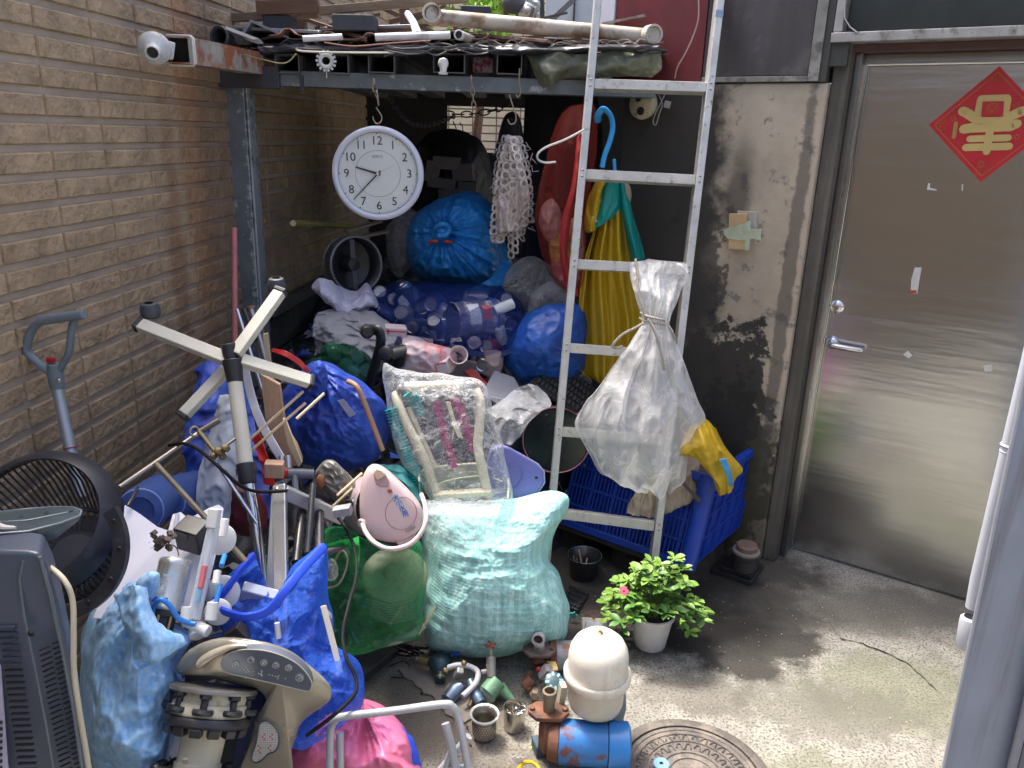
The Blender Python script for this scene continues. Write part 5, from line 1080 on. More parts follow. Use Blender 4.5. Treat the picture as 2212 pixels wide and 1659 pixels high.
part('joint_cap', MB().ball(P(1012, 834, 2.48), (.021, .018), 12, 8), M('joint_grey', (.16, .16, .17), .4), fr_); part('joint_cap', MB().ball(P(866, 840, 2.49), (.018, .016), 12, 8), M('joint_grey', 0), fr_)
def brush(label, pts, r, col, nm, ribs=26, r2=1.25):
    t = thing(nm, label, 'brush', P(*pts[-1])); pw = wire([P(*p) for p in pts], 60); m_ = M(nm+'_mat', col, .5, var=.2, bump=.2)
    part('core', MB().tube(pw, r*.8, 12), m_, t); mb = MB()
    for i in range(ribs):
        k = int(2+i*(55/ribs)); tg_ = (pw[k+1]-pw[k-1]).normalized()
        mb.lathe([(r*.6, -.003), (r*r2, -.001), (r*r2, .001), (r*.6, .003)], pw[k], tg_, 12)
    part('rib', mb, m_, t, stuff=True); return t
brush('ribbed turquoise plastic hose inside the left of the clear bag', [(845, 880, 2.46), (858, 925, 2.44), (875, 975, 2.42), (893, 1015, 2.41), (905, 1050, 2.41)], .021, (.02, .42, .42), 'turquoise_hose')
brush('short ribbed turquoise hose piece beside the cream tube', [(882, 848, 2.52), (895, 868, 2.52), (903, 895, 2.52)], .019, (.02, .42, .42), 'turquoise_piece', 12)
brush('long magenta ribbed roller inside the clear bag, nearer the left tube', [(944, 868, 2.50), (952, 905, 2.48), (964, 950, 2.46), (982, 1010, 2.44)], .013, (.55, .06, .26), 'magenta_roller', 30, 1.5)
brush('magenta ribbed roller inside the clear bag, nearer the right tube', [(978, 862, 2.52), (995, 895, 2.5), (1008, 930, 2.48), (1022, 975, 2.46)], .013, (.50, .06, .24), 'magenta_roller', 28, 1.5)
brush('dark grey bristle brush between the two magenta rollers', [(966, 905, 2.48), (985, 950, 2.46), (1000, 1000, 2.44)], .011, (.07, .07, .08), 'dark_brush', 40, 1.7)
single('cream_spatula', MB().prism([P(962, 868, 2.47), P(972, 868, 2.47), P(984, 912, 2.45), P(1000, 948, 2.44), (P(988, 945, 2.44)), P(977, 916, 2.45)], (0, .008, 0)), crm, 'flat cream plastic spatula between the magenta rollers', 'spatula', bevel=.002)
single('cream_stick', rod(880, 880, 2.5, 938, 1010, 2.46, .012), crm, 'thin cream tube running behind the left side of the frame', 'tube')
# beige basket bottom inside bag
bkm = M('beige_basket', (.38, .34, .22), .5, var=.15, bump=.1); bkt = thing('beige_basket', 'shallow beige oval basket at the bottom of the clear bag', 'basket', P(1000, 1085, 2.42))
rim = wire([P(905, 1040, 2.36), P(908, 1020, 2.42), P(935, 1010, 2.52), P(990, 1004, 2.58), P(1050, 1002, 2.6), P(1088, 1018, 2.55), P(1098, 1045, 2.46), P(1096, 1078, 2.4)], 50)
dn = [p+V3((0, .02, -.10)) for p in rim]; mb = MB().add(rim+dn, [(i, i+1, i+51, i+50) for i in range(49)]); part('side_wall', mb, bkm, bkt, ang=180, solid=.003)
part('rim', MB().tube(rim, .004, 8), crm, bkt)
for k in (12, 20, 28, 36, 42): part('rib', MB().tube([rim[k]-V3((0, .006, 0)), dn[k]-V3((0, .006, 0))], .0025, 5), crm, bkt)
part('inner_rail', MB().tube(wire([P(925, 1052, 2.40), P(980, 1035, 2.48), P(1045, 1028, 2.5), P(1085, 1040, 2.46)]), .0025, 6), crm, bkt)
clr = FILM('clear_film', (.80, .83, .86), .10, .55, rough=.12, bs=26, bump=.9, crk=.26, tl=.15)
o = pillow('clear_bag', [(826, 786), (862, 797), (930, 806), (1000, 815), (1045, 832), (1062, 880), (1078, 940), (1095, 1010), (1104, 1078), (1050, 1094), (950, 1094), (905, 1040), (868, 1005), (846, 940), (832, 860)], 2.46, .12, clr, folds=((.016, (12, 12, 7)), (.008, 24), (.004, 50)), sd=11, N=180, K=44, slope=(0, -.5)); tag(o, 'large clear plastic bag around the cream tubular frame and the coloured rollers', 'bag')
o = sheet('clear_film', [[(1050, 880, 2.66), (1085, 860, 2.7), (1130, 828, 2.74), (1160, 830, 2.74)], [(1065, 905, 2.6), (1105, 890, 2.6), (1145, 870, 2.66), (1190, 868, 2.68)], [(1075, 945, 2.57), (1105, 930, 2.56), (1130, 905, 2.58), (1165, 885, 2.64)], [(1080, 960, 2.57), (1100, 955, 2.55), (1120, 940, 2.57), (1130, 925, 2.6)]], FILM('film_grey', (.62, .64, .68), .35, .8, rough=.2, bs=20, crk=.2), nu=70, nv=60, folds=((.025, 9), (.01, 24)), sd=2, solid=0); tag(o, 'wrinkled clear film between the keyboard and the purple case', 'plastic film')
o = sheet('turquoise_net', [[(820, 1000, 2.45), (850, 1003, 2.44), (880, 1015, 2.44), (905, 1040, 2.42)], [(830, 1020, 2.42), (855, 1030, 2.40), (885, 1045, 2.38), (912, 1070, 2.38)], [(850, 1045, 2.42), (870, 1060, 2.40), (895, 1080, 2.38), (918, 1100, 2.38)]], M('turq_cloth', (.10, .46, .46), .7, bump=.4, bs=120), nu=40, nv=30, folds=((.014, 18),)); tag(o, 'turquoise netting bunched behind the pink thermos lid', 'netting')
# ================================================================ big pale turquoise sack
tq = M('mint_weave', (.30, .60, .57), .85, spec=.2, var=.15, vs=5, bump=.35, bs=160, weave=(62, 30, .16), streak=((.52, .82, .79), 62, .42), col2=(.55, .82, .78), amt=.37, ss=75, edge=.12)  # pale flecks put the sparkle of the weave into the colour
ms = thing('mint_sack', 'large pale turquoise woven sack standing full in front of the heap', 'sack', P(1070, 1418, 2.32))
pillow('sack', [(915, 1100), (935, 1085), (985, 1088), (1040, 1088), (1100, 1078), (1160, 1066), (1205, 1060), (1227, 1074), (1224, 1108), (1205, 1135), (1190, 1175), (1186, 1205), (1205, 1240), (1222, 1290), (1230, 1340), (1218, 1378), (1180, 1395), (1120, 1410), (1060, 1420), (990, 1416), (935, 1402), (917, 1370), (914, 1280), (912, 1190)], 2.36, .19, tq, ms,
    folds=((-.014, 3), (.006, (4, 4, 13)), (.003, (7, 7, 36)), (.005, (20, 20, 9)), (.002, 60)), sd=3, N=260, K=80, slope=(0, -.6), pw=.42, cen=(1060, 1240))
o = sheet('crumpled_film', [[(918, 1076, 2.32), (960, 1072, 2.3), (1020, 1080, 2.3), (1085, 1082, 2.3)], [(912, 1110, 2.2), (960, 1110, 2.17), (1020, 1110, 2.17), (1075, 1108, 2.2)], [(918, 1150, 2.16), (960, 1150, 2.135), (1015, 1150, 2.135), (1060, 1140, 2.15)], [(925, 1185, 2.15), (955, 1195, 2.125), (1000, 1190, 2.125), (1040, 1170, 2.13)]], clr, nu=80, nv=60, folds=((.014, 16), (.008, 34), (.004, 70)), sd=7, solid=0); tag(o, 'crumpled clear film spread over the top left of the pale turquoise sack', 'plastic film')
# ================================================================ blue crate
cbm = M('crate_blue', (.012, .05, .36), .38, var=.18, vs=6, bump=.1); cz0, cz1 = .14, .49
Cb, Rb, Lb = G(1490, 1230, cz0), G(1592, 1142, cz0), G(1212, 1130, cz0)
lean = V3((.012, .02, 0)); up = V3((.075, .10, cz1-cz0)); 
ct = thing('blue_crate', 'large blue plastic crate with slotted sides by the plastered wall', 'crate', (Cb+Rb+Lb)/3)
def cface(p, q_, n0, nm='side'):
    d = q_-p; L = d.length; e = d/L; u = up; P_ = lambda s, v: p+e*s+u*v
    nn = e.cross(u).normalized(); nn = nn if nn.dot(V3((0, 0, EH))-p) > 0 else -nn
    mb = MB(); k = int(L/.017)
    for i in range(k+1):
        s = L*i/k; w = .006 if i % 6 else .014
        mb.bar(P_(s, .06), P_(s, .90), w, .006, nn)
    part('slat', mb, cbm, ct, stuff=True, smooth=False)
    for v in (.26, .48, .70): part('crossbar', MB().bar(P_(0, v), P_(L, v), .009, .010, nn), cbm, ct, smooth=False)
    part('band', MB().bar(P_(0, .03), P_(L, .03), .03, .02, nn), cbm, ct, bevel=.003)
    part('rim', MB().bar(P_(0, .96)+nn*.006, P_(L, .96)+nn*.006, .035, .025, nn), cbm, ct, bevel=.004)
cface(Lb, Cb, 24)
e = (Rb-Cb).normalized(); L = (Rb-Cb).length; nn = e.cross(up).normalized(); nn = nn if nn.dot(V3((0, 0, EH))-Cb) > 0 else -nn
mb = MB().prism([Cb-nn*.006, Rb-nn*.006, Rb+up*.95-nn*.006, Cb+up*.95-nn*.006], -nn*.006); part('side_panel', mb, cbm, ct, smooth=False)
for i in range(6): part('upright', MB().bar(Cb+e*L*i/5+up*.02, Cb+e*L*i/5+up*.92, .012, .012, nn), cbm, ct, smooth=False)
for v in (.03, .28, .52, .74): part('crossbar', MB().bar(Cb+up*v, Rb+up*v, .010, .009, nn), cbm, ct, smooth=False)
part('rim', MB().bar(Cb+up*.97, Rb+up*.97, .035, .03, nn), cbm, ct, bevel=.005)
part('corner_post', MB().tube([Cb-V3((.012, -.006, 0)), Cb+up*.99-V3((.012, -.006, 0))], [.034, .036], 20), cbm, ct)
Bk = Lb+Rb-Cb
mb = MB().prism([Lb, Bk, Bk+up, Lb+up], (0, .006, 0)); part('back_side', mb, cbm, ct, smooth=False)
mb = MB().prism([Lb+V3((0, 0, .012)), Cb+V3((0, 0, .012)), Rb+V3((0, 0, .012)), Bk+V3((0, 0, .012))], (0, 0, .006)); part('bottom', mb, cbm, ct, smooth=False)
dkw = M('dark_pallet', (.045, .038, .034), .75, var=.4, bump=.4, stretch=(1, 5, 5)); pt_ = thing('pallet', 'low dark wooden pallet under the blue crate', 'pallet', (Cb.x, Cb.y, 0))
cen_ = (Lb+Rb)/2
for k in range(5):
    f = k/4; a = Lb+(Bk-Lb)*f*.9; b = Cb+(Rb-Cb)*f*.9; a = a+(b-a)*.02; part('board', MB().bar(V3((a.x, a.y+.04, .125)), V3((b.x, b.y+.04, .125)), .07, .022, (0, 0, 1)), dkw, pt_, smooth=False)
for f in (.08, .5, .92):
    a = Lb+(Cb-Lb)*f; part('bearer', MB().bar(V3((a.x+.0, a.y+.06, .055)), V3((a.x+(Bk-Lb).x*.8, a.y+(Bk-Lb).y*.8, .055)), .07, .11, (0, 0, 1)), dkw, pt_, smooth=False)
# clothes in the crate
bec = M('beige_cloth', (.40, .33, .25), .85, var=.2, vs=7, bump=.3, bs=150)
o = sheet('beige_cloth', [[(1480, 985, 2.950), (1505, 975, 2.990), (1530, 985, 3.010)], [(1465, 1010, 2.830), (1500, 1010, 2.810), (1528, 1022, 2.870)], [(1400, 1040, 2.750), (1450, 1050, 2.720), (1520, 1045, 2.790)], [(1365, 1070, 2.710), (1420, 1085, 2.690), (1490, 1080, 2.750)], [(1352, 1105, 2.690), (1400, 1115, 2.680), (1440, 1105, 2.710)]], bec, nu=70, nv=80, folds=((.014, (26, 26, 5)), (.007, (60, 60, 10))), sd=4); tag(o, 'beige pleated cloth hanging over the front of the blue crate', 'cloth')
o = sheet('dark_cloth', [[(1505, 990, 2.930), (1525, 985, 2.950), (1545, 995, 2.970)], [(1505, 1010, 2.820), (1528, 1012, 2.820), (1550, 1020, 2.870)], [(1512, 1030, 2.790), (1532, 1035, 2.790), (1552, 1045, 2.850)]], M('purple_dark_cloth', (.08, .06, .08), .8, bump=.2), nu=24, nv=24, folds=((.008, 20),)); tag(o, 'dark cloth bunched beside the beige cloth in the crate', 'cloth')
single('black_strap', MB().prism([P(1467, 1040, 2.68), P(1476, 1042, 2.68), P(1516, 1080, 2.68), P(1508, 1086, 2.68)], (0, .004, 0)), blkt, 'black strap across the beige cloth on the blue crate', 'strap')
o = sheet('yellow_sleeve', [[(1468, 960, 2.66), (1492, 920, 2.70), (1520, 905, 2.72), (1545, 925, 2.76)], [(1470, 978, 2.64), (1500, 960, 2.63), (1535, 945, 2.66), (1562, 960, 2.74)], [(1480, 982, 2.68), (1512, 985, 2.62), (1552, 985, 2.64), (1585, 990, 2.72)], [(1510, 985, 2.68), (1530, 1020, 2.62), (1565, 1015, 2.64), (1602, 1012, 2.72)], [(1530, 1010, 2.66), (1548, 1045, 2.62), (1568, 1045, 2.63), (1590, 1030, 2.70)], [(1542, 1045, 2.66), (1552, 1066, 2.63), (1566, 1066, 2.63), (1582, 1056, 2.66)]], yel, nu=60, nv=70, folds=((.007, (22, 22, 6)), (.003, 40)), fold_u=(.007, 2.2, 1), sd=8); tag(o, 'yellow vinyl sleeve hanging over the corner of the blue crate', 'raincoat sleeve')
o = sheet('blue_strip', [[(1553, 992, 2.60), (1568, 990, 2.60)], [(1566, 1022, 2.595), (1578, 1018, 2.60)], [(1576, 1052, 2.61), (1582, 1046, 2.62)]], M('sky_blue_vinyl', (.05, .30, .62), .4), nu=10, nv=20, folds=((.003, 20),)); tag(o, 'bright blue strip hanging out of the yellow sleeve', 'strip')
# ================================================================ ladder
al_ = M('ladder_alu', (.52, .52, .49), .42, .3, var=.2, vs=12, bump=.15, bs=90, col2=(.17, .16, .14), amt=.36, ss=38, edge=.05); ld = thing('ladder', 'old aluminium ladder leaning on the shelter beam', 'ladder', G(1399, 1330))
YT, YB = 3.14, 2.84
rA, rB = P(1558, -20, YT), G(1399, 1330); lA, lB = P(1293, -20, YT), G(1172, 1310)
dl = (rA-rB).normalized(); lx = (rA-lA).normalized(); ln_ = dl.cross(lx).normalized()
if ln_.y > 0: ln_ = -ln_
def rail(a, b):
    mb = MB(); mb.bar(a, b, .026, .004, ln_); mb2 = MB(); 
    d = (b-a).normalized(); s = d.cross(ln_).normalized()
    mb.bar(a+ln_*.010, b+ln_*.010, .028, .020, ln_); mb.bar(a-ln_*.03+s*.011, b-ln_*.03+s*.011, .004, .055, ln_); mb.bar(a-ln_*.03-s*.011, b-ln_*.03-s*.011, .004, .055, ln_)
    return part('rail', MB().bar(a-ln_*.02, b-ln_*.02, .0275, .062, ln_), al_, ld, bevel=.003)
rail(rA, rB); rail(lA, lB)
def yrail(y, R_): 
    a, b = (rA, rB) if R_ else (lA, lB); n_ = ln_; lo, hi = 0.0, 1.0
    for _ in range(30):
        m_ = (lo+hi)/2; p = a+(b-a)*m_; c = p-V3((0, 0, EH)); yy = 829.5-FP*c.dot(CU)/c.dot(CF)
        if yy < y: lo = m_
        else: hi = m_
    return a+(b-a)*lo
alr = M('rung_alu', (.50, .49, .44), .45, .25, var=.2, vs=10, bump=.2, bs=90, col2=(.22, .20, .17), amt=.38, ss=30, edge=.06); riv = M('rivet', (.30, .30, .30), .4, .7)
for yl, yr in ((181, 189), (376, 389), (570, 584), (751, 769), (932, 952), (1108, 1138)):
    a, b = yrail(yl, 0), yrail(yr, 1); s = (b-a).normalized()
    o = part('rung', MB().bar(a+s*.014-ln_*.018, b-s*.014-ln_*.018, .036, .044, ln_), alr, ld, bevel=.002)
    for p in (a, b):
        for dz in (-.010, .012): part('rivet', MB().ball(p+dl*dz+ln_*.0115, (.0045, .004), 8, 6), riv, ld)
part('tape_mark', MB().bar(yrail(25, 1)+ln_*.0115, yrail(40, 1)+ln_*.0115, .0278, .001, ln_), M('blue_tape', (.2, .28, .42), .6), ld)
# clear bag tied to the ladder
film = FILM('thick_film', (.92, .93, .94), .48, .94, rough=.11, bs=9, bump=.5, crk=.2, tl=.4)
hb = thing('hanging_clear_bag', 'big clear plastic bag folded over the third rung of the ladder and tied with rope', 'bag', P(1400, 1065, 2.75))
sheet('bag_front', [[(1358, 566, 2.870), (1395, 562, 2.860), (1435, 562, 2.860), (1482, 568, 2.870)], [(1360, 600, 2.830), (1395, 600, 2.815), (1435, 600, 2.815), (1478, 606, 2.830)], [(1372, 645, 2.790), (1400, 645, 2.770), (1430, 645, 2.770), (1462, 650, 2.790)], [(1386, 692, 2.770), (1402, 694, 2.750), (1422, 694, 2.750), (1442, 694, 2.770)], [(1372, 722, 2.750), (1398, 724, 2.720), (1425, 724, 2.720), (1452, 722, 2.750)], [(1315, 800, 2.730), (1375, 800, 2.670), (1430, 800, 2.670), (1480, 795, 2.730)], [(1262, 870, 2.730), (1350, 880, 2.630), (1440, 880, 2.630), (1506, 862, 2.730)], [(1240, 912, 2.730), (1345, 935, 2.610), (1440, 940, 2.610), (1522, 908, 2.730)], [(1272, 975, 2.730), (1340, 1000, 2.620), (1430, 1005, 2.620), (1490, 960, 2.720)], [(1296, 1015, 2.730), (1350, 1042, 2.650), (1430, 1052, 2.650), (1478, 1020, 2.710)], [(1352, 1040, 2.710), (1395, 1056, 2.680), (1432, 1068, 2.680), (1455, 1045, 2.700)]], film, hb, nu=150, nv=170, folds=((.016, (13, 13, 3)), (.022, (7, 7, 5)), (.006, (28, 28, 12))), fold_u=(.020, 3.1), sd=3, solid=0)
sheet('bag_back', [[(1362, 564, 2.910), (1420, 562, 2.910), (1478, 566, 2.910)], [(1385, 690, 2.800), (1412, 692, 2.800), (1440, 692, 2.800)], [(1325, 800, 2.800), (1400, 800, 2.790), (1470, 795, 2.800)], [(1290, 900, 2.800), (1400, 920, 2.790), (1500, 900, 2.800)], [(1300, 1000, 2.780), (1395, 1030, 2.780), (1470, 1000, 2.780)], [(1350, 1040, 2.760), (1410, 1058, 2.760), (1450, 1045, 2.760)]], film, hb, nu=60, nv=80, folds=((.016, 10),), sd=9, solid=0)
rpm = M('rope', (.36, .34, .29), .85, var=.3, bump=.5, bs=200)
rp_ = thing('rope', 'grey braided rope tied around the hanging clear bag on the ladder', 'rope', P(1410, 695, 2.78))
def ropeline(pts, r=.0052):
    pw = wire([P(*p) for p in pts], len(pts)*14); L = 0; mb = MB(); A_ = [[], []]; prev = None
    for i in range(len(pw)):
        tg_ = (pw[min(i+1, len(pw)-1)]-pw[max(i-1, 0)]).normalized()
        x, y, z = frame(tg_, (.3, 1, .2))
        if i: L += (pw[i]-pw[i-1]).length
        for s in (0, 1):
            a = L*420+s*math.pi; A_[s].append(pw[i]+(x*math.cos(a)+y*math.sin(a))*r*.5)
    for s in (0, 1): mb.tube(A_[s], r*.62, 6)
    return mb
for pts, nm in (([(1372, 560, 2.845), (1376, 590, 2.795), (1378, 630, 2.755), (1390, 670, 2.725), (1396, 690, 2.715)], 'rope_strand'), ([(1384, 676, 2.745), (1400, 684, 2.705), (1425, 690, 2.705), (1444, 694, 2.755)], 'rope_wrap'), ([(1382, 688, 2.745), (1405, 696, 2.700), (1428, 700, 2.705), (1444, 702, 2.755)], 'rope_wrap'), ([(1390, 698, 2.715), (1372, 708, 2.715), (1345, 722, 2.725), (1327, 740, 2.725), (1324, 750, 2.725), (1336, 752, 2.725), (1344, 748, 2.725)], 'rope_loop'), ([(1400, 690, 2.695), (1412, 712, 2.680), (1422, 740, 2.665), (1430, 775, 2.650), (1434, 800, 2.645)], 'rope_end'), ([(1440, 700, 2.725), (1450, 715, 2.715), (1458, 735, 2.715)], 'rope_end')):
    part(nm, ropeline(pts), rpm, rp_)
# ================================================================ left: shovel, stand, rods
gy = M('grey_handle', (.16, .20, .235), .45, var=.15, bump=.1, bs=60); sh_ = thing('shovel', 'shovel standing handle up against the tiled wall, grey D grip and silver shaft', 'shovel', P(160, 1000, 1.86))
Yh = 1.93
part('grip', MB().tube([P(84, 693, Yh-.015), P(182, 679, Yh-.02)], [.0125, .0125], 16), gy, sh_, bevel=.003)
part('grip_arm', MB().tube(wire([P(92, 694, Yh), P(72, 708, Yh), P(58, 745, Yh), P(62, 765, Yh), P(92, 792, Yh), P(112, 806, Yh)]), [.013]*20+[.012]*16, 12, flat=.8), gy, sh_)
part('grip_arm', MB().tube(wire([P(166, 684, Yh), P(156, 705, Yh), P(152, 735, Yh), P(148, 762, Yh), P(134, 790, Yh), P(124, 806, Yh)]), [.011]*36, 12, flat=.8), gy, sh_)
part('socket', MB().tube([P(117, 785, Yh), P(119, 806, Yh), P(124, 838, Yh)], [.017, .0195, .0185], 18), gy, sh_, bevel=.002)
part('screw', MB().lathe([(.0001, .003), (.005, .002), (.006, 0)], P(127, 823, Yh-.02), (0, -1, 0), 12), chrome, sh_)
part('red_insert', MB().box(P(110, 778, Yh-.002), (.02, .012, .014)), M('red_insert', (.40, .02, .03), .5), sh_, bevel=.002)
part('shaft', MB().tube([P(123, 834, Yh), P(158, 1000, 1.86), P(175, 1075, 1.82)], [.0145, .0155, .016], 20), M('silver_shaft', (.36, .38, .40), .35, .5, var=.15, bump=.1), sh_)
part('red_band', MB().ring(P(152, 968, 1.873), P(158, 1000, 1.86)-P(123, 834, Yh), .0165, .0015, 20, 5), M('red_insert', 0), sh_)
crw = M('cream_paint', (.56, .55, .47), .5, var=.12, vs=9, bump=.12, bs=70, col2=(.28, .25, .19), amt=.31, ss=14); bst = M('black_cap', (.025, .026, .03), .4, var=.2)
sd_ = thing('swivel_stand', 'upturned cream four armed swivel base with a chrome pole resting in the heap', 'chair base', P(575, 1300, 1.75)); YH = 2.05
hub = P(508, 770, YH)
def arm(a, b, Ya, Yb, w=.036, h=.024, cap=True, upv=None):
    p, q_ = P(*a, Ya), P(*b, Yb); d = (q_-p).normalized(); up_ = upv or V3((0, -.55, .8)); o = part('arm', MB().bar(p, q_, w, h, up_), crw, sd_, bevel=.003)
    if cap: part('arm_cap', MB().bar(q_-d*.001, q_+d*.012, w*1.12, h*1.2, up_), bst, sd_, bevel=.003)
arm((490, 776), (303, 702), YH, 2.12); arm((508, 765), (604, 632), YH, 2.2, .034); arm((520, 778), (668, 824), YH, 2.12); arm((492, 795), (398, 895), YH+.03, 1.98, .032)
part('hub_block', MB().tube([P(492, 742, YH+.01), P(503, 790, YH)], [.020, .022], 20), bst, sd_, bevel=.002)
part('hub_collar', MB().tube([P(501, 776, YH-.01), P(508, 826, YH-.03)], [.027, .0215], 22), bst, sd_, bevel=.002)
part('pole', MB().tube([P(507, 822, YH-.03), P(531, 1008, YH-.13)], [.0195, .0205], 24), crw, sd_)
part('clamp_collar', MB().lathe([(.021, -.0), (.025, .002), (.0255, .02), (.023, .028), (.0235, .052), (.019, .058)], P(530, 1000, YH-.125), P(537, 1052, YH-.15)-P(531, 1000, YH-.12), 28), bst, sd_)
mb = MB(); ax = (P(537, 1052, YH-.15)-P(531, 1000, YH-.12)).normalized(); x, y, z = frame(ax)
for k in range(10):
    a = k*.628; d = x*math.cos(a)+y*math.sin(a); c = P(532, 1015, YH-.13); mb.bar(c+d*.026-ax*.006, c+d*.026+ax*.012, .003, .003, d)
part('collar_ridge', mb, bst, sd_, stuff=True)
part('chrome_pole', MB().tube([P(537, 1045, YH-.15), P(560, 1190, YH-.22), P(573, 1300, YH-.27), P(577, 1330, YH-.28)], [.0165, .0155, .015, .013], 24), chrome, sd_)
for a, Y, r in (((325, 676), 2.16, .028), ((598, 622), 2.23, .026)):
    part('glide', MB().lathe([(r*.45, .03), (r*.8, .028), (r, .012), (r*.98, -.006), (r*.8, -.012), (.0001, -.012)], P(*a, Y), (.0, -.1, 1), 26), M('wheel_grey', (.06, .07, .085), .45), sd_)
pk = M('pink_rod', (.50, .17, .17), .5, var=.2); single('pink_rod', MB().tube([P(506, 493, 2.95), P(508, 770, 2.75)], .0105, 14), pk, 'dusty pink plastic rod standing beside the shelter post', 'rod')
for k, (a, b, Ya, Yb, r, m_, lb) in enumerate((((512, 668), (575, 870), 2.62, 2.5, .0075, chrome, 'thin chrome tube leaning nearest the pink rod'), ((541, 664), (598, 860), 2.7, 2.55, .0125, M('steel_tube', (.34, .33, .32), .3, .8), 'thicker chrome tube with a rusty end leaning behind the stand'), ((527, 668), (552, 735), 2.66, 2.6, .009, bst, 'black tube between the two leaning chrome tubes'))):
    t = thing('metal_tube', lb, 'tube', P(*a, Ya), 'tubes leaning behind the stand'); part('tube', MB().tube([P(*a, Ya), P(*b, Yb)], r, 16), m_, t)
    if k == 1: part('rusty_end', MB().lathe([(.0001, .0), (.0125, .0), (.0145, -.002), (.0145, -.010)], P(541, 663, 2.7), P(*a, Ya)-P(*b, Yb), 16), rusty, t)
    else: part('open_end', MB().lathe([(.0001, .001), (r*.8, .001)], P(*a, Ya), P(*a, Ya)-P(*b, Yb), 14), blk, t)
tanw = M('tan_board', (.46, .30, .20), .7, var=.2, vs=9, bump=.2, stretch=(6, 6, 1)); pale = M('pale_wood', (.60, .47, .30), .65, var=.15, bump=.2, stretch=(6, 6, 1))
single('broken_board', MB().prism([P(x, y, 2.18+.0002*(900-y)) for x, y in ((562, 808), (604, 832), (610, 880), (618, 925), (640, 960), (652, 992), (648, 1008), (610, 1005), (588, 960), (572, 900))], (0, .014, .002)), tanw, 'broken tan board leaning behind the stand pole', 'board', bevel=.002)
single('wood_splinter', MB().prism([P(x, y, 2.14) for x, y in ((610, 905), (618, 912), (652, 1000), (645, 1010), (620, 960))], (0, .01, .002)), pale, 'splintered pale wooden slat along the edge of the tan board', 'slat', bevel=.001)
single('wood_splinter', MB().prism([P(x, y, 2.45) for x, y in ((567, 722), (577, 720), (586, 800), (578, 805))], (0, .012, .0)), pale, 'short pale wooden slat sticking up above the stand arm', 'slat', bevel=.001)
single('tan_block', MB().box(P(593, 1013, 1.98), (.052, .03, .045), (.1, .05, .1)), tanw, 'small tan wooden block beside the black collar of the stand', 'block', bevel=.003)
o = sheet('plastic_strip', [[(522, 790, 2.22), (536, 788, 2.22)], [(532, 850, 2.20), (550, 848, 2.20)], [(552, 910, 2.16), (570, 905, 2.16)], [(582, 965, 2.12), (600, 960, 2.12)], [(608, 1005, 2.1), (622, 998, 2.1)]], M('pale_lilac_strip', (.58, .60, .70), .4), nu=8, nv=50, folds=((.001, 9),), solid=.006); tag(o, 'curved pale lilac plastic strip between the stand pole and the tan board', 'strip')
redp = M('red_plastic', (.50, .025, .02), .4, var=.2)
o = sheet('red_hoop', [[(585, 758, 2.5), (590, 752, 2.5)], [(610, 768, 2.45), (616, 758, 2.46)], [(640, 785, 2.45), (645, 774, 2.46)], [(664, 808, 2.45), (670, 800, 2.46)]], redp, nu=8, nv=40, folds=((.003, 20),)); tag(o, 'bright red plastic rim behind the right arm of the stand', 'rim')
o = sheet('red_strip', [[(544, 940, 2.12), (560, 930, 2.12)], [(552, 970, 2.10), (572, 965, 2.10)], [(566, 1005, 2.08), (590, 1010, 2.08)], [(570, 1045, 2.06), (595, 1050, 2.06)]], redp, nu=16, nv=40, folds=((.008, 20),)); tag(o, 'bright red plastic strip left of the tan board', 'strip')
for k, (a, b, l_) in enumerate((((500, 985), (655, 845), 'bamboo skewer crossing in front of the tan board, upper one'), ((512, 1000), (660, 870), 'bamboo skewer crossing in front of the tan board, lower one'), ((640, 905), (700, 850), 'short pale stick poking out of the blue bag'))):
    single('bamboo_skewer', rod(*a, 2.02, *b, 2.10, .0042, 8), pale, l_, 'skewer', 'skewers across the heap')
# blue net bags left of centre
bcl = FILM('blue_cloth_net', (.02, .05, .50), .72, .92, rough=.55, bs=60, crk=.15, bump=.8, tl=.25)
dkb = M('dark_inside', (.02, .025, .10), .7, var=.5, vs=12)
nb = thing('blue_net_sack', 'big blue net sack in the middle of the heap with a wooden stick across it', 'net bag', P(730, 1015, 2.5))
pillow('filling', [(650, 810), (700, 800), (760, 822), (815, 875), (826, 935), (805, 985), (740, 1005), (660, 990), (622, 930), (618, 870)], 2.56, .11, M('net_filling', (.03, .045, .16), .5, var=.7, vs=12, bump=.4, col2=(.08, .10, .3), amt=.4, ss=10), nb, folds=((-.02, 9), (.012, 16)), sd=6, N=100, K=24)
pillow('net', [(655, 800), (682, 782), (712, 785), (752, 806), (800, 838), (832, 875), (842, 930), (828, 972), (800, 1005), (745, 1018), (690, 1012), (640, 992), (608, 940), (602, 880), (622, 830)], 2.54, .16, M('net_blue', (.03, .10, .58), .5, var=.45, vs=7, bump=.5, bs=80, col2=(.012, .02, .16), amt=.44, ss=8, edge=.2), nb, folds=((.018, (10, 10, 7)), (.008, 24), (.004, 50)), sd=9, N=190, K=46, knot=(690, 800, .012, 3))
pillow('neck', [(662, 838), (668, 800), (684, 780), (700, 784), (712, 812), (702, 850), (680, 860)], 2.40, .05, _m['net_blue'], nb, folds=((.012, 24), (.006, 40)), sd=3, N=80, K=20)
single('wooden_stick', MB().tube(wire([P(752, 824, 2.36), P(770, 835, 2.33), P(786, 868, 2.32), P(804, 915, 2.32), P(826, 972, 2.33)]), .0085, 12), M('brown_stick', (.38, .22, .14), .6, var=.2), 'brown wooden stick lying across the blue net sack', 'stick')
single('paper_label', MB().prism([P(728, 865, 2.355), P(742, 862, 2.35), P(768, 895, 2.35), P(755, 902, 2.355)], (0, .001, 0)), M('label_pale', (.35, .40, .62), .4), 'pale translucent label stuck on the blue net sack', 'label')
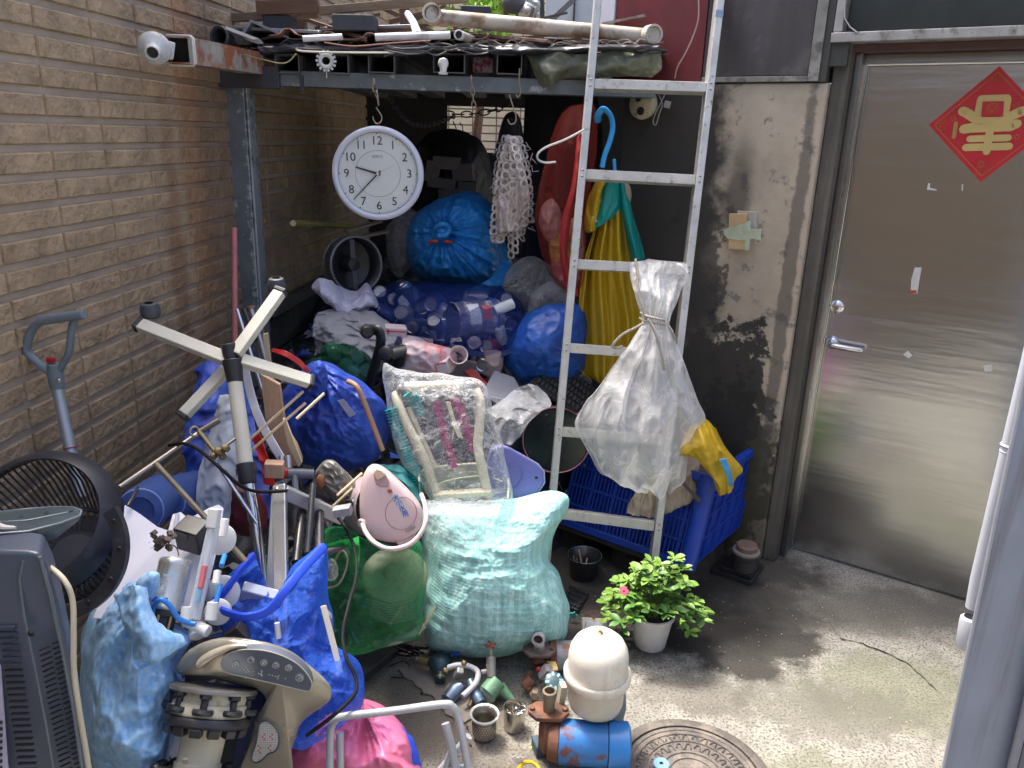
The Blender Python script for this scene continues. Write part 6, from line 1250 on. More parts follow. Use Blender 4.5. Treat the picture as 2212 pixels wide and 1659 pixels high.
o = sheet('blue_netting', [[(430, 790, 2.35), (470, 770, 2.35), (520, 780, 2.4)], [(415, 880, 2.25), (460, 880, 2.22), (540, 880, 2.3)], [(405, 960, 2.15), (455, 960, 2.12), (560, 960, 2.2)], [(395, 1040, 2.08), (450, 1040, 2.05), (585, 1040, 2.12)], [(380, 1100, 2.02), (450, 1110, 1.98), (590, 1120, 2.05)]], _m['net_blue'], nu=80, nv=90, folds=((.03, 7), (.012, 18)), sd=4); tag(o, 'dark blue netting hanging behind the stand by the tiled wall', 'netting')
o = sheet('pale_cloth', [[(480, 850, 2.16), (505, 850, 2.15), (522, 860, 2.17)], [(455, 930, 2.08), (490, 930, 2.05), (530, 935, 2.08)], [(438, 1000, 2.02), (480, 1005, 1.97), (525, 1005, 2.0)], [(430, 1070, 1.96), (470, 1080, 1.92), (505, 1075, 1.95)], [(440, 1130, 1.92), (470, 1140, 1.89), (495, 1135, 1.92)]], M('pale_blue_cloth', (.40, .46, .56), .6, var=.15, bump=.2), nu=60, nv=80, folds=((.018, (14, 14, 5)), (.006, 30)), sd=7); tag(o, 'pale grey blue cloth strip between the antenna and the stand pole', 'cloth')
o = pillow('dark_red_bag', [(500, 1040), (545, 1050), (572, 1085), (575, 1140), (540, 1158), (500, 1140), (490, 1090)], 1.98, .06, M('wine_bag', (.14, .012, .03), .5, var=.3, bump=.3), folds=((.012, 14),), sd=3, N=80, K=18); tag(o, 'dark red bag low behind the chrome pole', 'bag')
# translucent water bottles
wbm = FILM('bottle_blue', (.10, .18, .50), .62, .92, rough=.1, bs=4, bump=.12, crk=.1, tl=.3)
for k, (a, b, Ya, Yb, r, l_) in enumerate((((300, 1105), (360, 1060), 1.74, 1.98, .060, 'large blue translucent water bottle by the tiled wall, front one'), ((352, 1082), (440, 1055), 1.90, 2.1, .062, 'large blue translucent water bottle behind the other one'))):
    p, q_ = P(*a, Ya), P(*b, Yb); d = (q_-p).normalized(); L_ = (q_-p).length; t = thing('water_bottle', l_, 'bottle', p, 'water bottles by the tiled wall')
    part('bottle', MB().lathe([(.0001, .012), (r*.5, .008), (r*.62, .0), (r*.9, .006), (r, .03), (r*.97, L_*.35), (r, L_*.4), (r*.97, L_*.7), (r, L_*.8), (r*.6, L_*.95), (r*.3, L_)], p, d, 40), wbm, t)
    part('base_ring', MB().ring(p+d*.012, d, r*.9, .003, 36, 6), M('rim_blue', (.25, .36, .7), .3), t)
# ================================================================ fans, heater
bfm = M('fan_black', (.028, .030, .038), .42, var=.3, vs=9, bump=.1, bs=50, col2=(.07, .075, .09), amt=.36, ss=9)
ff = P(112, 1165, 1.50); fa = V3((.12, -.74, .64)).normalized(); fx, fy, fz = frame(fa, (0, 0, 1))
bf_ = thing('big_fan', 'large black fan housing tilted against the tiled wall', 'fan', ff-V3((0, 0, .15)))
Rf = .172
fb_ = P(84, 1128, 1.62)
part('outer_band', MB().lathe([(Rf*.96, -.03), (Rf*1.03, -.028), (Rf*1.04, -.01), (Rf*1.0, .004), (Rf*.90, .030), (Rf*.84, .038), (Rf*.82, .034), (Rf*.95, -.02)], fb_, fa, 96), bfm, bf_, ang=30)
mb = MB(); fr2 = P(128, 1185, 1.56)
for k in range(72):
    a = k/72*6.283; d = fx*math.cos(a)+fy*math.sin(a); p0 = fb_+d*Rf*.9+fa*.005; p1 = fr2-fa*.09+d*Rf*.66; pm_2 = (p0+p1)/2+d*.012; mb.tube([p0, pm_2, p1], .0026, 5)
part('grille_bars', mb, bfm, bf_, stuff=True)
part('inner_ring', MB().ring(fr2-fa*.09, fa, Rf*.66, .006, 60, 8), bfm, bf_)
mb = MB()
for k in range(40):
    a = k/40*6.283; d = fx*math.cos(a)+fy*math.sin(a); mb.bar(fr2-fa*.092+d*Rf*.64, fr2-fa*.10+d*Rf*.35, .004, .003, fa)
part('inner_grille', mb, bfm, bf_, stuff=True)
part('motor_cap', MB().lathe([(.0001, .0), (Rf*.30, -.002), (Rf*.36, -.012), (Rf*.37, -.03), (Rf*.2, -.035)], fr2-fa*.085, fa, 40), M('motor_grey', (.045, .05, .06), .4), bf_)
part('backing', MB().lathe([(.0001, -.012), (Rf*.60, -.012)], fr2-fa*.10, fa, 40), blp, bf_)
# C shaped front flange
cen = P(118, 1185, 1.43); fl = V3((.05, -1, .35)).normalized(); gx_, gy_, gz_ = frame(fl, (0, 0, 1)); Ro, Ri = 158/FP*1.55, 128/FP*1.55
vs = []; n_ = 46
for k in range(n_+1):
    a = -2.25+k/n_*(2.25+.62)
    d = gx_*math.cos(a)+gy_*math.sin(a)
    for r, h in ((Ri, .0), (Ro, .0), (Ro*1.005, -.018), (Ri*.99, -.03)): vs.append(cen+V3((d.x*r, d.y*r, d.z*r*1.05))+fl*h)
fs = [(k*4+i, k*4+(i+1) % 4, (k+1)*4+(i+1) % 4, (k+1)*4+i) for k in range(n_) for i in range(4)]+[(0, 1, 2, 3), (n_*4+3, n_*4+2, n_*4+1, n_*4)]
part('front_flange', MB().add(vs, fs), bfm, bf_, ang=40)
for a in (-2.0, -1.5, -1.0, -.5, 0, .45):
    d = gx_*math.cos(a)+gy_*math.sin(a); part('screw_hole', MB().lathe([(.0001, .002), (.0045, .002), (.006, .0)], cen+d*(Ro+Ri)/2+fl*.001, fl, 12), blk, bf_)
# heater tower in the near left corner
hm = M('heater_grey', (.055, .070, .105), .38, var=.15, vs=4, bump=.05, bs=70); hm2 = M('heater_dark', (.022, .028, .045), .3); ht = thing('tower_heater', 'dark blue grey slotted tower heater in the near left corner', 'heater', P(40, 1650, 1.1))
Yq = 1.12
hp = lambda x, y, Y=Yq: P(x, y, Y+(y-1200)*-.00022+max(0, (x-90))*.0009)
body = [(-60, 1188), (60, 1192), (88, 1198), (108, 1240), (128, 1310), (150, 1420), (175, 1560), (196, 1700), (-60, 1720)]
mb = MB(); f_ = [hp(x, y) for x, y in body[:]]; part('housing', MB().prism(f_, (-.035, .07, -.0)), hm, ht, bevel=.008)
part('corner_trim', MB().tube([hp(86, 1202, Yq-.001), hp(110, 1290, Yq-.001), hp(132, 1400, Yq-.001), hp(155, 1520, Yq-.001), hp(180, 1690, Yq-.001)], .0035, 8), M('heater_edge', (.10, .125, .15), .25), ht)
part('seam', MB().tube([hp(50, 1212, Yq-.001), hp(42, 1250, Yq-.001), hp(52, 1330, Yq-.001), hp(75, 1440, Yq-.001), hp(98, 1560, Yq-.001), hp(120, 1690, Yq-.001)], .0022, 8), M('heater_edge', 0), ht)
slot = M('slot_dark', (.006, .007, .010), .6, bump=0)
def slotp(x, y, w, dx, dy, r=.0032): return MB().tube([hp(x, y, Yq-.0005), hp(x+w*dx, y+w*dy, Yq-.0005)], r, 8, flat=.5)
for k in range(24):
    y = 1352+k*13.4; xl_ = -4+k*2.0; part('vent_slot', slotp(xl_, y+2, 38, 1, -.03), slot if k > 6 else M('slot_blue', (.03, .038, .06), .5), ht)
for k in range(25):
    y = 1400+k*11.4; part('vent_slot', slotp(86+k*2.05, y+5, 22, .95, -.42, .0026), slot, ht)
for k in range(27):
    y = 1388+k*10.8; part('vent_slot', slotp(114+k*1.95, y+3, 14, .95, -.42, .0024), slot, ht)
part('screw', MB().lathe([(.0001, .004), (.004, .003), (.006, .0)], hp(67, 1368, Yq-.001), (0, -1, 0), 12), slot, ht)
part('pale_front', MB().prism([hp(-60, 1380, Yq-.006), hp(0, 1440, Yq-.006), hp(20, 1720, Yq-.006), hp(-60, 1720, Yq-.006)], (0, .003, 0)), M('lilac_front', (.42, .40, .50), .4, bump=.02), ht)
for k in range(8): part('vent_slot', MB().ball(hp(2-.1*k, 1560+k*14, Yq-.007), (.003, .003), 8, 5), slot, ht)
# the loose cover lying on top
cv = thing('plastic_hood', 'dark grey pointed plastic cover lying on top of the tower heater', 'cover', P(60, 1150, 1.2))
cvm = M('cover_teal', (.05, .072, .085), .32, var=.15, bump=.05)
top = [(-60, 1112), (0, 1106), (60, 1099), (120, 1095), (160, 1096), (176, 1103), (172, 1114), (130, 1130), (60, 1148), (-60, 1156)]
mb = MB().prism([P(x, y, 1.24+(1130-y)*.003) for x, y in top], (0, 0, -.003)); part('inner_tray', mb, cvm, cv, bevel=.001)
lo_ = [P(x, y, 1.24+(1130-y)*.003) for x, y in top]; mb = MB().tube(lo_, .0022, 6, closed=True); part('lip', mb, M('cover_edge', (.16, .2, .22), .25), cv)
sk_ = [(-60, 1156), (60, 1148), (130, 1130), (172, 1114), (176, 1103)]; a_ = [P(x, y, 1.24+(1130-y)*.003) for x, y in sk_]; b_ = [P(x-4, y+(20 if x < 150 else 5), 1.26+(1130-y)*.003) for x, y in sk_]
b_ = [P(-60, 1192, 1.235), P(55, 1184, 1.225), P(120, 1162, 1.26), P(168, 1124, 1.30), P(176, 1105, 1.32)]
part('skirt', MB().add(a_+b_, [(i, i+1, i+6, i+5) for i in range(4)]), cvm, cv, solid=.003)
for x, y in ((45, 1118), (100, 1110), (152, 1106), (10, 1128)): part('boss', MB().lathe([(.0001, .004), (.004, .004), (.005, 0)], P(x, y, 1.24+(1130-y)*.003), (0, 0, 1), 10), cvm, cv)
part('shadow_rib', MB().tube([P(-50, 1131, 1.235), P(60, 1124, 1.25), P(150, 1106, 1.31)], .0016, 5), M('cover_edge', 0), cv)
single('electric_cable', MB().tube(wire([P(-12, 1135, 1.2), P(6, 1157, 1.2), P(30, 1185, 1.2), P(70, 1208, 1.18), P(112, 1228, 1.15), P(142, 1258, 1.13), P(157, 1300, 1.12), P(159, 1370, 1.10), P(160, 1450, 1.08), P(172, 1540, 1.06), P(184, 1610, 1.05), P(196, 1690, 1.04)], 90), .0046, 10), M('cream_cord2', (.46, .42, .31), .5), 'cream electric cord curling down over the tower heater', 'cord')
single('taped_plug', MB().tube([P(-14, 1132, 1.2), P(10, 1140, 1.19), P(34, 1140, 1.19)], [.006, .005, .003], 8), M('taped_white', (.6, .58, .56), .6), 'frayed taped wire end on the dark cover', 'wire end')
# ================================================================ white panel, motor, adapter, tubes
wpn = M('lilac_sheet', (.60, .61, .69), .42, var=.06, bump=.05); wp_ = thing('lilac_panel', 'pale lilac sheet metal panel with holes beside the black fan', 'panel', P(350, 1340, 1.55)); Yw = 1.60  # a loose sheet metal panel
wpx = lambda x, y, d=0: P(x, y, Yw+(1200-y)*.0009+(x-350)*.0003-d)
part('sheet', MB().prism([wpx(x, y) for x, y in ((268, 1092), (300, 1112), (338, 1140), (362, 1148), (372, 1112), (388, 1108), (406, 1122), (452, 1098), (470, 1092), (482, 1100), (470, 1180), (430, 1345), (300, 1345), (200, 1335), (235, 1250), (262, 1190))], (0, .006, 0)), wpn, wp_, bevel=.0015)
part('fold', MB().tube([wpx(383, 1110, .004), wpx(372, 1180, .004), wpx(362, 1260, .004), wpx(352, 1340, .004)], .005, 8), wpn, wp_)
for x, y, r in ((322, 1173, .003), (326, 1186, .004), (330, 1196, .003), (318, 1211, .0025), (324, 1222, .0025), (333, 1230, .003), (312, 1240, .0025), (315, 1255, .0028), (320, 1268, .0025), (330, 1185, .004), (310, 1290, .0025), (355, 1235, .008), (350, 1262, .010), (360, 1215, .0075)):
    part('hole', MB().lathe([(.0001, .001), (r, .001)], wpx(x, y, .001), (0, -1, .05), 12), blk, wp_)
mb = MB(); random.seed(4); kc = P(353, 1164, 1.53)
for _ in range(16): mb.box(kc+V3((random.uniform(-.018, .018), random.uniform(-.012, .012), random.uniform(-.018, .018))), (random.uniform(.006, .018), .010, random.uniform(.006, .018)), (random.random()*3, random.random(), random.random()*3))
o = part('burnt_connector', mb, M('burnt_metal', (.13, .10, .075), .6, .3, var=.6, vs=60)); tag(o, 'small burnt metal connector on the pale lilac panel', 'connector'); o['kind'] = 'stuff'
single('thin_wire', MB().tube(wire([P(345, 1185, 1.52), P(362, 1176, 1.5), P(380, 1182, 1.5), P(386, 1200, 1.5)]), .0014, 5), blk, 'thin black wire curling from the burnt connector', 'wire')
ml = M('motor_silver', (.55, .56, .53), .28, .75, var=.15, vs=9, bump=.08); mo = thing('pump_motor', 'silver cylindrical pump motor with blue markings on the lilac panel', 'motor', P(350, 1330, 1.46)); a = P(354, 1318, 1.45); b = P(382, 1208, 1.52); d = (b-a).normalized(); L_ = (b-a).length; rm = 39/FP*1.55
part('can', MB().lathe([(rm, 0), (rm*1.03, .002), (rm*1.03, .008), (rm, .010), (rm, L_*.86), (rm*1.02, L_*.88), (rm*.99, L_*.96), (rm*.9, L_), (.0001, L_+.001)], a, d, 44), ml, mo)
part('lower_housing', MB().lathe([(rm*1.0, 0), (rm*.98, -.012), (rm*.8, -.018), (rm*.78, -.045), (.0001, -.046)], a, d, 36), bp2, mo)
x, y, z = frame(d); fv = (V3((0, -1, 0))-d*V3((0, -1, 0)).dot(d)).normalized(); a0_ = math.atan2(fv.dot(y), fv.dot(x))
part('blue_label', MB().lathe([(rm*1.012, .014), (rm*1.012, .024)], a, d, 20, a0=a0_-.9, a1=a0_+.4), M('ink_blue', (.03, .06, .35), .4), mo)
part('blue_label', MB().lathe([(rm*1.012, L_*.62), (rm*1.012, L_*.66)], a, d, 14, a0=a0_-.2, a1=a0_+.35), M('ink_pale', (.3, .42, .5), .4), mo)
for s_ in (-.8, .1, .9):
    dd = x*math.cos(a0_+s_)+y*math.sin(a0_+s_); part('bolt', MB().tube([a+dd*rm*.9-d*.045, a+dd*rm*.9+d*.0], .003, 8), M('brass', (.42, .33, .16), .35, .8), mo)
ad = thing('black_adapter', 'square black power adapter standing behind the silver motor', 'adapter', P(420, 1185, 1.55)); c = P(418, 1155, 1.60)
part('body', MB().box(c, (.062, .055, .066), (.25, .12, -.25)), bp2, ad, bevel=.004); part('label', MB().box(c+V3((-.012, -.0305, .012)), (.024, .001, .018), (.25, .12, -.25)), M('label_dark', (.06, .06, .06), .6), ad)
cwp = M('white_fitting', (.64, .65, .64), .4, var=.1); gt = FILM('clear_tube', (.75, .8, .85), .45, .8, rough=.08, bs=5, bump=.1, crk=.1)
lvl = thing('clear_gauge', 'clear plastic gauge tube with red lettering beside the silver motor', 'gauge', P(415, 1335, 1.45))
part('sleeve', MB().tube([P(462, 1135, 1.55), P(418, 1338, 1.43)], [.0135, .0145], 16), gt, lvl); part('red_print', MB().tube([P(442, 1222, 1.485), P(433, 1270, 1.455)], .0065, 10), M('print_red', (.5, .12, .14), .6), lvl); part('blue_print', MB().tube([P(432, 1272, 1.455), P(426, 1300, 1.44)], .006, 10), M('print_blue', (.2, .38, .55), .6), lvl)
part('inner_rod', MB().tube([P(461, 1145, 1.55), P(419, 1335, 1.43)], .005, 8), M('rod_pale', (.5, .55, .62), .4), lvl)
part('top_cap', MB().bar(P(465, 1098, 1.56), P(458, 1142, 1.54), .026, .02), cwp, lvl, bevel=.004)
fit = thing('white_fittings', 'white plastic pipe fittings with round discs beside the clear gauge tube', 'fittings', P(440, 1345, 1.45))
for x, y, r, Y in ((475, 1165, .036, 1.60), (480, 1280, .040, 1.58), (470, 1322, .03, 1.52)): part('disc', MB().lathe([(.0001, .006), (r*.8, .006), (r, .002), (r, -.006), (.0001, -.008)], P(x, y, Y), (.2, -1, .35), 30), cwp, fit)
for a, b, r in (((405, 1310), (400, 1345), .012), ((460, 1300), (455, 1340), .012), ((400, 1340), (450, 1365), .013), ((425, 1355), (425, 1375), .016), ((470, 1232), (466, 1262), .008), ((487, 1120), (480, 1160), .008)): part('elbow', MB().tube([P(*a, 1.44), P(*b, 1.42)], r, 14), cwp, fit, bevel=.002)
for a, b in (((485, 1200), (478, 1222)), ((476, 1262), (463, 1318))): part('blue_tube', MB().tube([P(*a, 1.47), P(*b, 1.43)], .0055, 10), M('tube_blue', (.03, .20, .62), .35), fit)
single('blue_tubing', MB().tube(wire([P(318, 1298, 1.40), P(325, 1330, 1.40), P(332, 1312, 1.40), P(345, 1295, 1.38), P(365, 1306, 1.38), P(385, 1335, 1.38), P(408, 1345, 1.39), P(422, 1348, 1.39)], 70), .0055, 10), M('tube_blue', 0), 'bright blue thin tubing below the silver motor', 'tubing')
# metal rods and antenna
brs = M('brass', (.42, .33, .16), .35, .8); stl = M('dull_rod', (.34, .31, .27), .35, .8, var=.25)
an = thing('antenna', 'bent metal antenna with brass clamps lying across the heap by the tiled wall', 'antenna', P(335, 1000, 1.8))
part('main_rod', MB().tube([P(258, 1052, 1.70), P(400, 955, 1.85), P(436, 930, 1.9)], .0062, 10), stl, an); part('end_tube', MB().tube([P(432, 932, 1.89), P(472, 908, 1.93)], .0085, 10), M('dark_tube', (.10, .09, .08), .4, .5), an)
part('cross_rod', MB().tube([P(428, 930, 1.86), P(466, 978, 1.84)], .006, 10), brs, an); part('brace_rod', MB().tube([P(462, 990, 1.84), P(555, 1130, 1.78)], .005, 10), chrome, an)
part('arm_rod', MB().tube([P(298, 1050, 1.70), P(285, 1078, 1.68), P(276, 1092, 1.66)], .004, 8), M('dark_tube', 0), an)
part('clamp_loop', MB().ring(P(420, 932, 1.86), (.5, -.5, .3), .012, .003, 20, 6), brs, an)
for x, y, r in ((474, 975, .014), (488, 968, .012), (462, 985, .010), (480, 985, .011)): part('wing_nut', MB().ball(P(x, y, 1.83), (r, r*.7), 8, 5, ax=(.5, -.3, .6)), M('old_brass', (.14, .10, .05), .5, .6), an)
part('side_rod', MB().tube([P(470, 975, 1.84), P(508, 948, 1.88)], .004, 8), M('dark_tube', 0), an)
single('long_rod', MB().tube([P(335, 1000, 1.66), P(530, 1212, 1.60)], .0068, 12), M('tarnished_rod', (.36, .29, .19), .35, .8, var=.3), 'long tarnished metal rod slanting in front of the water bottles', 'rod')
single('black_cable', MB().tube(wire([P(365, 962, 1.85), P(395, 958, 1.82), P(430, 972, 1.78), P(480, 1015, 1.75), P(520, 1050, 1.76), P(560, 1062, 1.8), P(620, 1060, 1.8)], 60), .0045, 8), M('cable_black', (.008, .008, .009), .7, spec=.2, var=.1), 'black cable arching in front of the pale cloth behind the stand pole', 'cable')
# light blue sack
lbm = M('light_blue_weave', (.22, .46, .78), .55, var=.3, vs=9, bump=.35, bs=110, weave=(170, 150, .10), col2=(.42, .64, .88), amt=.46, ss=48, edge=.14)  # light flecks stand in for sparkle on the shiny woven crinkles
ls = thing('light_blue_sack', 'light blue woven sack with a twisted top beside the tower heater', 'sack', P(280, 1690, 1.4))
pillow('sack', [(212, 1290), (252, 1258), (296, 1244), (318, 1262), (330, 1310), (345, 1345), (380, 1352), (412, 1378), (392, 1425), (398, 1490), (388, 1560), (370, 1620), (345, 1690), (300, 1720), (235, 1700), (192, 1620), (176, 1520), (174, 1430), (184, 1350)], 1.48, .13, lbm, ls, folds=((.034, 4), (.016, (10, 10, 7)), (.008, 20), (.003, 50)), sd=14, N=220, K=60, slope=(0, -.5), knot=(305, 1300, .016, 3.4))
pillow('twisted_top', [(300, 1262), (318, 1240), (330, 1236), (342, 1244), (336, 1272), (322, 1300), (300, 1300)], 1.42, .02, lbm, ls, folds=((.006, 30),), sd=2, N=70, K=16)
o = sheet('sack_flap', [[(262, 1275, 1.40), (300, 1255, 1.37), (322, 1262, 1.37)], [(272, 1330, 1.37), (310, 1320, 1.33), (345, 1330, 1.36)], [(295, 1400, 1.34), (335, 1385, 1.31), (400, 1370, 1.37)], [(320, 1440, 1.34), (350, 1420, 1.31), (412, 1380, 1.38)]], lbm, ls, nu=60, nv=60, folds=((.016, 12), (.006, 30)), sd=5)
single('lilac_card', MB().prism([P(344, 1590, 1.37), P(400, 1545, 1.40), P(412, 1640, 1.38), P(385, 1665, 1.36)], (0, .006, 0)), wpn, 'small pale lilac card behind the cream flange valve', 'card', bevel=.001)
brn = M('brown_pole', (.085, .062, .05), .45, var=.4, vs=8, bump=.25, col2=(.16, .15, .14), amt=.4, ss=9, stretch=(3, 3, 1))
single('brown_pole', MB().tube([P(468, 1325, 1.56), P(375, 1478, 1.47), P(235, 1690, 1.30)], [.011, .0125, .013], 16), brn, 'worn brown pole slanting down to the left in front of the light blue sack', 'pole')
# ================================================================ steel legs and tubes standing in the blue net
slv = M('silver_tube', (.50, .51, .52), .25, .85, var=.12, bump=.06); blt = M('black_tube', (.025, .027, .03), .28, var=.2)
fl_ = thing('metal_stand', 'silver rectangular metal legs joined at the top, standing in the blue net bag', 'table legs', P(610, 1390, 1.6))
part('leg', MB().bar(P(604, 1048, 1.86), P(608, 1400, 1.55), .036, .018, (0, -1, .3)), slv, fl_, bevel=.004)
part('leg', MB().bar(P(596, 1060, 1.90), P(580, 1330, 1.68), .022, .014, (0, -1, .3)), M('grey_alu', (.34, .35, .36), .4, .6), fl_, bevel=.003)
part('cross_arm', MB().bar(P(612, 1062, 1.86), P(740, 1120, 1.92), .036, .024, (0, -1, .3)), M('grey_alu', 0), fl_, bevel=.004)
part('pivot', MB().lathe([(.0001, .004), (.007, .003), (.009, 0)], P(598, 1060, 1.845), (0, -1, .2), 14), chrome, fl_)
part('foil_end', MB().bar(P(722, 1106, 1.87), P(758, 1100, 1.87), .030, .022), M('foil2', (.42, .43, .44), .4, .6, bump=.8, bs=60), fl_)
for k, (a, b, r, l_) in enumerate((((656, 1072), (640, 1215), .013, 'thick black metal tube nearest the silver leg'), ((676, 1046), (664, 1195), .0085, 'tall thin black metal tube in front'), ((690, 1085), (690, 1190), .012, 'black metal tube rightmost of the three by the green strap'))):
    t = thing('black_tube', l_, 'tube', P(*b, 1.8), 'black tubes standing in the blue net'); part('tube', MB().tube([P(*a, 1.93-.03*(k == 1)), P(*b, 1.74)], r, 16), blt, t)
    part('end_cap', MB().ball(P(*a, 1.93-.03*(k == 1)), (r, r*.4), 12, 6), blt, t)
grip = M('slate_plastic', (.11, .13, .16), .4)
t = thing('hose_joint', 'slate grey plastic pipe joint with a red collar beside the tan block', 'pipe joint', P(650, 1030, 2.0)); part('pipe', MB().tube([P(620, 1022, 2.0), P(678, 1024, 2.02)], .0145, 16), grip, t, bevel=.002); part('branch', MB().tube([P(636, 1025, 2.0), P(640, 1075, 1.96)], .009, 12), grip, t); part('red_collar', MB().tube([P(606, 1021, 2.0), P(622, 1022, 2.0)], .016, 16), redp, t)
for k, x in enumerate((608, 622)): single('battery', MB().tube([P(x, 985, 2.08), P(x+2, 1012, 2.06)], .009, 12), slv, ('left' if k == 0 else 'right')+' one of two small silver cylinders above the red collar', 'cylinder', 'silver cylinders', bevel=.001)
# broken metal lamp casting
cst = M('cast_metal', (.36, .35, .31), .45, .5, var=.4, vs=16, bump=.5, bs=60, col2=(.18, .12, .07), amt=.38, ss=22); bk_ = thing('broken_casting', 'broken grey ribbed metal housing jammed above the silver legs', 'metal casting', P(725, 1090, 2.05))
pillow('housing', [(682, 1020), (700, 998), (722, 995), (745, 1012), (770, 1040), (782, 1060), (776, 1085), (752, 1095), (728, 1088), (705, 1068), (686, 1045)], 2.12, .06, cst, bk_, folds=((.012, 16), (.006, 40)), sd=6, N=110, K=26, pw=.35)
for k in range(7): part('fin', MB().tube([P(716+k*5.5, 1002+k*3, 2.055-.003*k), P(734+k*5.5, 1030+k*4, 2.05-.003*k)], .0018, 5), cst, bk_)
part('bracket', MB().tube(wire([P(700, 1092, 2.02), P(722, 1112, 2.0), P(742, 1100, 2.0), P(768, 1080, 2.02)]), .010, 10), slv, bk_); part('dark_socket', MB().lathe([(.0001, .002), (.011, .002), (.013, -.004)], P(752, 1088, 2.0), (0, -1, .2), 14), blk, bk_)
part('orange_core', MB().ball(P(692, 1040, 2.06), (.014, .022), 10, 6), M('rust_orange', (.30, .12, .05), .7), bk_)
for a, b, l_ in (((690, 1120), (760, 1055), 'broken bamboo skewer end stuck in the metal housing'), ((728, 1070), (782, 1022), 'short thick splintered bamboo stick above the pink thermos')):
    single('bamboo_skewer', MB().bar(P(*a, 1.99), P(*b, 2.02), .010, .004), pale, l_, 'skewer', 'skewers across the heap')
# ================================================================ pink thermos pot
pnk = M('pale_pink', (.62, .47, .47), .35, var=.08, vs=9, bump=.03, col2=(.50, .36, .33), amt=.30, ss=14); th = thing('thermos_pot', 'pale pink electric thermos pot lying on its side with the lid facing the camera', 'thermos', P(840, 1180, 2.0))
to = P(848, 1090, 1.98); tn = V3((.10, -1, .32)).normalized(); tax = -V3((.42, -.75, .35)).normalized()
lid_pts = spl([(793, 1012), (808, 1006), (828, 1014), (858, 1040), (890, 1072), (908, 1098), (913, 1125), (902, 1148), (880, 1166), (850, 1172), (815, 1166), (788, 1150), (778, 1120), (776, 1080), (780, 1040)], 60, True)
lp_ = [PN(p.x, p.y, to, tn) for p in lid_pts]; ct_ = sum(lp_, V3((0, 0, 0)))/60
mb = MB(); lv = []
for s, h in ((.0001, .016), (.5, .016), (.8, .013), (.93, .007), (1, -.004), (1.01, -.02), (1.0, -.05), (.95, -.06)): lv.append([ct_+(p-ct_)*s+tn*h for p in lp_])
vs = [p for r in lv for p in r]; n = 60
mb.add(vs, [(i*n+k, i*n+(k+1) % n, (i+1)*n+(k+1) % n, (i+1)*n+k) for i in range(len(lv)-1) for k in range(n)]); lid_ = part('lid', mb, pnk, th, ang=60)
bo = P(812, 1112, 2.03); part('body', MB().lathe([(.088, 0), (.092, -.03), (.095, -.10), (.092, -.17), (.08, -.185), (.0001, -.186)], ct_-tn*.05+V3((-.01, 0, -.01)), (tn+V3((.42, 0, .16))).normalized(), 56), M('dull_pink', (.42, .34, .37), .4, var=.12, bump=.04), th)
part('round_line', MB().ring(PN(866, 1108, to+tn*.0155, tn), tn, .046, .0014, 48, 5, sx=.95), M('pink_line', (.34, .22, .22), .5), lid_)
t = PN(822, 1036, to+tn*.015, tn); part('lever_well', MB().prism([PN(x, y, to+tn*.014, tn) for x, y in ((806, 1022), (818, 1014), (832, 1022), (842, 1040), (836, 1052), (820, 1050), (810, 1042))], tn*.004), M('pink_shadow', (.50, .33, .32), .4), lid_, bevel=.002)
part('lever', MB().prism([PN(x, y, to+tn*.018, tn) for x, y in ((806, 1020), (814, 1012), (826, 1016), (834, 1026), (816, 1038), (808, 1030))], tn*.006), M('peach_plastic', (.66, .47, .34), .35), lid_, bevel=.003)
part('red_button', MB().prism([PN(x, y, to+tn*.015, tn) for x, y in ((836, 1058), (844, 1055), (848, 1062), (840, 1066))], tn*.004), M('orange_red', (.45, .08, .03), .4), lid_, bevel=.001)
part('label', MB().prism([PN(x, y, to+tn*.016, tn) for x, y in ((846, 1072), (858, 1066), (884, 1112), (871, 1118))], tn*.0008), M('label_paper', (.50, .54, .62), .6), lid_, smooth=False)
dv = (PN(872, 1108, to, tn)-PN(858, 1080, to, tn)).normalized()
for k, ch_ in enumerate('大型水瓶'[:4]): text('lettering', '大小水用'[k], .019, PN(855+k*6.8, 1076+k*11.4, to+tn*.0172, tn), PN(870, 1070, to, tn)-PN(855, 1076, to, tn), -dv, M('ink_blue', 0), lid_)
text('brand_lettering', 'TIGER', .0125, PN(887, 1144, to+tn*.0145, tn), PN(897, 1138, to, tn)-PN(880, 1148, to, tn), PN(880, 1100, to, tn)-PN(886, 1140, to, tn), M('ink_grey', 0), lid_)
part('spout', MB().prism([PN(x, y, to-tn*.01, tn) for x, y in ((852, 1166), (880, 1160), (896, 1150), (898, 1164), (878, 1180), (866, 1182))], tn*.016), M('pink_shadow', 0), th, bevel=.004)
part('handle', MB().tube(wire([P(783, 1132, 1.93), P(790, 1150, 1.86), P(806, 1170, 1.82), P(832, 1184, 1.80), P(860, 1184, 1.80), P(890, 1172, 1.81), P(912, 1146, 1.83), P(920, 1118, 1.86), P(917, 1090, 1.92), P(910, 1068, 1.97)], 60), .0065, 10), pnk, th)
part('pivot', MB().lathe([(.0001, .008), (.012, .006), (.014, 0)], P(782, 1130, 1.935), V3((-.4, -1, 0)), 16), pnk, th)
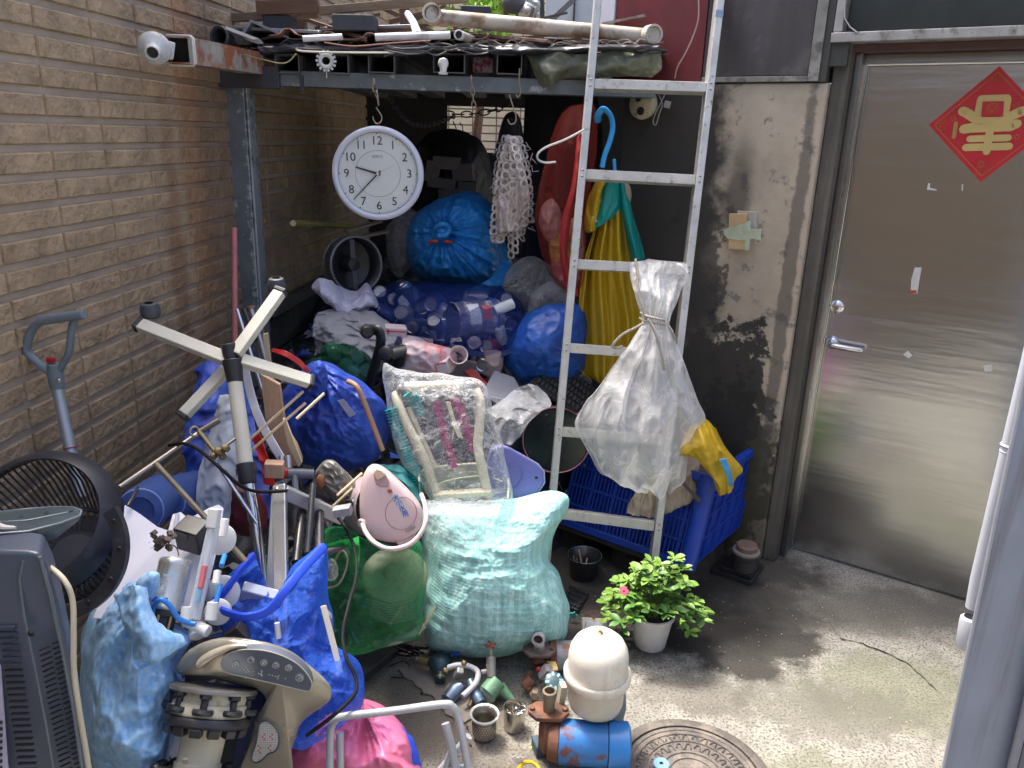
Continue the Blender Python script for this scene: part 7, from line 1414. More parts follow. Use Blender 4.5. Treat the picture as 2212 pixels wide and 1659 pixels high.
# ================================================================ green bag with an old fan drum
gdr = M('drum_plastic', (.20, .26, .13), .45, var=.25, vs=6, bump=.15, col2=(.13, .10, .05), amt=.36, ss=8); dr = thing('drum', 'round ribbed appliance drum inside the green net bag', 'drum', P(850, 1380, 2.15))
dc_ = P(852, 1240, 2.10); dn_ = V3((.05, -.45, .9)).normalized()
part('top_disc', MB().lathe([(.0001, .012), (.03, .012), (.035, .008), (.085, .008), (.098, .004), (.103, -.006), (.098, -.02)], dc_, dn_, 56), gdr, dr)
part('body', MB().lathe([(.098, -.02), (.095, -.05), (.098, -.08), (.095, -.11), (.098, -.14), (.088, -.19), (.0001, -.19)], dc_, dn_, 48), M('drum_dark', (.08, .14, .10), .5), dr)
for k in range(9): part('groove', MB().tube([dc_+V3((-.075+.002*k, -.085, -.035-k*.008)), dc_+V3((0, -.108, -.04-k*.008)), dc_+V3((.07, -.085, -.035-k*.008))], .0014, 5), M('drum_line', (.26, .36, .28), .4), dr)
part('base_lip', MB().tube(wire([P(810, 1392, 2.05), P(850, 1385, 2.02), P(885, 1372, 2.03), P(915, 1350, 2.06)]), .011, 10), M('pale_lip', (.40, .48, .44), .4), dr)
gnb = FILM('green_mesh', (.03, .30, .10), .36, .8, rough=.45, bs=24, crk=.16, bump=.6, tl=.3)
o = pillow('green_bag', [(700, 1150), (740, 1140), (790, 1165), (850, 1180), (905, 1170), (915, 1230), (916, 1330), (905, 1375), (850, 1395), (780, 1412), (735, 1415), (712, 1370), (700, 1300), (696, 1220)], 2.10, .16, gnb, folds=((.02, 7), (.009, 18), (.004, 40)), sd=17, N=160, K=40, slope=(0, -.4)); tag(o, 'dark green translucent bag slumped between the blue net and the turquoise sack', 'bag')
o = sheet('green_strap', [[(696, 1176, 1.96), (735, 1166, 1.92), (775, 1158, 1.90)], [(700, 1186, 1.95), (740, 1174, 1.91), (776, 1172, 1.89)], [(752, 1180, 1.92), (764, 1190, 1.89), (776, 1200, 1.88)], [(755, 1220, 1.90), (765, 1225, 1.88), (774, 1232, 1.87)], [(756, 1238, 1.90), (764, 1240, 1.88), (772, 1242, 1.88)]], M('bright_green', (.02, .36, .06), .45, var=.25, bump=.4), nu=30, nv=50, folds=((.006, 26),)); tag(o, 'bright green plastic strap folded over at the mouth of the green bag', 'strap')
single('grey_hose', MB().tube([P(702, 1195, 1.93), P(745, 1178, 1.92)], .010, 12), M('hose_grey', (.20, .19, .18), .5), 'short grey hose end at the mouth of the green bag', 'hose')
single('coil', MB().tube(wire([P(708, 1270, 1.9), P(730, 1262, 1.9), P(745, 1235, 1.92), P(750, 1205, 1.93), P(738, 1190, 1.94), P(722, 1215, 1.94), P(716, 1250, 1.92)], 50), .003, 7), M('tan_wire', (.28, .24, .18), .5), 'loop of tan wire at the left side of the green bag', 'wire')
tag(pillow('clear_wad', [(702, 1215), (718, 1205), (730, 1220), (728, 1245), (712, 1255), (702, 1240)], 1.95, .04, clr, folds=((.012, 30),), N=60, K=14), 'wad of clear film inside the tan wire loop', 'plastic film')
for a, b, l_ in (((842, 1348), (868, 1310), 'dry leaf sliver on the left of the green bag folds'), ((905, 1370), (940, 1310), 'dry leaf sliver near the turquoise sack')): single('dry_leaf', MB().bar(P(*a, 1.93), P(*b, 1.95), .008, .001), M('dry_leaf', (.42, .35, .15), .7), l_, 'leaf')
# ================================================================ front blue net bag
fnb = FILM('front_blue_net', (.03, .15, .78), .46, .85, rough=.55, bs=70, crk=.2, bump=.8, tl=.35)
fb = thing('front_net_bag', 'bright blue net bag holding the metal legs and tubes', 'net bag', P(640, 1560, 1.5))
pillow('net', [(468, 1312), (455, 1295), (478, 1260), (520, 1215), (548, 1196), (560, 1240), (590, 1290), (625, 1230), (665, 1198), (700, 1174), (708, 1215), (706, 1290), (716, 1330), (724, 1390), (770, 1425), (790, 1480), (785, 1525), (740, 1560), (690, 1600), (640, 1620), (560, 1560), (520, 1470), (490, 1380)], 1.62, .08, fnb, fb, folds=((.02, (10, 10, 4)), (.010, (26, 26, 8)), (.004, 50)), sd=19, N=240, K=50, slope=(0, -.7), cen=(620, 1390))
pillow('filling', [(560, 1330), (620, 1300), (690, 1290), (710, 1400), (765, 1450), (770, 1510), (690, 1580), (600, 1560), (540, 1440)], 1.66, .05, M('blue_fill', (.02, .06, .40), .5, var=.6, vs=14, bump=.5, col2=(.012, .02, .12), amt=.42, ss=12), fb, folds=((-.02, 12), (.01, 22)), sd=5, N=100, K=26, slope=(0, -.7))
nr = M('net_rim_blue', (.015, .07, .65), .5, bump=.5, bs=120)
part('rim', MB().tube(wire([P(462, 1298, 1.56), P(480, 1318, 1.52), P(530, 1332, 1.49), P(580, 1318, 1.49), P(620, 1270, 1.52), P(660, 1222, 1.60), P(700, 1180, 1.68)], 60), [.006]*60, 8, flat=1.8), nr, fb)
part('rim', MB().tube(wire([P(548, 1200, 1.66), P(525, 1225, 1.62), P(495, 1265, 1.58), P(468, 1298, 1.56)], 40), [.006]*40, 8, flat=2), nr, fb)
single('clear_case', MB().box(P(556, 1295, 1.62), (.085, .03, .075), (.3, .35, .1)), M('grey_case', (.30, .34, .46), .25, var=.15), 'pale grey blue flat plastic case inside the mouth of the front blue net', 'case', bevel=.004)
single('flat_stick', MB().bar(P(698, 1308, 1.56), P(736, 1454, 1.50), .014, .004, (0, -1, 0)), M('white_wood', (.66, .63, .54), .5), 'thin white wooden slat lying on the right side of the front blue net', 'slat', bevel=.001)
single('cream_board', MB().prism([P(x, y, 1.60) for x, y in ((703, 1318), (714, 1330), (722, 1392), (712, 1392))], (0, .008, 0)), crm, 'cream board edge beside the white slat', 'board')
single('white_tube_tip', MB().tube([P(598, 1345, 1.52), P(602, 1378, 1.51)], .006, 10), cwp, 'small white tube tip inside the front blue net', 'tube')
single('power_cable', MB().tube(wire([P(632, 1072, 1.98), P(680, 1082, 1.95), P(720, 1108, 1.92), P(752, 1150, 1.86), P(768, 1200, 1.80), P(768, 1250, 1.72), P(752, 1310, 1.62), P(740, 1370, 1.55), P(748, 1420, 1.50), P(768, 1465, 1.47), P(765, 1500, 1.44), P(720, 1545, 1.40), P(660, 1590, 1.36)], 110), .0045, 8), M('cable_black', 0), 'long black power cord looping down past the pink thermos and over the front blue net', 'cord')
# ================================================================ bronze foot massager
brz = M('bronze_plastic', (.36, .33, .26), .26, .45, var=.06, vs=5, bump=.03, bs=120); fm = thing('massage_machine', 'shiny bronze handheld shaped appliance shell with a grey button panel', 'appliance', P(560, 1659, 1.3))
zz_ = lambda x, y: (285.7+.2152*x, 1325.5+.2152*y)
om = [zz_(*p) for p in ((430, 560), (470, 480), (560, 370), (700, 290), (860, 245), (1000, 235), (1180, 255), (1400, 300), (1600, 380), (1760, 500), (1900, 620), (1980, 710), (2005, 780), (1985, 865), (1900, 940), (1780, 1020), (1690, 1110), (1640, 1250), (1600, 1400), (1580, 1700), (1060, 1700), (1120, 1480), (1180, 1250), (1245, 1040), (1325, 960), (1335, 860), (1290, 790), (1190, 745), (1000, 700), (800, 650), (620, 625), (480, 610))]
Ym = 1.40
pillow('shell', om, Ym, .045, brz, fm, folds=((.0001, 3),), N=260, K=44, cen=zz_(1490, 640), pw=.38, rad=.0, sd=1, back=1.2)
def mpt(x, y, lift=0): return P(*zz_(x, y), Ym-.045-lift)
def mprism(name, pts, lift, d, mat, par=fm, bevel=.0015, n=0):
    p_ = [mpt(x, y, lift) for x, y in (([(q_.x, q_.y) for q_ in spl(pts, n, True)]) if n else pts)]
    return part(name, MB().prism(p_, (0, d, 0)), mat, par, bevel=bevel)
pnl = M('panel_grey', (.12, .14, .18), .35, .3, var=.08, bump=.03)
pan = mprism('button_panel', [(890, 500), (920, 430), (1000, 385), (1130, 360), (1320, 370), (1500, 420), (1650, 500), (1750, 600), (1800, 690), (1790, 750), (1740, 775), (1500, 720), (1200, 650), (980, 600), (905, 560)], .0006, .02, pnl, n=56)
part('panel_rim', MB().tube([mpt(p.x, p.y, .001) for p in spl([(890, 500), (920, 430), (1000, 385), (1130, 360), (1320, 370), (1500, 420), (1650, 500), (1750, 600), (1800, 690), (1790, 750), (1740, 775), (1500, 720), (1200, 650), (980, 600), (905, 560)], 70, True)], .0013, 6, closed=True), M('panel_rim', (.55, .54, .48), .3, .5), fm)
bt3 = M('button_grey', (.22, .24, .28), .3, .3); prn = M('panel_print', (.62, .62, .52), .4)
for k, (x, y) in enumerate(((1040, 505), (1192, 460), (1320, 488), (1440, 515), (1568, 540), (1678, 640))):
    c = mpt(x, y, .0012); r_ = .0075 if k < 5 else .0088; b_ = part('button', MB().lathe([(.0001, .003), (r_*.7, .0028), (r_, .0012), (r_*1.1, -.001)], c, (0, -1, .0), 24), bt3, pan)
    part('button_ring', MB().ring(c+V3((0, -.003, 0)), (0, -1, 0), r_*.82, .0005, 28, 4), prn, b_)
    part('button_mark', MB().bar(c+V3((-.003, -.0034, -.002)), c+V3((.003, -.0034, .002)), .0012, .0005, (0, -1, 0)) if k not in (1, 2) else MB().box(c+V3((0, -.0034, 0)), (.004, .0006, .005)), prn if k != 1 else pnl, b_)
mb = MB()
for x, y in ((1120, 560), (1140, 585), (1160, 565), (1145, 545), (1172, 580), (1218, 580), (1268, 600), (1285, 605), (1298, 580), (1298, 615), (1375, 612), (1405, 620), (1435, 628), (1455, 635), (1470, 625), (1462, 650), (1535, 650)): mb.box(mpt(x, y, .0014), (.0022, .0006, .0022 if x != 1298 else .006))
part('panel_marks', mb, prn, pan, stuff=True)
part('grip_groove', MB().tube([mpt(x, y, -.006) for x, y in ((680, 505), (720, 470), (790, 420), (880, 375), (980, 335), (1080, 315), (1150, 325))], [.013, .0145, .0135, .011, .008, .005, .002], 14, flat=.7), M('bronze_light', (.46, .41, .31), .3, .4, bump=.02), fm)
win = mprism('display_window', [(1280, 1100), (1330, 1075), (1380, 1090), (1440, 1150), (1475, 1220), (1465, 1330), (1425, 1385), (1360, 1410), (1300, 1470), (1240, 1495), (1200, 1470), (1200, 1420), (1240, 1300), (1260, 1180)], .0006, .02, M('display_clear', (.42, .42, .40), .15, var=.2, vs=40, bump=.1), n=50)
part('window_rim', MB().tube([mpt(p.x, p.y, .001) for p in spl([(1280, 1100), (1330, 1075), (1380, 1090), (1440, 1150), (1475, 1220), (1465, 1330), (1425, 1385), (1360, 1410), (1300, 1470), (1240, 1495), (1200, 1470), (1200, 1420), (1240, 1300), (1260, 1180)], 60, True)], .002, 6, closed=True), M('rim_dark', (.08, .08, .09), .4), fm)
mb = MB(); mb2 = MB()
for i in range(12):
    for j in range(16):
        x, y = 1225+i*20, 1120+j*23
        if inpoly(x, y, [(1285, 1115), (1330, 1092), (1375, 1105), (1430, 1160), (1460, 1225), (1448, 1325), (1415, 1370), (1350, 1395), (1290, 1455), (1240, 1475), (1218, 1460), (1255, 1300)]):
            rd_ = any(abs(x-a) < 24 and abs(y-b) < 46 and (i+j) % 2 for a, b in ((1310, 1235), (1400, 1235), (1280, 1360), (1380, 1360)))
            (mb2 if rd_ else mb).box(mpt(x, y, .0012), (.0028, .0008, .0028))
part('led_dots', mb, M('led_pale', (.62, .60, .58), .4), win, stuff=True); part('red_led_dots', mb2, M('led_red', (.45, .05, .07), .4), win, stuff=True)
part('blue_inner', MB().prism([P(*zz_(x, y), Ym+.03) for x, y in ((1180, 760), (1300, 790), (1335, 870), (1325, 960), (1240, 1040), (1120, 1480), (1060, 1700), (960, 1700), (1050, 1300), (1100, 1000))], (0, .01, 0)), M('deep_blue_plastic', (.015, .035, .17), .25), fm)
single('dark_case', MB().prism([P(x, y, 1.50) for x, y in ((478, 1545), (535, 1480), (540, 1560), (520, 1700), (440, 1700), (455, 1620))], (0, .08, 0)), M('case_dark', (.02, .03, .04), .4), 'dark box standing between the flange valve and the bronze appliance', 'box', bevel=.003)
single('dark_bracket', MB().prism([P(x, y, 1.52) for x, y in ((476, 1380), (510, 1356), (536, 1382), (530, 1400))], (0, .03, 0)), M('bracket_dark', (.06, .05, .05), .4, .3), 'dark pointed metal corner behind the bronze appliance', 'bracket', bevel=.002)
# ================================================================ cream flange valve
crv = M('cream_resin', (.52, .48, .36), .42, var=.15, vs=12, bump=.1, col2=(.30, .24, .13), amt=.36, ss=20); vb = M('valve_black', (.022, .022, .026), .35, var=.3, bump=.1); fv_ = thing('flange_valve', 'cream plastic flange coupling with black rings and bolts in front of the bronze appliance', 'valve', P(430, 1690, 1.25))
va, vb_ = P(462, 1486, 1.36), P(425, 1660, 1.27); vd = (vb_-va).normalized(); vL = (vb_-va).length; rv = 88/FP*1.45
vx, vy, vz = frame(vd)
def vl(nm, prof, mat, n=48, par=fv_): return part(nm, MB().lathe([(max(r, .0001), h*vL) for r, h in prof], va, vd, n), mat, par)
vl('top_plate', [(.0001, -.02), (rv*1.17, -.02), (rv*1.18, .0), (rv*1.17, .035), (rv*.9, .036)], M('plate_steel', (.26, .25, .23), .35, .6, var=.3, bump=.2))
vl('cream_flange', [(rv*.92, .04), (rv*.95, .10), (rv*.93, .16), (rv*.99, .18), (rv*1.03, .30), (rv*1.0, .33)], crv)
vl('black_ring', [(rv*.6, .33), (rv*1.12, .34), (rv*1.15, .37), (rv*1.15, .43), (rv*1.10, .46), (rv*.7, .47)], vb)
for k in range(14):
    a = k/14*6.283; d = vx*math.cos(a)+vy*math.sin(a); part('ring_lug', MB().bar(va+d*rv*.98+vd*vL*.45, va+d*rv*.94+vd*vL*.56, .024, .020, d), vb, fv_, bevel=.003)
vl('neck', [(rv*.66, .46), (rv*.62, .58), (rv*.58, .62), (rv*.56, .92), (rv*.62, .93), (rv*.62, 1.03), (rv*.5, 1.04)], crv)
part('neck_rib', MB().box(va+vd*vL*.78-V3((.012, rv*.55, 0)), (.012, .008, .04)), crv, fv_, bevel=.002)
vl('lower_ring', [(rv*.6, 1.02), (rv*1.12, 1.0), (rv*1.22, 1.05), (rv*1.24, 1.16), (rv*1.1, 1.2)], vb)
vl('lower_body', [(rv*1.0, 1.2), (rv*1.05, 1.5), (rv*1.0, 1.7)], crv)
for k in range(12):
    a = k/12*6.283; d = vx*math.cos(a)+vy*math.sin(a); part('ring_lug', MB().ball(va+d*rv*1.0+vd*vL*1.0, (.014, .009), 10, 6, ax=vd), vb, fv_)
for k in range(8):
    a = k/8*6.283+.5; d = vx*math.cos(a)+vy*math.sin(a); c = va+d*rv*.99
    b_ = part('bolt', MB().tube([c+vd*vL*.03, c+vd*vL*.30], .0075, 10), vb, fv_); part('bolt_head', MB().lathe([(.0001, -.004), (.0125, -.004), (.013, .006), (.0075, .010)], c+vd*vL*.05, vd, 8), vb, b_); part('nut', MB().lathe([(.0001, 0), (.020, 0), (.022, .006), (.020, .011), (.0001, .012)], c+vd*vL*.22, vd, 16), vb, b_)
# ================================================================ pink bag and grey folding frame
pkb = M('pink_plastic_bag', (.72, .17, .30), .36, var=.2, vs=6, bump=.3, bs=26, col2=(.42, .12, .42), amt=.38, ss=5, edge=.2, sub=.0)
o = pillow('pink_bag', [(625, 1600), (660, 1545), (720, 1520), (770, 1508), (815, 1520), (858, 1555), (890, 1600), (905, 1650), (905, 1710), (620, 1715), (610, 1660)], 1.62, .13, pkb, folds=((.020, 6), (.012, (12, 12, 8)), (.005, 30)), sd=21, N=200, K=50, slope=(0, -.5), knot=(780, 1515, .016, 3.2)); tag(o, 'bright pink plastic bag on the ground behind the grey folding frame', 'bag')
o = sheet('blue_bag_edge', [[(845, 1555, 1.60), (862, 1560, 1.62)], [(872, 1590, 1.57), (892, 1598, 1.6)], [(890, 1640, 1.54), (908, 1645, 1.58)], [(892, 1700, 1.52), (912, 1705, 1.56)]], nr, nu=10, nv=40, folds=((.006, 20),)); tag(o, 'blue net edge showing along the right side of the pink bag', 'netting')
fr3 = M('frame_grey', (.40, .42, .46), .35, .25, var=.1, bump=.08, col2=(.22, .2, .19), amt=.28, ss=30); ff_ = thing('folding_stool', 'light grey bent tube folding frame standing in front of the pink bag', 'frame', P(860, 1700, 1.38))
Yf = 1.42
part('top_tube', MB().tube(wire([P(712, 1720, Yf-.05), P(712, 1640, Yf-.02), P(714, 1580, Yf), (P(722, 1558, Yf)), P(745, 1547, Yf), P(850, 1535, Yf), P(955, 1521, Yf), P(976, 1526, Yf), (P(988, 1545, Yf)), P(1000, 1600, Yf-.02), P(1022, 1720, Yf-.05)], 90), .0088, 14), fr3, ff_)
part('inner_leg', MB().tube([P(734, 1582, Yf+.02), P(736, 1720, Yf-.03)], .0085, 14), fr3, ff_); part('inner_leg', MB().tube([P(962, 1562, Yf+.02), P(975, 1610, Yf), P(996, 1720, Yf-.03)], .0092, 14), fr3, ff_)
part('brace', MB().tube([P(1012, 1590, Yf+.02), P(905, 1720, Yf)], .009, 12), fr3, ff_); part('brace', MB().tube([P(975, 1618, Yf+.0), P(940, 1720, Yf)], .0075, 12), fr3, ff_); part('cross_tube', MB().tube([P(960, 1660, Yf), P(1010, 1652, Yf)], .006, 10), fr3, ff_)
# ================================================================ power brick and cord bundle
ap = thing('power_brick', 'flat black power brick lying beside the green bag', 'power adapter', G(800, 1440)); c = G(802, 1428, .035)
part('body', MB().box(c, (.085, .17, .035), (.0, .0, -.55)), M('brick_black', (.025, .03, .035), .45, var=.15, bump=.1), ap, bevel=.006)
part('edge_seam', MB().tube([G(770, 1468, .04), G(840, 1398, .04)], .0012, 5), M('seam_grey', (.2, .2, .2), .4), ap)
mb = MB(); random.seed(9)
t = thing('cord_bundle', 'tangled bundle of thin black cord beside the power brick', 'cord', G(880, 1410))
for k in range(7):
    x0 = 862+k*3; y0 = 1398+random.uniform(-5, 8); rx = random.uniform(24, 38); ry = random.uniform(7, 17)
    part('cord_loop', MB().tube([G(x0+rx*math.cos(a*.393), y0+ry*math.sin(a*.393+.3*k), .02+.012*math.sin(a+k)+.006*k) for a in range(16)], .0024, 6, closed=True), M('cable_black', 0), t)
part('plug', MB().tube([G(895, 1396, .03), G(925, 1398, .03)], .009, 10), bp2, t, bevel=.002); part('loose_end', MB().tube(wire([G(840, 1440, .006), G(870, 1428, .01), G(884, 1440, .006), G(872, 1462, .005), G(845, 1462, .005)]), .0018, 6), M('cable_black', 0), t)
# ================================================================ gas valves on the floor
teal_m = M('dark_teal_metal', (.045, .09, .11), .4, .5, var=.3, bump=.2); zn = M('zinc_old', (.36, .36, .33), .5, .6, var=.35, vs=20, bump=.3); brsd = M('brass_old', (.33, .26, .13), .45, .7, var=.3)
v1 = thing('gas_regulator', 'dark teal gas regulator with a blue ribbed outlet beside the turquoise sack', 'gas regulator', G(950, 1450)); c = G(950, 1432, .05)
part('bell', MB().lathe([(.0001, .022), (.018, .022), (.030, .014), (.036, .006), (.038, 0), (.036, -.006), (.02, -.016), (.0001, -.016)], c, (-.1, -.5, .85), 28), teal_m, v1)
part('cap', MB().lathe([(.0001, .028), (.017, .028), (.018, .0), (.0001, 0)], c+V3((.005, -.028, -.022)), (.0, -.9, -.25), 20), teal_m, v1); part('brass_band', MB().lathe([(.0185, .012), (.0185, .02)], c+V3((.005, -.028, -.022)), (0, -.9, -.25), 20), brsd, v1)
part('inlet', MB().tube([G(905, 1425, .05), G(925, 1432, .05)], .013, 14), brsd, v1); part('inlet_body', MB().tube([G(918, 1425, .045), G(940, 1430, .05)], .010, 12), teal_m, v1)
for k in range(5): part('ribbed_nozzle', MB().lathe([(.006, -.003), (.0095, -.002), (.006, .003)], G(975+k*4, 1414-k*.4, .07), (1, .1, .05), 14), M('nozzle_blue', (.03, .08, .32), .35), v1)
v2 = thing('gas_valve', 'bluish grey gas valve with a curved white hose lying left of the green valve', 'gas valve', G(1000, 1520)); blg = M('blue_grey_metal', (.16, .22, .32), .4, .5, var=.35, vs=20, bump=.3)
part('body', MB().tube([G(965, 1512, .025), G(985, 1490, .035), G(1000, 1478, .05)], [.022, .025, .014], 14), blg, v2); part('side_body', MB().tube([G(1015, 1470, .05), G(1030, 1505, .03), G(1038, 1518, .022)], [.014, .020, .016], 14), blg, v2); part('neck', MB().box(G(990, 1455, .075), (.022, .02, .045), (.4, .3, .2)), zn, v2, bevel=.003)
part('white_hose', MB().tube(wire([G(968, 1442, .075), G(992, 1436, .09), G(1016, 1440, .09), (G(1032, 1452, .085)), G(1028, 1474, .07), G(1012, 1492, .055), G(998, 1504, .05)]), .0092, 12), M('hose_white', (.50, .49, .52), .5, var=.15), v2); part('brass_nut', MB().ball(G(962, 1448, .07), (.012, .010), 8, 5), brsd, v2)
part('brass_tail', MB().tube([G(1012, 1525, .015), G(1026, 1500, .03)], .007, 8), brsd, v2); part('top_fitting', MB().ball(G(1002, 1432, .1), (.010, .010), 10, 6), brsd, v2)
v3 = thing('green_valve', 'pale green gas regulator with a rusty red tap on top', 'gas regulator', G(1075, 1505)); grm = M('green_paint_old', (.17, .34, .21), .45, .2, var=.25, vs=20, bump=.25, col2=(.35, .35, .28), amt=.34, ss=28)
part('body', MB().tube([G(1052, 1498, .04), G(1075, 1470, .065)], [.030, .030], 22), grm, v3, bevel=.003); part('front_plate', MB().lathe([(.0001, .006), (.022, .006), (.031, 0), (.031, -.006)], G(1050, 1502, .035), (-.5, -.8, -.1), 24), M('sage_plate', (.25, .36, .28), .5), v3); part('cone', MB().tube([G(1078, 1482, .05), G(1106, 1512, .018)], [.020, .012], 16), grm, v3)
part('neck', MB().tube([G(1062, 1462, .08), G(1060, 1418, .13)], [.014, .016], 14), zn, v3, bevel=.002); part('nut', MB().lathe([(.018, 0), (.018, .014), (.0001, .014)], G(1060, 1440, .10), (0, 0, 1), 6), zn, v3); part('side_stub', MB().tube([G(1040, 1452, .085), G(1060, 1448, .09)], .009, 10), zn, v3)
tp = part('tap_stem', MB().tube([G(1060, 1418, .13), G(1060, 1395, .16)], .005, 8), rusty, v3)
for a in (0, 1.57): d = V3((math.cos(a+.4), math.sin(a+.4), 0))*.017; part('tap_handle', MB().tube([G(1060, 1392, .163)-d, G(1060, 1392, .163)+d], [.006, .004, .006][:2], 8), M('rust_red', (.23, .07, .045), .7, bump=.4), tp)
# ================================================================ strainer cups
stn = M('stainless', (.50, .48, .44), .25, .9, var=.15, bump=.05); s1 = thing('sink_strainer', 'perforated steel sink strainer basket standing on the concrete', 'strainer', G(1045, 1590)); c = G(1045, 1592); Rs = .0435; hs_ = .085
part('rim', MB().lathe([(Rs*.82, hs_-.004), (Rs*.84, hs_), (Rs*1.02, hs_+.001), (Rs*1.04, hs_-.002), (Rs*1.0, hs_-.005)], c, (0, 0, 1), 44), M('rim_bright', (.62, .62, .6), .3, .8), s1)
part('wall', MB().lathe([(Rs*.82, hs_-.004), (Rs*.84, hs_*.5), (Rs*.80, .018), (Rs*.6, .002), (.0001, .002)], c, (0, 0, 1), 44), M('steel_dim', (.22, .20, .17), .35, .8, var=.2), s1, solid=.001)
hl = None
for j in range(6):
    for k in range(30):
        a = (k+.5*(j % 2))/30*6.283; z_ = .022+j*.0085; r_ = Rs*(.80+.04*min(1, z_/.05))+.0006; p = c+V3((math.cos(a)*r_, math.sin(a)*r_, z_))
        if hl is None: hl = part('hole', MB().lathe([(.0001, .0004), (.0018, .0004)], (0, 0, 0), (1, 0, 0), 8), M('hole_light', (.62, .58, .50), .6, bump=0), s1, local=True); o = hl
        else: o = hl.copy(); COL.objects.link(o); o.parent = s1
        o.location = p-V3(s1.location); o.rotation_euler = (0, 0, a)
part('bottom_knob', MB().ball(c+V3((0, 0, .012)), (.006, .006), 10, 6), stn, s1)
part('bail_wire', MB().tube(wire([c+V3((.02, .02, hs_)), c+V3((.035, .0, hs_+.02)), c+V3((.036, -.02, hs_-.02)), c+V3((.030, -.015, hs_-.05))]), .0009, 5), chrome, s1)
s2 = thing('steel_cup', 'steel cup full of small screws standing behind the strainer basket', 'cup', G(1110, 1572)); c2 = G(1110, 1572); Rc = .034; hc = .078
part('wall', MB().lathe([(.0001, .001), (Rc*.86, .001), (Rc*.92, .006), (Rc, hc), (Rc*.97, hc), (Rc*.9, .008)], c2, (0, 0, 1), 40), stn, s2); part('rim', MB().ring(c2+V3((0, 0, hc)), (0, 0, 1), Rc, .0012, 40, 6), chrome, s2)
random.seed(12)
for k in range(34):
    a = random.uniform(0, 6.28); r_ = Rc*.75*math.sqrt(random.random()); p = c2+V3((r_*math.cos(a), r_*math.sin(a), .050+random.uniform(0, .012))); d = V3((random.gauss(0, 1), random.gauss(0, 1), random.gauss(0, .5))).normalized()*.008
    part('screw', MB().tube([p-d, p+d], .0016, 5), chrome if k % 3 else brsd, s2)
# ================================================================ pressure pump in front (white tank, blue motor)
wtk = M('tank_white', (.70, .68, .60), .42, var=.1, vs=6, bump=.1, bs=50, col2=(.50, .42, .27), amt=.34, ss=9, edge=.12, streak=((.42, .32, .2), 14, .28)); rst = M('rust_iron', (.17, .075, .045), .8, .1, var=.45, vs=22, bump=.8, bs=60, col2=(.07, .045, .035), amt=.42, ss=26)
pp_ = thing('water_pump', 'rusty water pump with a white pressure tank and a blue motor', 'water pump', G(1280, 1690)); 
tb = G(1284, 1600, .115); Rt2 = .0895
tkc = V3((tb.x, tb.y+.01, .118))
part('tank_lower', MB().lathe([(.0001, 0), (Rt2*.55, .004), (Rt2*.80, .022), (Rt2*.86, .04), (Rt2*.87, .098)], tkc, (0, 0, 1), 64), M('tank_cream', (.60, .57, .45), .45, var=.1, bump=.06), pp_)
part('tank_band', MB().lathe([(Rt2*.87, .098), (Rt2*.97, .106), (Rt2*1.04, .115), (Rt2*1.05, .132), (Rt2*1.02, .136), (Rt2*.93, .134)], tkc, (0, 0, 1), 64), wtk, pp_)
part('tank_dome', MB().lathe([(Rt2*.93, .134), (Rt2*.92, .185), (Rt2*.88, .205), (Rt2*.76, .226), (Rt2*.55, .243), (Rt2*.3, .252), (.0001, .255)], tkc, (0, 0, 1), 64), wtk, pp_)
part('air_valve', MB().lathe([(.0001, .010), (.004, .010), (.0045, .004), (.008, .002), (.009, -.002)], tkc+V3((0, 0, .254)), (0, 0, 1), 12), brsd, pp_)
bmt = M('motor_blue', (.03, .17, .46), .42, .15, var=.15, vs=8, bump=.15, col2=(.12, .055, .05), amt=.41, ss=22, edge=.04)
ma, mbb = G(1205, 1660, .062), G(1358, 1672, .062); md = (mbb-ma).normalized()
part('motor_body', MB().tube([ma, ma+(mbb-ma)*.70], .060, 40), bmt, pp_, bevel=.004); part('motor_fan_cover', MB().lathe([(.0625, 0), (.064, .004), (.0645, (mbb-ma).length*.28), (.055, (mbb-ma).length*.31), (.0001, (mbb-ma).length*.312)], ma+(mbb-ma)*.70, md, 40), M('cover_blue', (.025, .20, .55), .35, var=.12, bump=.08), pp_)
part('front_bell', MB().tube([ma-md*.03, ma], [.05, .058], 32), rst, pp_, bevel=.003)
part('terminal_box', MB().prism([G(1310, 1610, .13), G(1352, 1552, .15), G(1353, 1590, .12), G(1345, 1622, .11)], (-.0, .03, -.02)), M('box_grey_green', (.15, .19, .18), .5), pp_, bevel=.005)
part('volute', MB().lathe([(.0001, .03), (.04, .03), (.055, .015), (.058, -.02), (.04, -.035), (.0001, -.036)], G(1190, 1640, .065), md, 30), rst, pp_)
part('riser', MB().tube([G(1188, 1620, .05), G(1186, 1590, .125)], [.028, .026], 22), rst, pp_)
fp = G(1184, 1592, .145)
mb = MB().prism([fp+V3((x*.056, y*.034, 0)) for x, y in ((-1, -.25), (-.6, -1), (.6, -1), (1, -.25), (1, .4), (.6, 1), (-.6, 1), (-1, .4))], (0, 0, -.014)); fq = part('flange', mb, rst, pp_, bevel=.003)
for s in (-1, 1): part('flange_bolt', MB().lathe([(.0001, .008), (.007, .007), (.0085, 0)], fp+V3((s*.045, 0, 0)), (0, 0, 1), 8), rst, fq)
part('outlet_pipe', MB().lathe([(.016, 0), (.017, .045), (.020, .047), (.020, .062), (.0175, .064), (.0145, .064), (.0145, .02), (.0001, .02)], fp, (0, 0, 1), 26), M('olive_pipe', (.22, .19, .13), .5, .4, var=.3, vs=20, bump=.3), pp_)
part('pipe_bore', MB().lathe([(.0001, .03), (.0143, .03)], fp, (0, 0, 1), 16), rst, pp_)
part('bracket', MB().box(G(1212, 1560, .16), (.018, .03, .075), (0, .1, .2)), M('bracket_cream', (.50, .46, .36), .5, var=.2), pp_, bevel=.003)
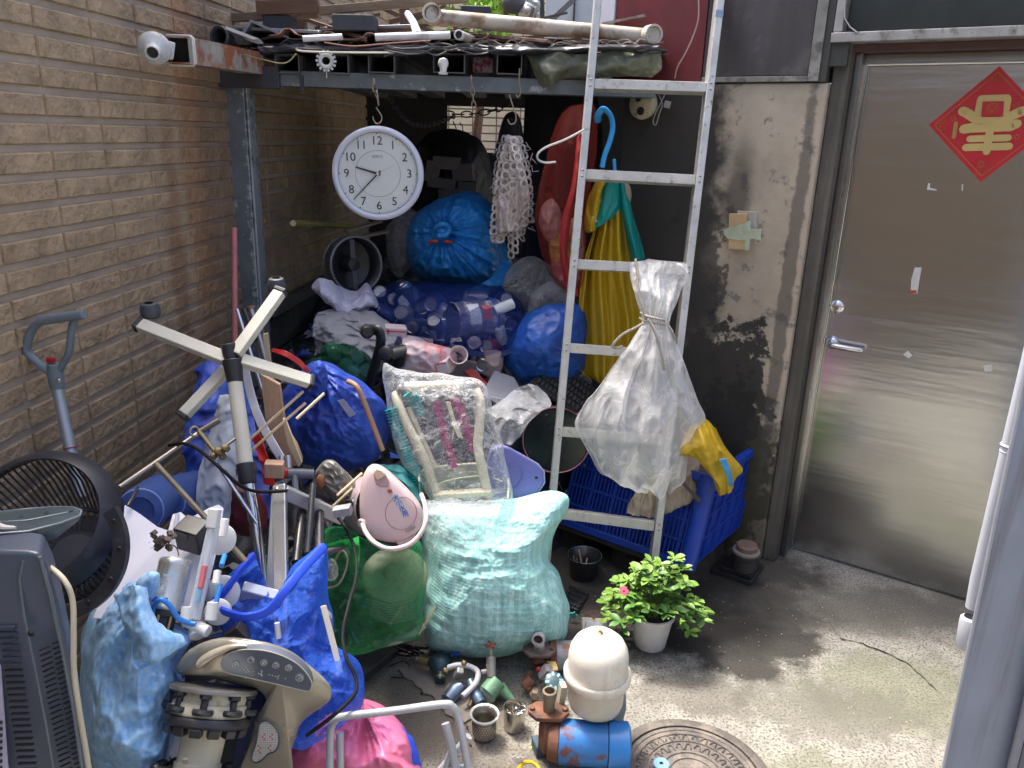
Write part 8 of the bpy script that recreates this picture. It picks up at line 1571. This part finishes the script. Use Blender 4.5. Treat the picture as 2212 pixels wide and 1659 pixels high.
part('connector', MB().tube([tkc-V3((0, 0, .03)), tkc], .011, 14), chrome, pp_); part('cable_tie', MB().ring(tkc-V3((0, 0, .006)), (0, 0, 1), .02, .004, 16, 6), cwp, pp_)
part('foot', MB().box(G(1170, 1668, .02), (.05, .05, .035), (0, 0, .3)), M('foot_blue', (.05, .09, .13), .6, bump=.4), pp_, bevel=.004)
part('name_plate', MB().lathe([(Rt2*.925, .14), (Rt2*.925, .17)], tkc, (0, 0, 1), 10, a0=math.radians(195), a1=math.radians(215)), M('plate_grey', (.2, .2, .22), .4), pp_)
single('chess_wheel', MB().lathe([(.0001, .018), (.024, .018), (.030, .014), (.031, 0), (.028, -.018), (.0001, -.018)], G(1195, 1475, .09), (.1, -.5, .85), 16), M('teal_cap', (.05, .10, .12), .4, var=.3), 'dark teal round notched cap between the two pumps', 'cap', bevel=.001)
bwh = bpy.data.objects['chess_wheel']; bwh.name = 'notched_cap'
for k in range(8):
    a = k/8*6.283; x, y, z = frame((.1, -.5, .85)); d = x*math.cos(a)+y*math.sin(a); part('notch', MB().bar(G(1195, 1475, .09)+d*.016+z*.0185, G(1195, 1475, .09)+d*.029+z*.0165, .008, .002, z), M('pale_blue_dot', (.25, .42, .5), .4), bwh)
single('grey_switch', MB().box(G(1178, 1452, .08), (.03, .03, .045), (.3, .5, .4)), M('switch_grey', (.25, .24, .25), .5), 'small grey plate leaning against the rusty pump', 'plate', bevel=.002)
single('ochre_tag', MB().prism([G(1180, 1430, .09), G(1200, 1432, .10), G(1205, 1448, .09), G(1190, 1452, .085)], (0, .002, .004)), M('ochre', (.46, .33, .12), .6), 'small ochre scrap behind the notched cap', 'scrap')
pp_.location = V3(pp_.location)+(G(1284, 1545, .115)-G(1284, 1600, .115)); pp_.scale = (1.04, 1.04, 1.04)
# second rusty pump behind
p2 = thing('old_pump', 'old rusty pump body with a grey elbow pipe behind the white tank', 'water pump', G(1185, 1500))
part('body', MB().tube([G(1162, 1430, .06), G(1160, 1395, .105)], [.030, .028], 20), rst, p2); part('barrel', MB().tube([G(1190, 1415, .075), G(1240, 1415, .075)], .048, 30), M('barrel_grey', (.30, .32, .35), .55, .2, var=.3, vs=14, bump=.4, col2=(.22, .09, .045), amt=.42, ss=14), p2, bevel=.004)
part('rust_collar', MB().tube([G(1185, 1412, .08), G(1200, 1412, .08)], .050, 30), rst, p2, bevel=.003)
f2 = G(1164, 1402, .125); part('flange', MB().prism([f2+V3((x*.052, y*.032, 0)) for x, y in ((-1, -.25), (-.6, -1), (.6, -1), (1, -.25), (1, .4), (.6, 1), (-.6, 1), (-1, .4))], (0, 0, -.012)), M('flange_grey', (.17, .13, .12), .7, .2, var=.4, bump=.5), p2, bevel=.003)
for s in (-1, 1): part('flange_bolt', MB().lathe([(.0001, .007), (.006, .006), (.007, 0)], f2+V3((s*.042, 0, 0)), (0, 0, 1), 8), rst, p2)
part('hex_nut', MB().lathe([(.020, 0), (.020, .016), (.014, .018)], f2, (0, 0, 1), 6), zn, p2); gel = M('elbow_grey', (.44, .44, .46), .5, .2, var=.25, vs=14, bump=.35)
part('elbow', MB().tube(wire([f2+V3((0, 0, .012)), f2+V3((0, 0, .035)), (f2+V3((0, -.006, .052))), f2+V3((-.004, -.022, .058))]), .0165, 18), gel, p2)
ec = f2+V3((-.005, -.028, .058)); ea = V3((-.15, -.85, .25)); part('elbow_collar', MB().lathe([(.0165, -.014), (.021, -.010), (.0215, .006), (.015, .007), (.014, -.01), (.0001, -.01)], ec, ea, 26), gel, p2); part('elbow_bore', MB().lathe([(.0001, -.004), (.014, -.004)], ec, ea, 18), M('rust_bore', (.05, .025, .02), .8), p2)
part('lower_stub', MB().tube([G(1132, 1485, .03), G(1150, 1468, .05)], [.018, .02], 16), rst, p2); part('valve_nut', MB().lathe([(.0001, .012), (.012, .012), (.018, .006), (.018, -.012)], G(1155, 1500, .03), (-.2, -.9, .2), 6), M('nut_tan', (.30, .24, .17), .6, .3, bump=.3), p2); part('red_knob', MB().ball(G(1163, 1446, .08), (.011, .011), 12, 8), M('knob_red', (.28, .02, .02), .4), p2); part('hose_arm', MB().tube([G(1146, 1452, .05), G(1130, 1478, .035), G(1145, 1492, .03)], .010, 10), rst, p2)
# rusty wall box and bits
rbx = thing('rusty_box', 'flat cream electrical box with a rusty top lying behind the white tank', 'electrical box', G(1283, 1370)); cb_ = G(1283, 1362, .03)
cmw = M('box_cream', (.46, .43, .36), .6, .1, var=.2, vs=14, bump=.2, col2=(.30, .13, .05), amt=.38, ss=16); part('body', MB().box(cb_, (.095, .035, .085), (-.9, 0, -.05)), cmw, rbx, bevel=.006)
part('raised_frame', MB().box(cb_+V3((0, -.014, .012)), (.07, .012, .06), (-.9, 0, -.05)), M('box_pale', (.42, .46, .5), .5, var=.2), rbx, bevel=.004); part('rust_hole', MB().lathe([(.0001, .001), (.006, .001)], G(1282, 1335, .075), (0, -.6, .8), 12), rst, rbx)
single('wire_ring', MB().tube(wire([G(1262, 1330, .06), G(1275, 1320, .07), G(1300, 1322, .07), G(1305, 1332, .06), G(1285, 1334, .065), G(1268, 1326, .07)]), .002, 6), rst, 'coil of rusty wire lying on the flat cream box', 'wire')
st_ = G(1238, 1330, .03); single('turquoise_star', MB().prism([st_+V3((math.cos(a*.628)*(.017 if a % 2 == 0 else .010), 0, math.sin(a*.628)*(.017 if a % 2 == 0 else .010))) for a in range(10)], (0, .008, 0)), M('turq', (.10, .45, .42), .4), 'small turquoise star shaped plastic piece beside the turquoise sack', 'trinket', bevel=.001)
# ================================================================ plant
pg = G(1408, 1412); pl_ = thing('potted_plant', 'leafy green plant with one pink flower in a white pot on the concrete', 'plant', pg)
Rp = .074; potm = M('pot_white', (.66, .66, .64), .45, var=.06, bump=.04); pc0 = pg+V3((0, .055, 0))
pot_ = part('pot', MB().lathe([(.0001, .002), (Rp*.72, .002), (Rp*.75, .006), (Rp*.98, .12), (Rp*1.05, .122), (Rp*1.07, .135), (Rp*1.0, .137), (Rp*.95, .12), (Rp*.7, .02)], pc0, (0, 0, 1), 48), potm, pl_)
part('soil', MB().lathe([(.0001, .122), (Rp*.95, .118)], pc0, (0, 0, 1), 30), M('soil', (.05, .035, .025), .9, bump=.8), pl_)
random.seed(42)
lfm = [M('leaf_a', (.10, .24, .045), .4, var=.5, vs=4, bump=.1, world=True), M('leaf_b', (.20, .36, .06), .4, var=.3, vs=30, bump=.1), M('leaf_c', (.07, .18, .035), .45, var=.3, vs=30, bump=.1)]
def leaf_mesh(i):
    mb = MB(); n = 6; vs = []
    for k in range(n+1):
        t = k/n; w = .30*math.sin(math.pi*min(1, t*.93+.04))**.8*(.55+.55*t) if 0 < k < n else .02; z_ = -.28*t*t+.12*t
        vs += [V3((t, -w, z_+.10*w*2)), V3((t, 0, z_-.03)), V3((t, w, z_+.10*w*2))]
    mb.add(vs, [(k*3+a, k*3+a+1, k*3+a+4, k*3+a+3) for k in range(n) for a in (0, 1)]); return mb
lms = []
for i in range(3):
    o = part('leaf', leaf_mesh(i), lfm[i], pl_, ang=180, local=True); lms.append([o, True])
nl = 0; small = MB(); stem = M('stem_green', (.12, .20, .05), .5)
top = pc0+V3((0, 0, .13)); base_leaf = leaf_mesh(0)
def place(p, d, L, tw_):
    global nl
    x = d.normalized(); z = (V3((0, 0, 1))-x*x.z); z = z.normalized() if z.length > .05 else V3((1, 0, 0)); y = z.cross(x); 
    Rm = Matrix((x, y, z)).transposed() @ Matrix.Rotation(tw_, 3, 'X')
    if nl < 297:
        i = random.choices((0, 1, 2), (4, 4, 2))[0]; q_ = lms[i]
        if q_[1]: o = q_[0]; q_[1] = False
        else: o = q_[0].copy(); COL.objects.link(o); o.parent = pl_
        o.location = p-V3(pl_.location); o.rotation_euler = Rm.to_euler(); o.scale = (L, L, L)
    else: small.add([p+Rm @ (v*L) for v in base_leaf.v], base_leaf.f)
    nl += 1
tips = []
for k in range(68):
    a = k*2.399; r_ = math.sqrt((k+.5)/68); spread = .185
    tip = top+V3((math.cos(a)*r_*spread*1.05, math.sin(a)*r_*spread*.8, .15-.19*r_**2.4+random.uniform(-.03, .04)+(.075 if math.sin(a) < -.35 and abs(math.cos(a)*r_) < .5 else 0)))
    if tip.x-top.x < -.15: tip.x += .02
    tips.append((r_, tip))
tips.sort(key=lambda q_: (q_[1].y, -q_[1].z))
for r_, tip in tips:
    mid = top+(tip-top)*.5+V3((0, 0, .035)); pa = spl([top+V3((random.uniform(-.02, .02), random.uniform(-.02, .02), -.01)), mid, tip], 9)
    part('stem', MB().tube(pa, [.0022]*5+[.0016]*4, 5), stem, pl_)
    out = (tip-top); out.z *= .3; out = out.normalized() if out.length > 1e-3 else V3((1, 0, 0))
    for w in range(7):
        a = w*2.0+random.uniform(-.3, .3); d = V3((math.cos(a), math.sin(a), random.uniform(-.15, .55)))+out*.35; place(tip, d, random.uniform(.027, .046), random.uniform(-.4, .4))
    for w in range(5):
        q_ = pa[4+w % 4]; a = random.uniform(0, 6.28); place(q_, V3((math.cos(a), math.sin(a), random.uniform(-.3, .4))), random.uniform(.028, .045), random.uniform(-.5, .5))
part('small_leaves', small, lfm[1], pl_, ang=180, stuff=True)
fpos = P(1347, 1276, pg.y-.06); flw = part('flower', MB().lathe([(.0001, .002), (.003, .0015), (.004, 0)], fpos, (0, -.8, .6), 10), M('flower_eye', (.35, .01, .05), .5), pl_)
x, y, z = frame((-.1, -.8, .6))
for k in range(5):
    a = k*1.2566; d = x*math.cos(a)+y*math.sin(a); e = x*-math.sin(a)+y*math.cos(a); part('petal', MB().add([fpos+d*.001, fpos+d*.008-e*.007+z*.001, fpos+d*.015-e*.006, fpos+d*.016+e*.005, fpos+d*.008+e*.006+z*.001], [(0, 1, 2, 3, 4)]), M('petal_pink', (.78, .12, .20), .5, bump=0), flw)
# ================================================================ bowl, keypad, jar, base
drk = M('dark_steel', (.11, .11, .12), .32, .8, var=.3, bump=.1); bw = thing('steel_bowl', 'dark steel pot with wooden sticks in it on the floor under the ladder', 'pot', G(1262, 1262)); c = G(1262, 1262)+V3((0, .06, 0)); Rb_ = .070
part('bowl', MB().lathe([(.0001, .002), (Rb_*.7, .002), (Rb_*.8, .012), (Rb_*.95, .095), (Rb_, .10), (Rb_*.93, .095), (Rb_*.75, .015)], c, (0, 0, 1), 44), drk, bw); part('rim', MB().ring(c+V3((0, 0, .10)), (0, 0, 1), Rb_*.99, .002, 44, 6), M('rim_grey', (.3, .32, .34), .25, .8), bw)
for k, (x0, y0, x1, y1, m_, w) in enumerate(((1258, 1228, 1250, 1187, tanw, .008), (1262, 1232, 1268, 1205, tanw, .007), (1244, 1230, 1238, 1200, zn, .004), (1250, 1232, 1245, 1205, zn, .003))):
    single('stick' if k < 2 else 'knife', MB().bar(P(x0, y0, c.y-.01), P(x1, y1, c.y+.02), w, .003), m_, ('tallest brown', 'shorter brown', 'leftmost steel', 'thin steel')[k]+' stick standing in the dark steel pot', 'stick', bevel=.0008)
kp_ = thing('rubber_grid', 'black rubber grid mat edge beside the turquoise sack on the floor', 'mat', G(1245, 1295)); A, B, C_, D_ = G(1215, 1305, .018), G(1232, 1262, .018), G(1272, 1282, .018), G(1248, 1318, .018)
part('base', MB().prism([A, D_, C_, B], (0, 0, -.016)), blp, kp_, bevel=.002)
for i in range(5):
    for j in range(4):
        u, v = (i+.5)/5, (j+.5)/4; p = A*(1-u)*(1-v)+D_*u*(1-v)+B*(1-u)*v+C_*u*v; part('block', MB().box(p+V3((0, 0, .002)), (.009, .010, .006), (0, 0, .5)), M('rubber_grey', (.045, .045, .05), .6), kp_, smooth=False)
jr = thing('lidded_jar', 'small dark jar with a brown lid standing by the foot of the plastered wall', 'jar', G(1606, 1232, .05)); c = G(1606, 1228, .05)
part('jar', MB().lathe([(.0001, 0), (.046, .0), (.050, .008), (.050, .05), (.054, .055), (.055, .075), (.05, .08)], c, (0, 0, 1), 36), M('jar_dark', (.055, .05, .048), .4, var=.25), jr); part('lip', MB().lathe([(.054, .077), (.056, .082), (.054, .088), (.04, .09)], c, (0, 0, 1), 36), M('jar_lip', (.22, .20, .18), .45), jr)
part('lid', MB().lathe([(.042, .088), (.043, .108), (.038, .114), (.0001, .115)], c, (0, 0, 1), 32), M('jar_lid', (.19, .13, .10), .5, var=.2), jr)
pb = thing('square_slab', 'flat black square base under the lidded jar', 'base', G(1600, 1240)); R_ = Euler((0, 0, -.58)); part('slab', MB().box(G(1592, 1228, .012), (.17, .17, .022), R_.to_matrix()), blp, pb, bevel=.003); part('upper_slab', MB().box(G(1598, 1224, .036), (.13, .13, .022), R_.to_matrix()), bp2, pb, bevel=.003)
# floor scraps
def scraps(name, label, n, col, mk, rough=.5, metal=0, sd=1):
    random.seed(sd); mb = MB()
    for _ in range(n):
        Y = random.uniform(1.45, 3.9); x = -1.4+.079*Y+random.uniform(.05, 1.05 if Y < 2.3 else 1.5); z_ = mound_z(x, Y)
        if z_ < .02: continue
        p = V3((x, Y, z_+random.uniform(-.01, .03))); mk(mb, p)
    o = part(name, mb, M(name+'_m', col, rough, metal, var=.8, vs=9), smooth=False); tag(o, label, 'scrap'); o['kind'] = 'stuff'
rv3 = lambda k=1: V3((random.gauss(0, 1), random.gauss(0, 1), random.gauss(0, .6))).normalized()*k
def mk_rod(mb, p): d = rv3(random.uniform(.03, .11)); mb.tube([p-d, p+d], random.uniform(.002, .006), 6)
def mk_slab(mb, p): mb.box(p, (random.uniform(.02, .07), random.uniform(.01, .05), random.uniform(.003, .02)), (random.random()*3, random.random()*3, random.random()*3))
def mk_crumple(mb, p):
    q_ = [p+rv3(random.uniform(.02, .07)) for _ in range(6)]; mb.add(q_+[p], [(i, (i+1) % 6, 6) for i in range(6)])
scraps('metal_scrap', 'thin metal rods and wires strewn through the heap', 170, (.35, .34, .33), mk_rod, .35, .8, 1)
scraps('plastic_scrap', 'small pale plastic pieces strewn through the heap', 190, (.42, .43, .46), mk_slab, .45, 0, 2)
scraps('wood_scrap', 'small brown wood and card pieces strewn through the heap', 130, (.25, .15, .09), mk_slab, .8, 0, 3)
scraps('film_scrap', 'crumpled bits of pale plastic film strewn through the heap', 260, (.5, .52, .56), mk_crumple, .3, 0, 4)
scraps('blue_scrap', 'crumpled bits of blue plastic strewn through the heap', 170, (.03, .10, .45), mk_crumple, .4, 0, 5)
single('yellow_basket_rim', MB().ring(G(1142, 1668, .05), (0, -.3, 1), .030, .005, 30, 6), M('yellow_plastic', (.60, .38, .01), .35), 'yellow ribbed plastic ring at the bottom edge of the picture', 'ring')
mb = MB(); c = G(1120, 1650, .05)
for k in range(6): mb.bar(c, c+V3((-.02+k*.008, -.005, .028+.004*(k % 2))), .006, .001, (0, 1, 0))
single('white_brush', mb, M('white_bristle', (.75, .75, .78), .5), 'small fan of white plastic strips beside the yellow ring', 'plastic tuft')
def leafy(label, x, y, col, s=.014):
    p = G(x, y, .004); single('fallen_leaf', MB().prism([p+V3((a*s, b*s, .004*a)) for a, b in ((-1, 0), (-.4, .45), (.4, .4), (1, 0), (.4, -.4), (-.4, -.45))], (0, 0, -.001)), M('leaf_'+str(col)[1:4], col, .6), label, 'leaf')
leafy('small yellow green leaf on the concrete below the strainer', 1152, 1612, (.42, .50, .03)); leafy('small green leaf beside the old rusty pump', 1203, 1580, (.10, .20, .05), .012); leafy('small pale stone chip on the concrete right of the manhole cover', 1645, 1655, (.5, .46, .38), .009)
single('blue_washer', MB().lathe([(.006, .003), (.022, .003), (.024, .0), (.022, -.001)], G(1428, 1650, .018), (0, 0, 1), 26), M('washer_blue', (.20, .38, .72), .4), 'pale blue plastic washer lying on the manhole cover', 'washer')
random.seed(77); mb = MB()
for _ in range(420):
    x = random.uniform(960, 2050); y = random.uniform(1250, 1659)**1.0
    p = G(x, y, .001); s = random.uniform(.0012, .0034); mb.box(p, (s*1.4, s, s*.7), (0, 0, random.random()*3))
o = part('grit', mb, M('grit_pale', (.36, .33, .27), .8, var=.6, vs=60), smooth=False); tag(o, 'tiny pale grit scattered on the concrete', 'grit'); o['kind'] = 'stuff'
# ================================================================ grey steel post and pvc pipe near right
gp = M('blue_grey_paint', (.23, .27, .36), .42, .1, var=.14, vs=4, bump=.08, bs=60, col2=(.09, .09, .11), amt=.26, ss=14, streak=((.10, .095, .10), 14, .38)); sp = thing('gate_post', 'blue grey painted steel gate post in the near right corner', 'gate post', (1.3, 1.2, 0))
def rp3(x, y, Y): return P(x, y, Y)
a, b = P(2211, 830, 1.70), P(2034, 1668, 1.52); up_z = V3((0, 0, 1))
bx0 = G(2040, 1640); 
x0_ = P(2128, 1200, 1.55)
t0 = PN(2224, 760, V3((0, x0_.y, 0)), V3((0, -1, 0))); b0 = PN(2034, 1662, V3((0, x0_.y, 0)), V3((0, -1, 0)))
d_ = (t0-b0).normalized(); t1 = b0+d_*1.9; b1 = b0-d_*.3
wx = V3((1, -.15, 0))
part('face', MB().prism([b1, b1+wx*.26, t1+wx*.26, t1], (.045, .05, 0)), gp, sp, bevel=.004)
part('edge_lip', MB().tube([b1-V3((.001, .004, 0)), t1-V3((.001, .004, 0))], .004, 8), M('lip_light', (.34, .37, .42), .35), sp)
part('dark_return', MB().prism([b1+wx*.145-V3((0, .03, 0)), b1+wx*.26-V3((0, .03, 0)), t1+wx*.26-V3((0, .03, 0)), t1+wx*.145-V3((0, .03, 0))], (0, .02, 0)), M('return_dark', (.11, .12, .16), .45), sp, bevel=.006)
part('round_bar', MB().tube([b1+wx*.135-V3((0, .025, 0)), t1+wx*.135-V3((0, .025, 0))], .010, 12), M('bar_grey', (.20, .22, .27), .4), sp)
wpv = M('pvc_lilac', (.50, .53, .60), .4, var=.08, bump=.04); pv = thing('drain_pipe', 'pale grey plastic pipe with a wide socket beside the grey gate post', 'pipe', P(2090, 1395, 1.75))
a, b, c3, d3 = P(2188, 930, 1.70), P(2112, 1250, 1.70), P(2101, 1312, 1.70), P(2086, 1400, 1.69)
tdir = (a-b).normalized()
part('tube', MB().tube([c3, b, a, a+tdir*.35], .0175, 24), wpv, pv); part('socket', MB().lathe([(.0001, -.002), (.020, .0), (.025, .008), (.0255, .075), (.024, .084), (.0175, .088)], d3, (c3-d3), 30), wpv, pv)
part('joint_ring', MB().ring(P(2181, 962, 1.70), tdir, .018, .0035, 24, 6), wpv, pv); part('joint_ring', MB().ring(P(2179, 975, 1.70), tdir, .018, .0025, 24, 6), wpv, pv)
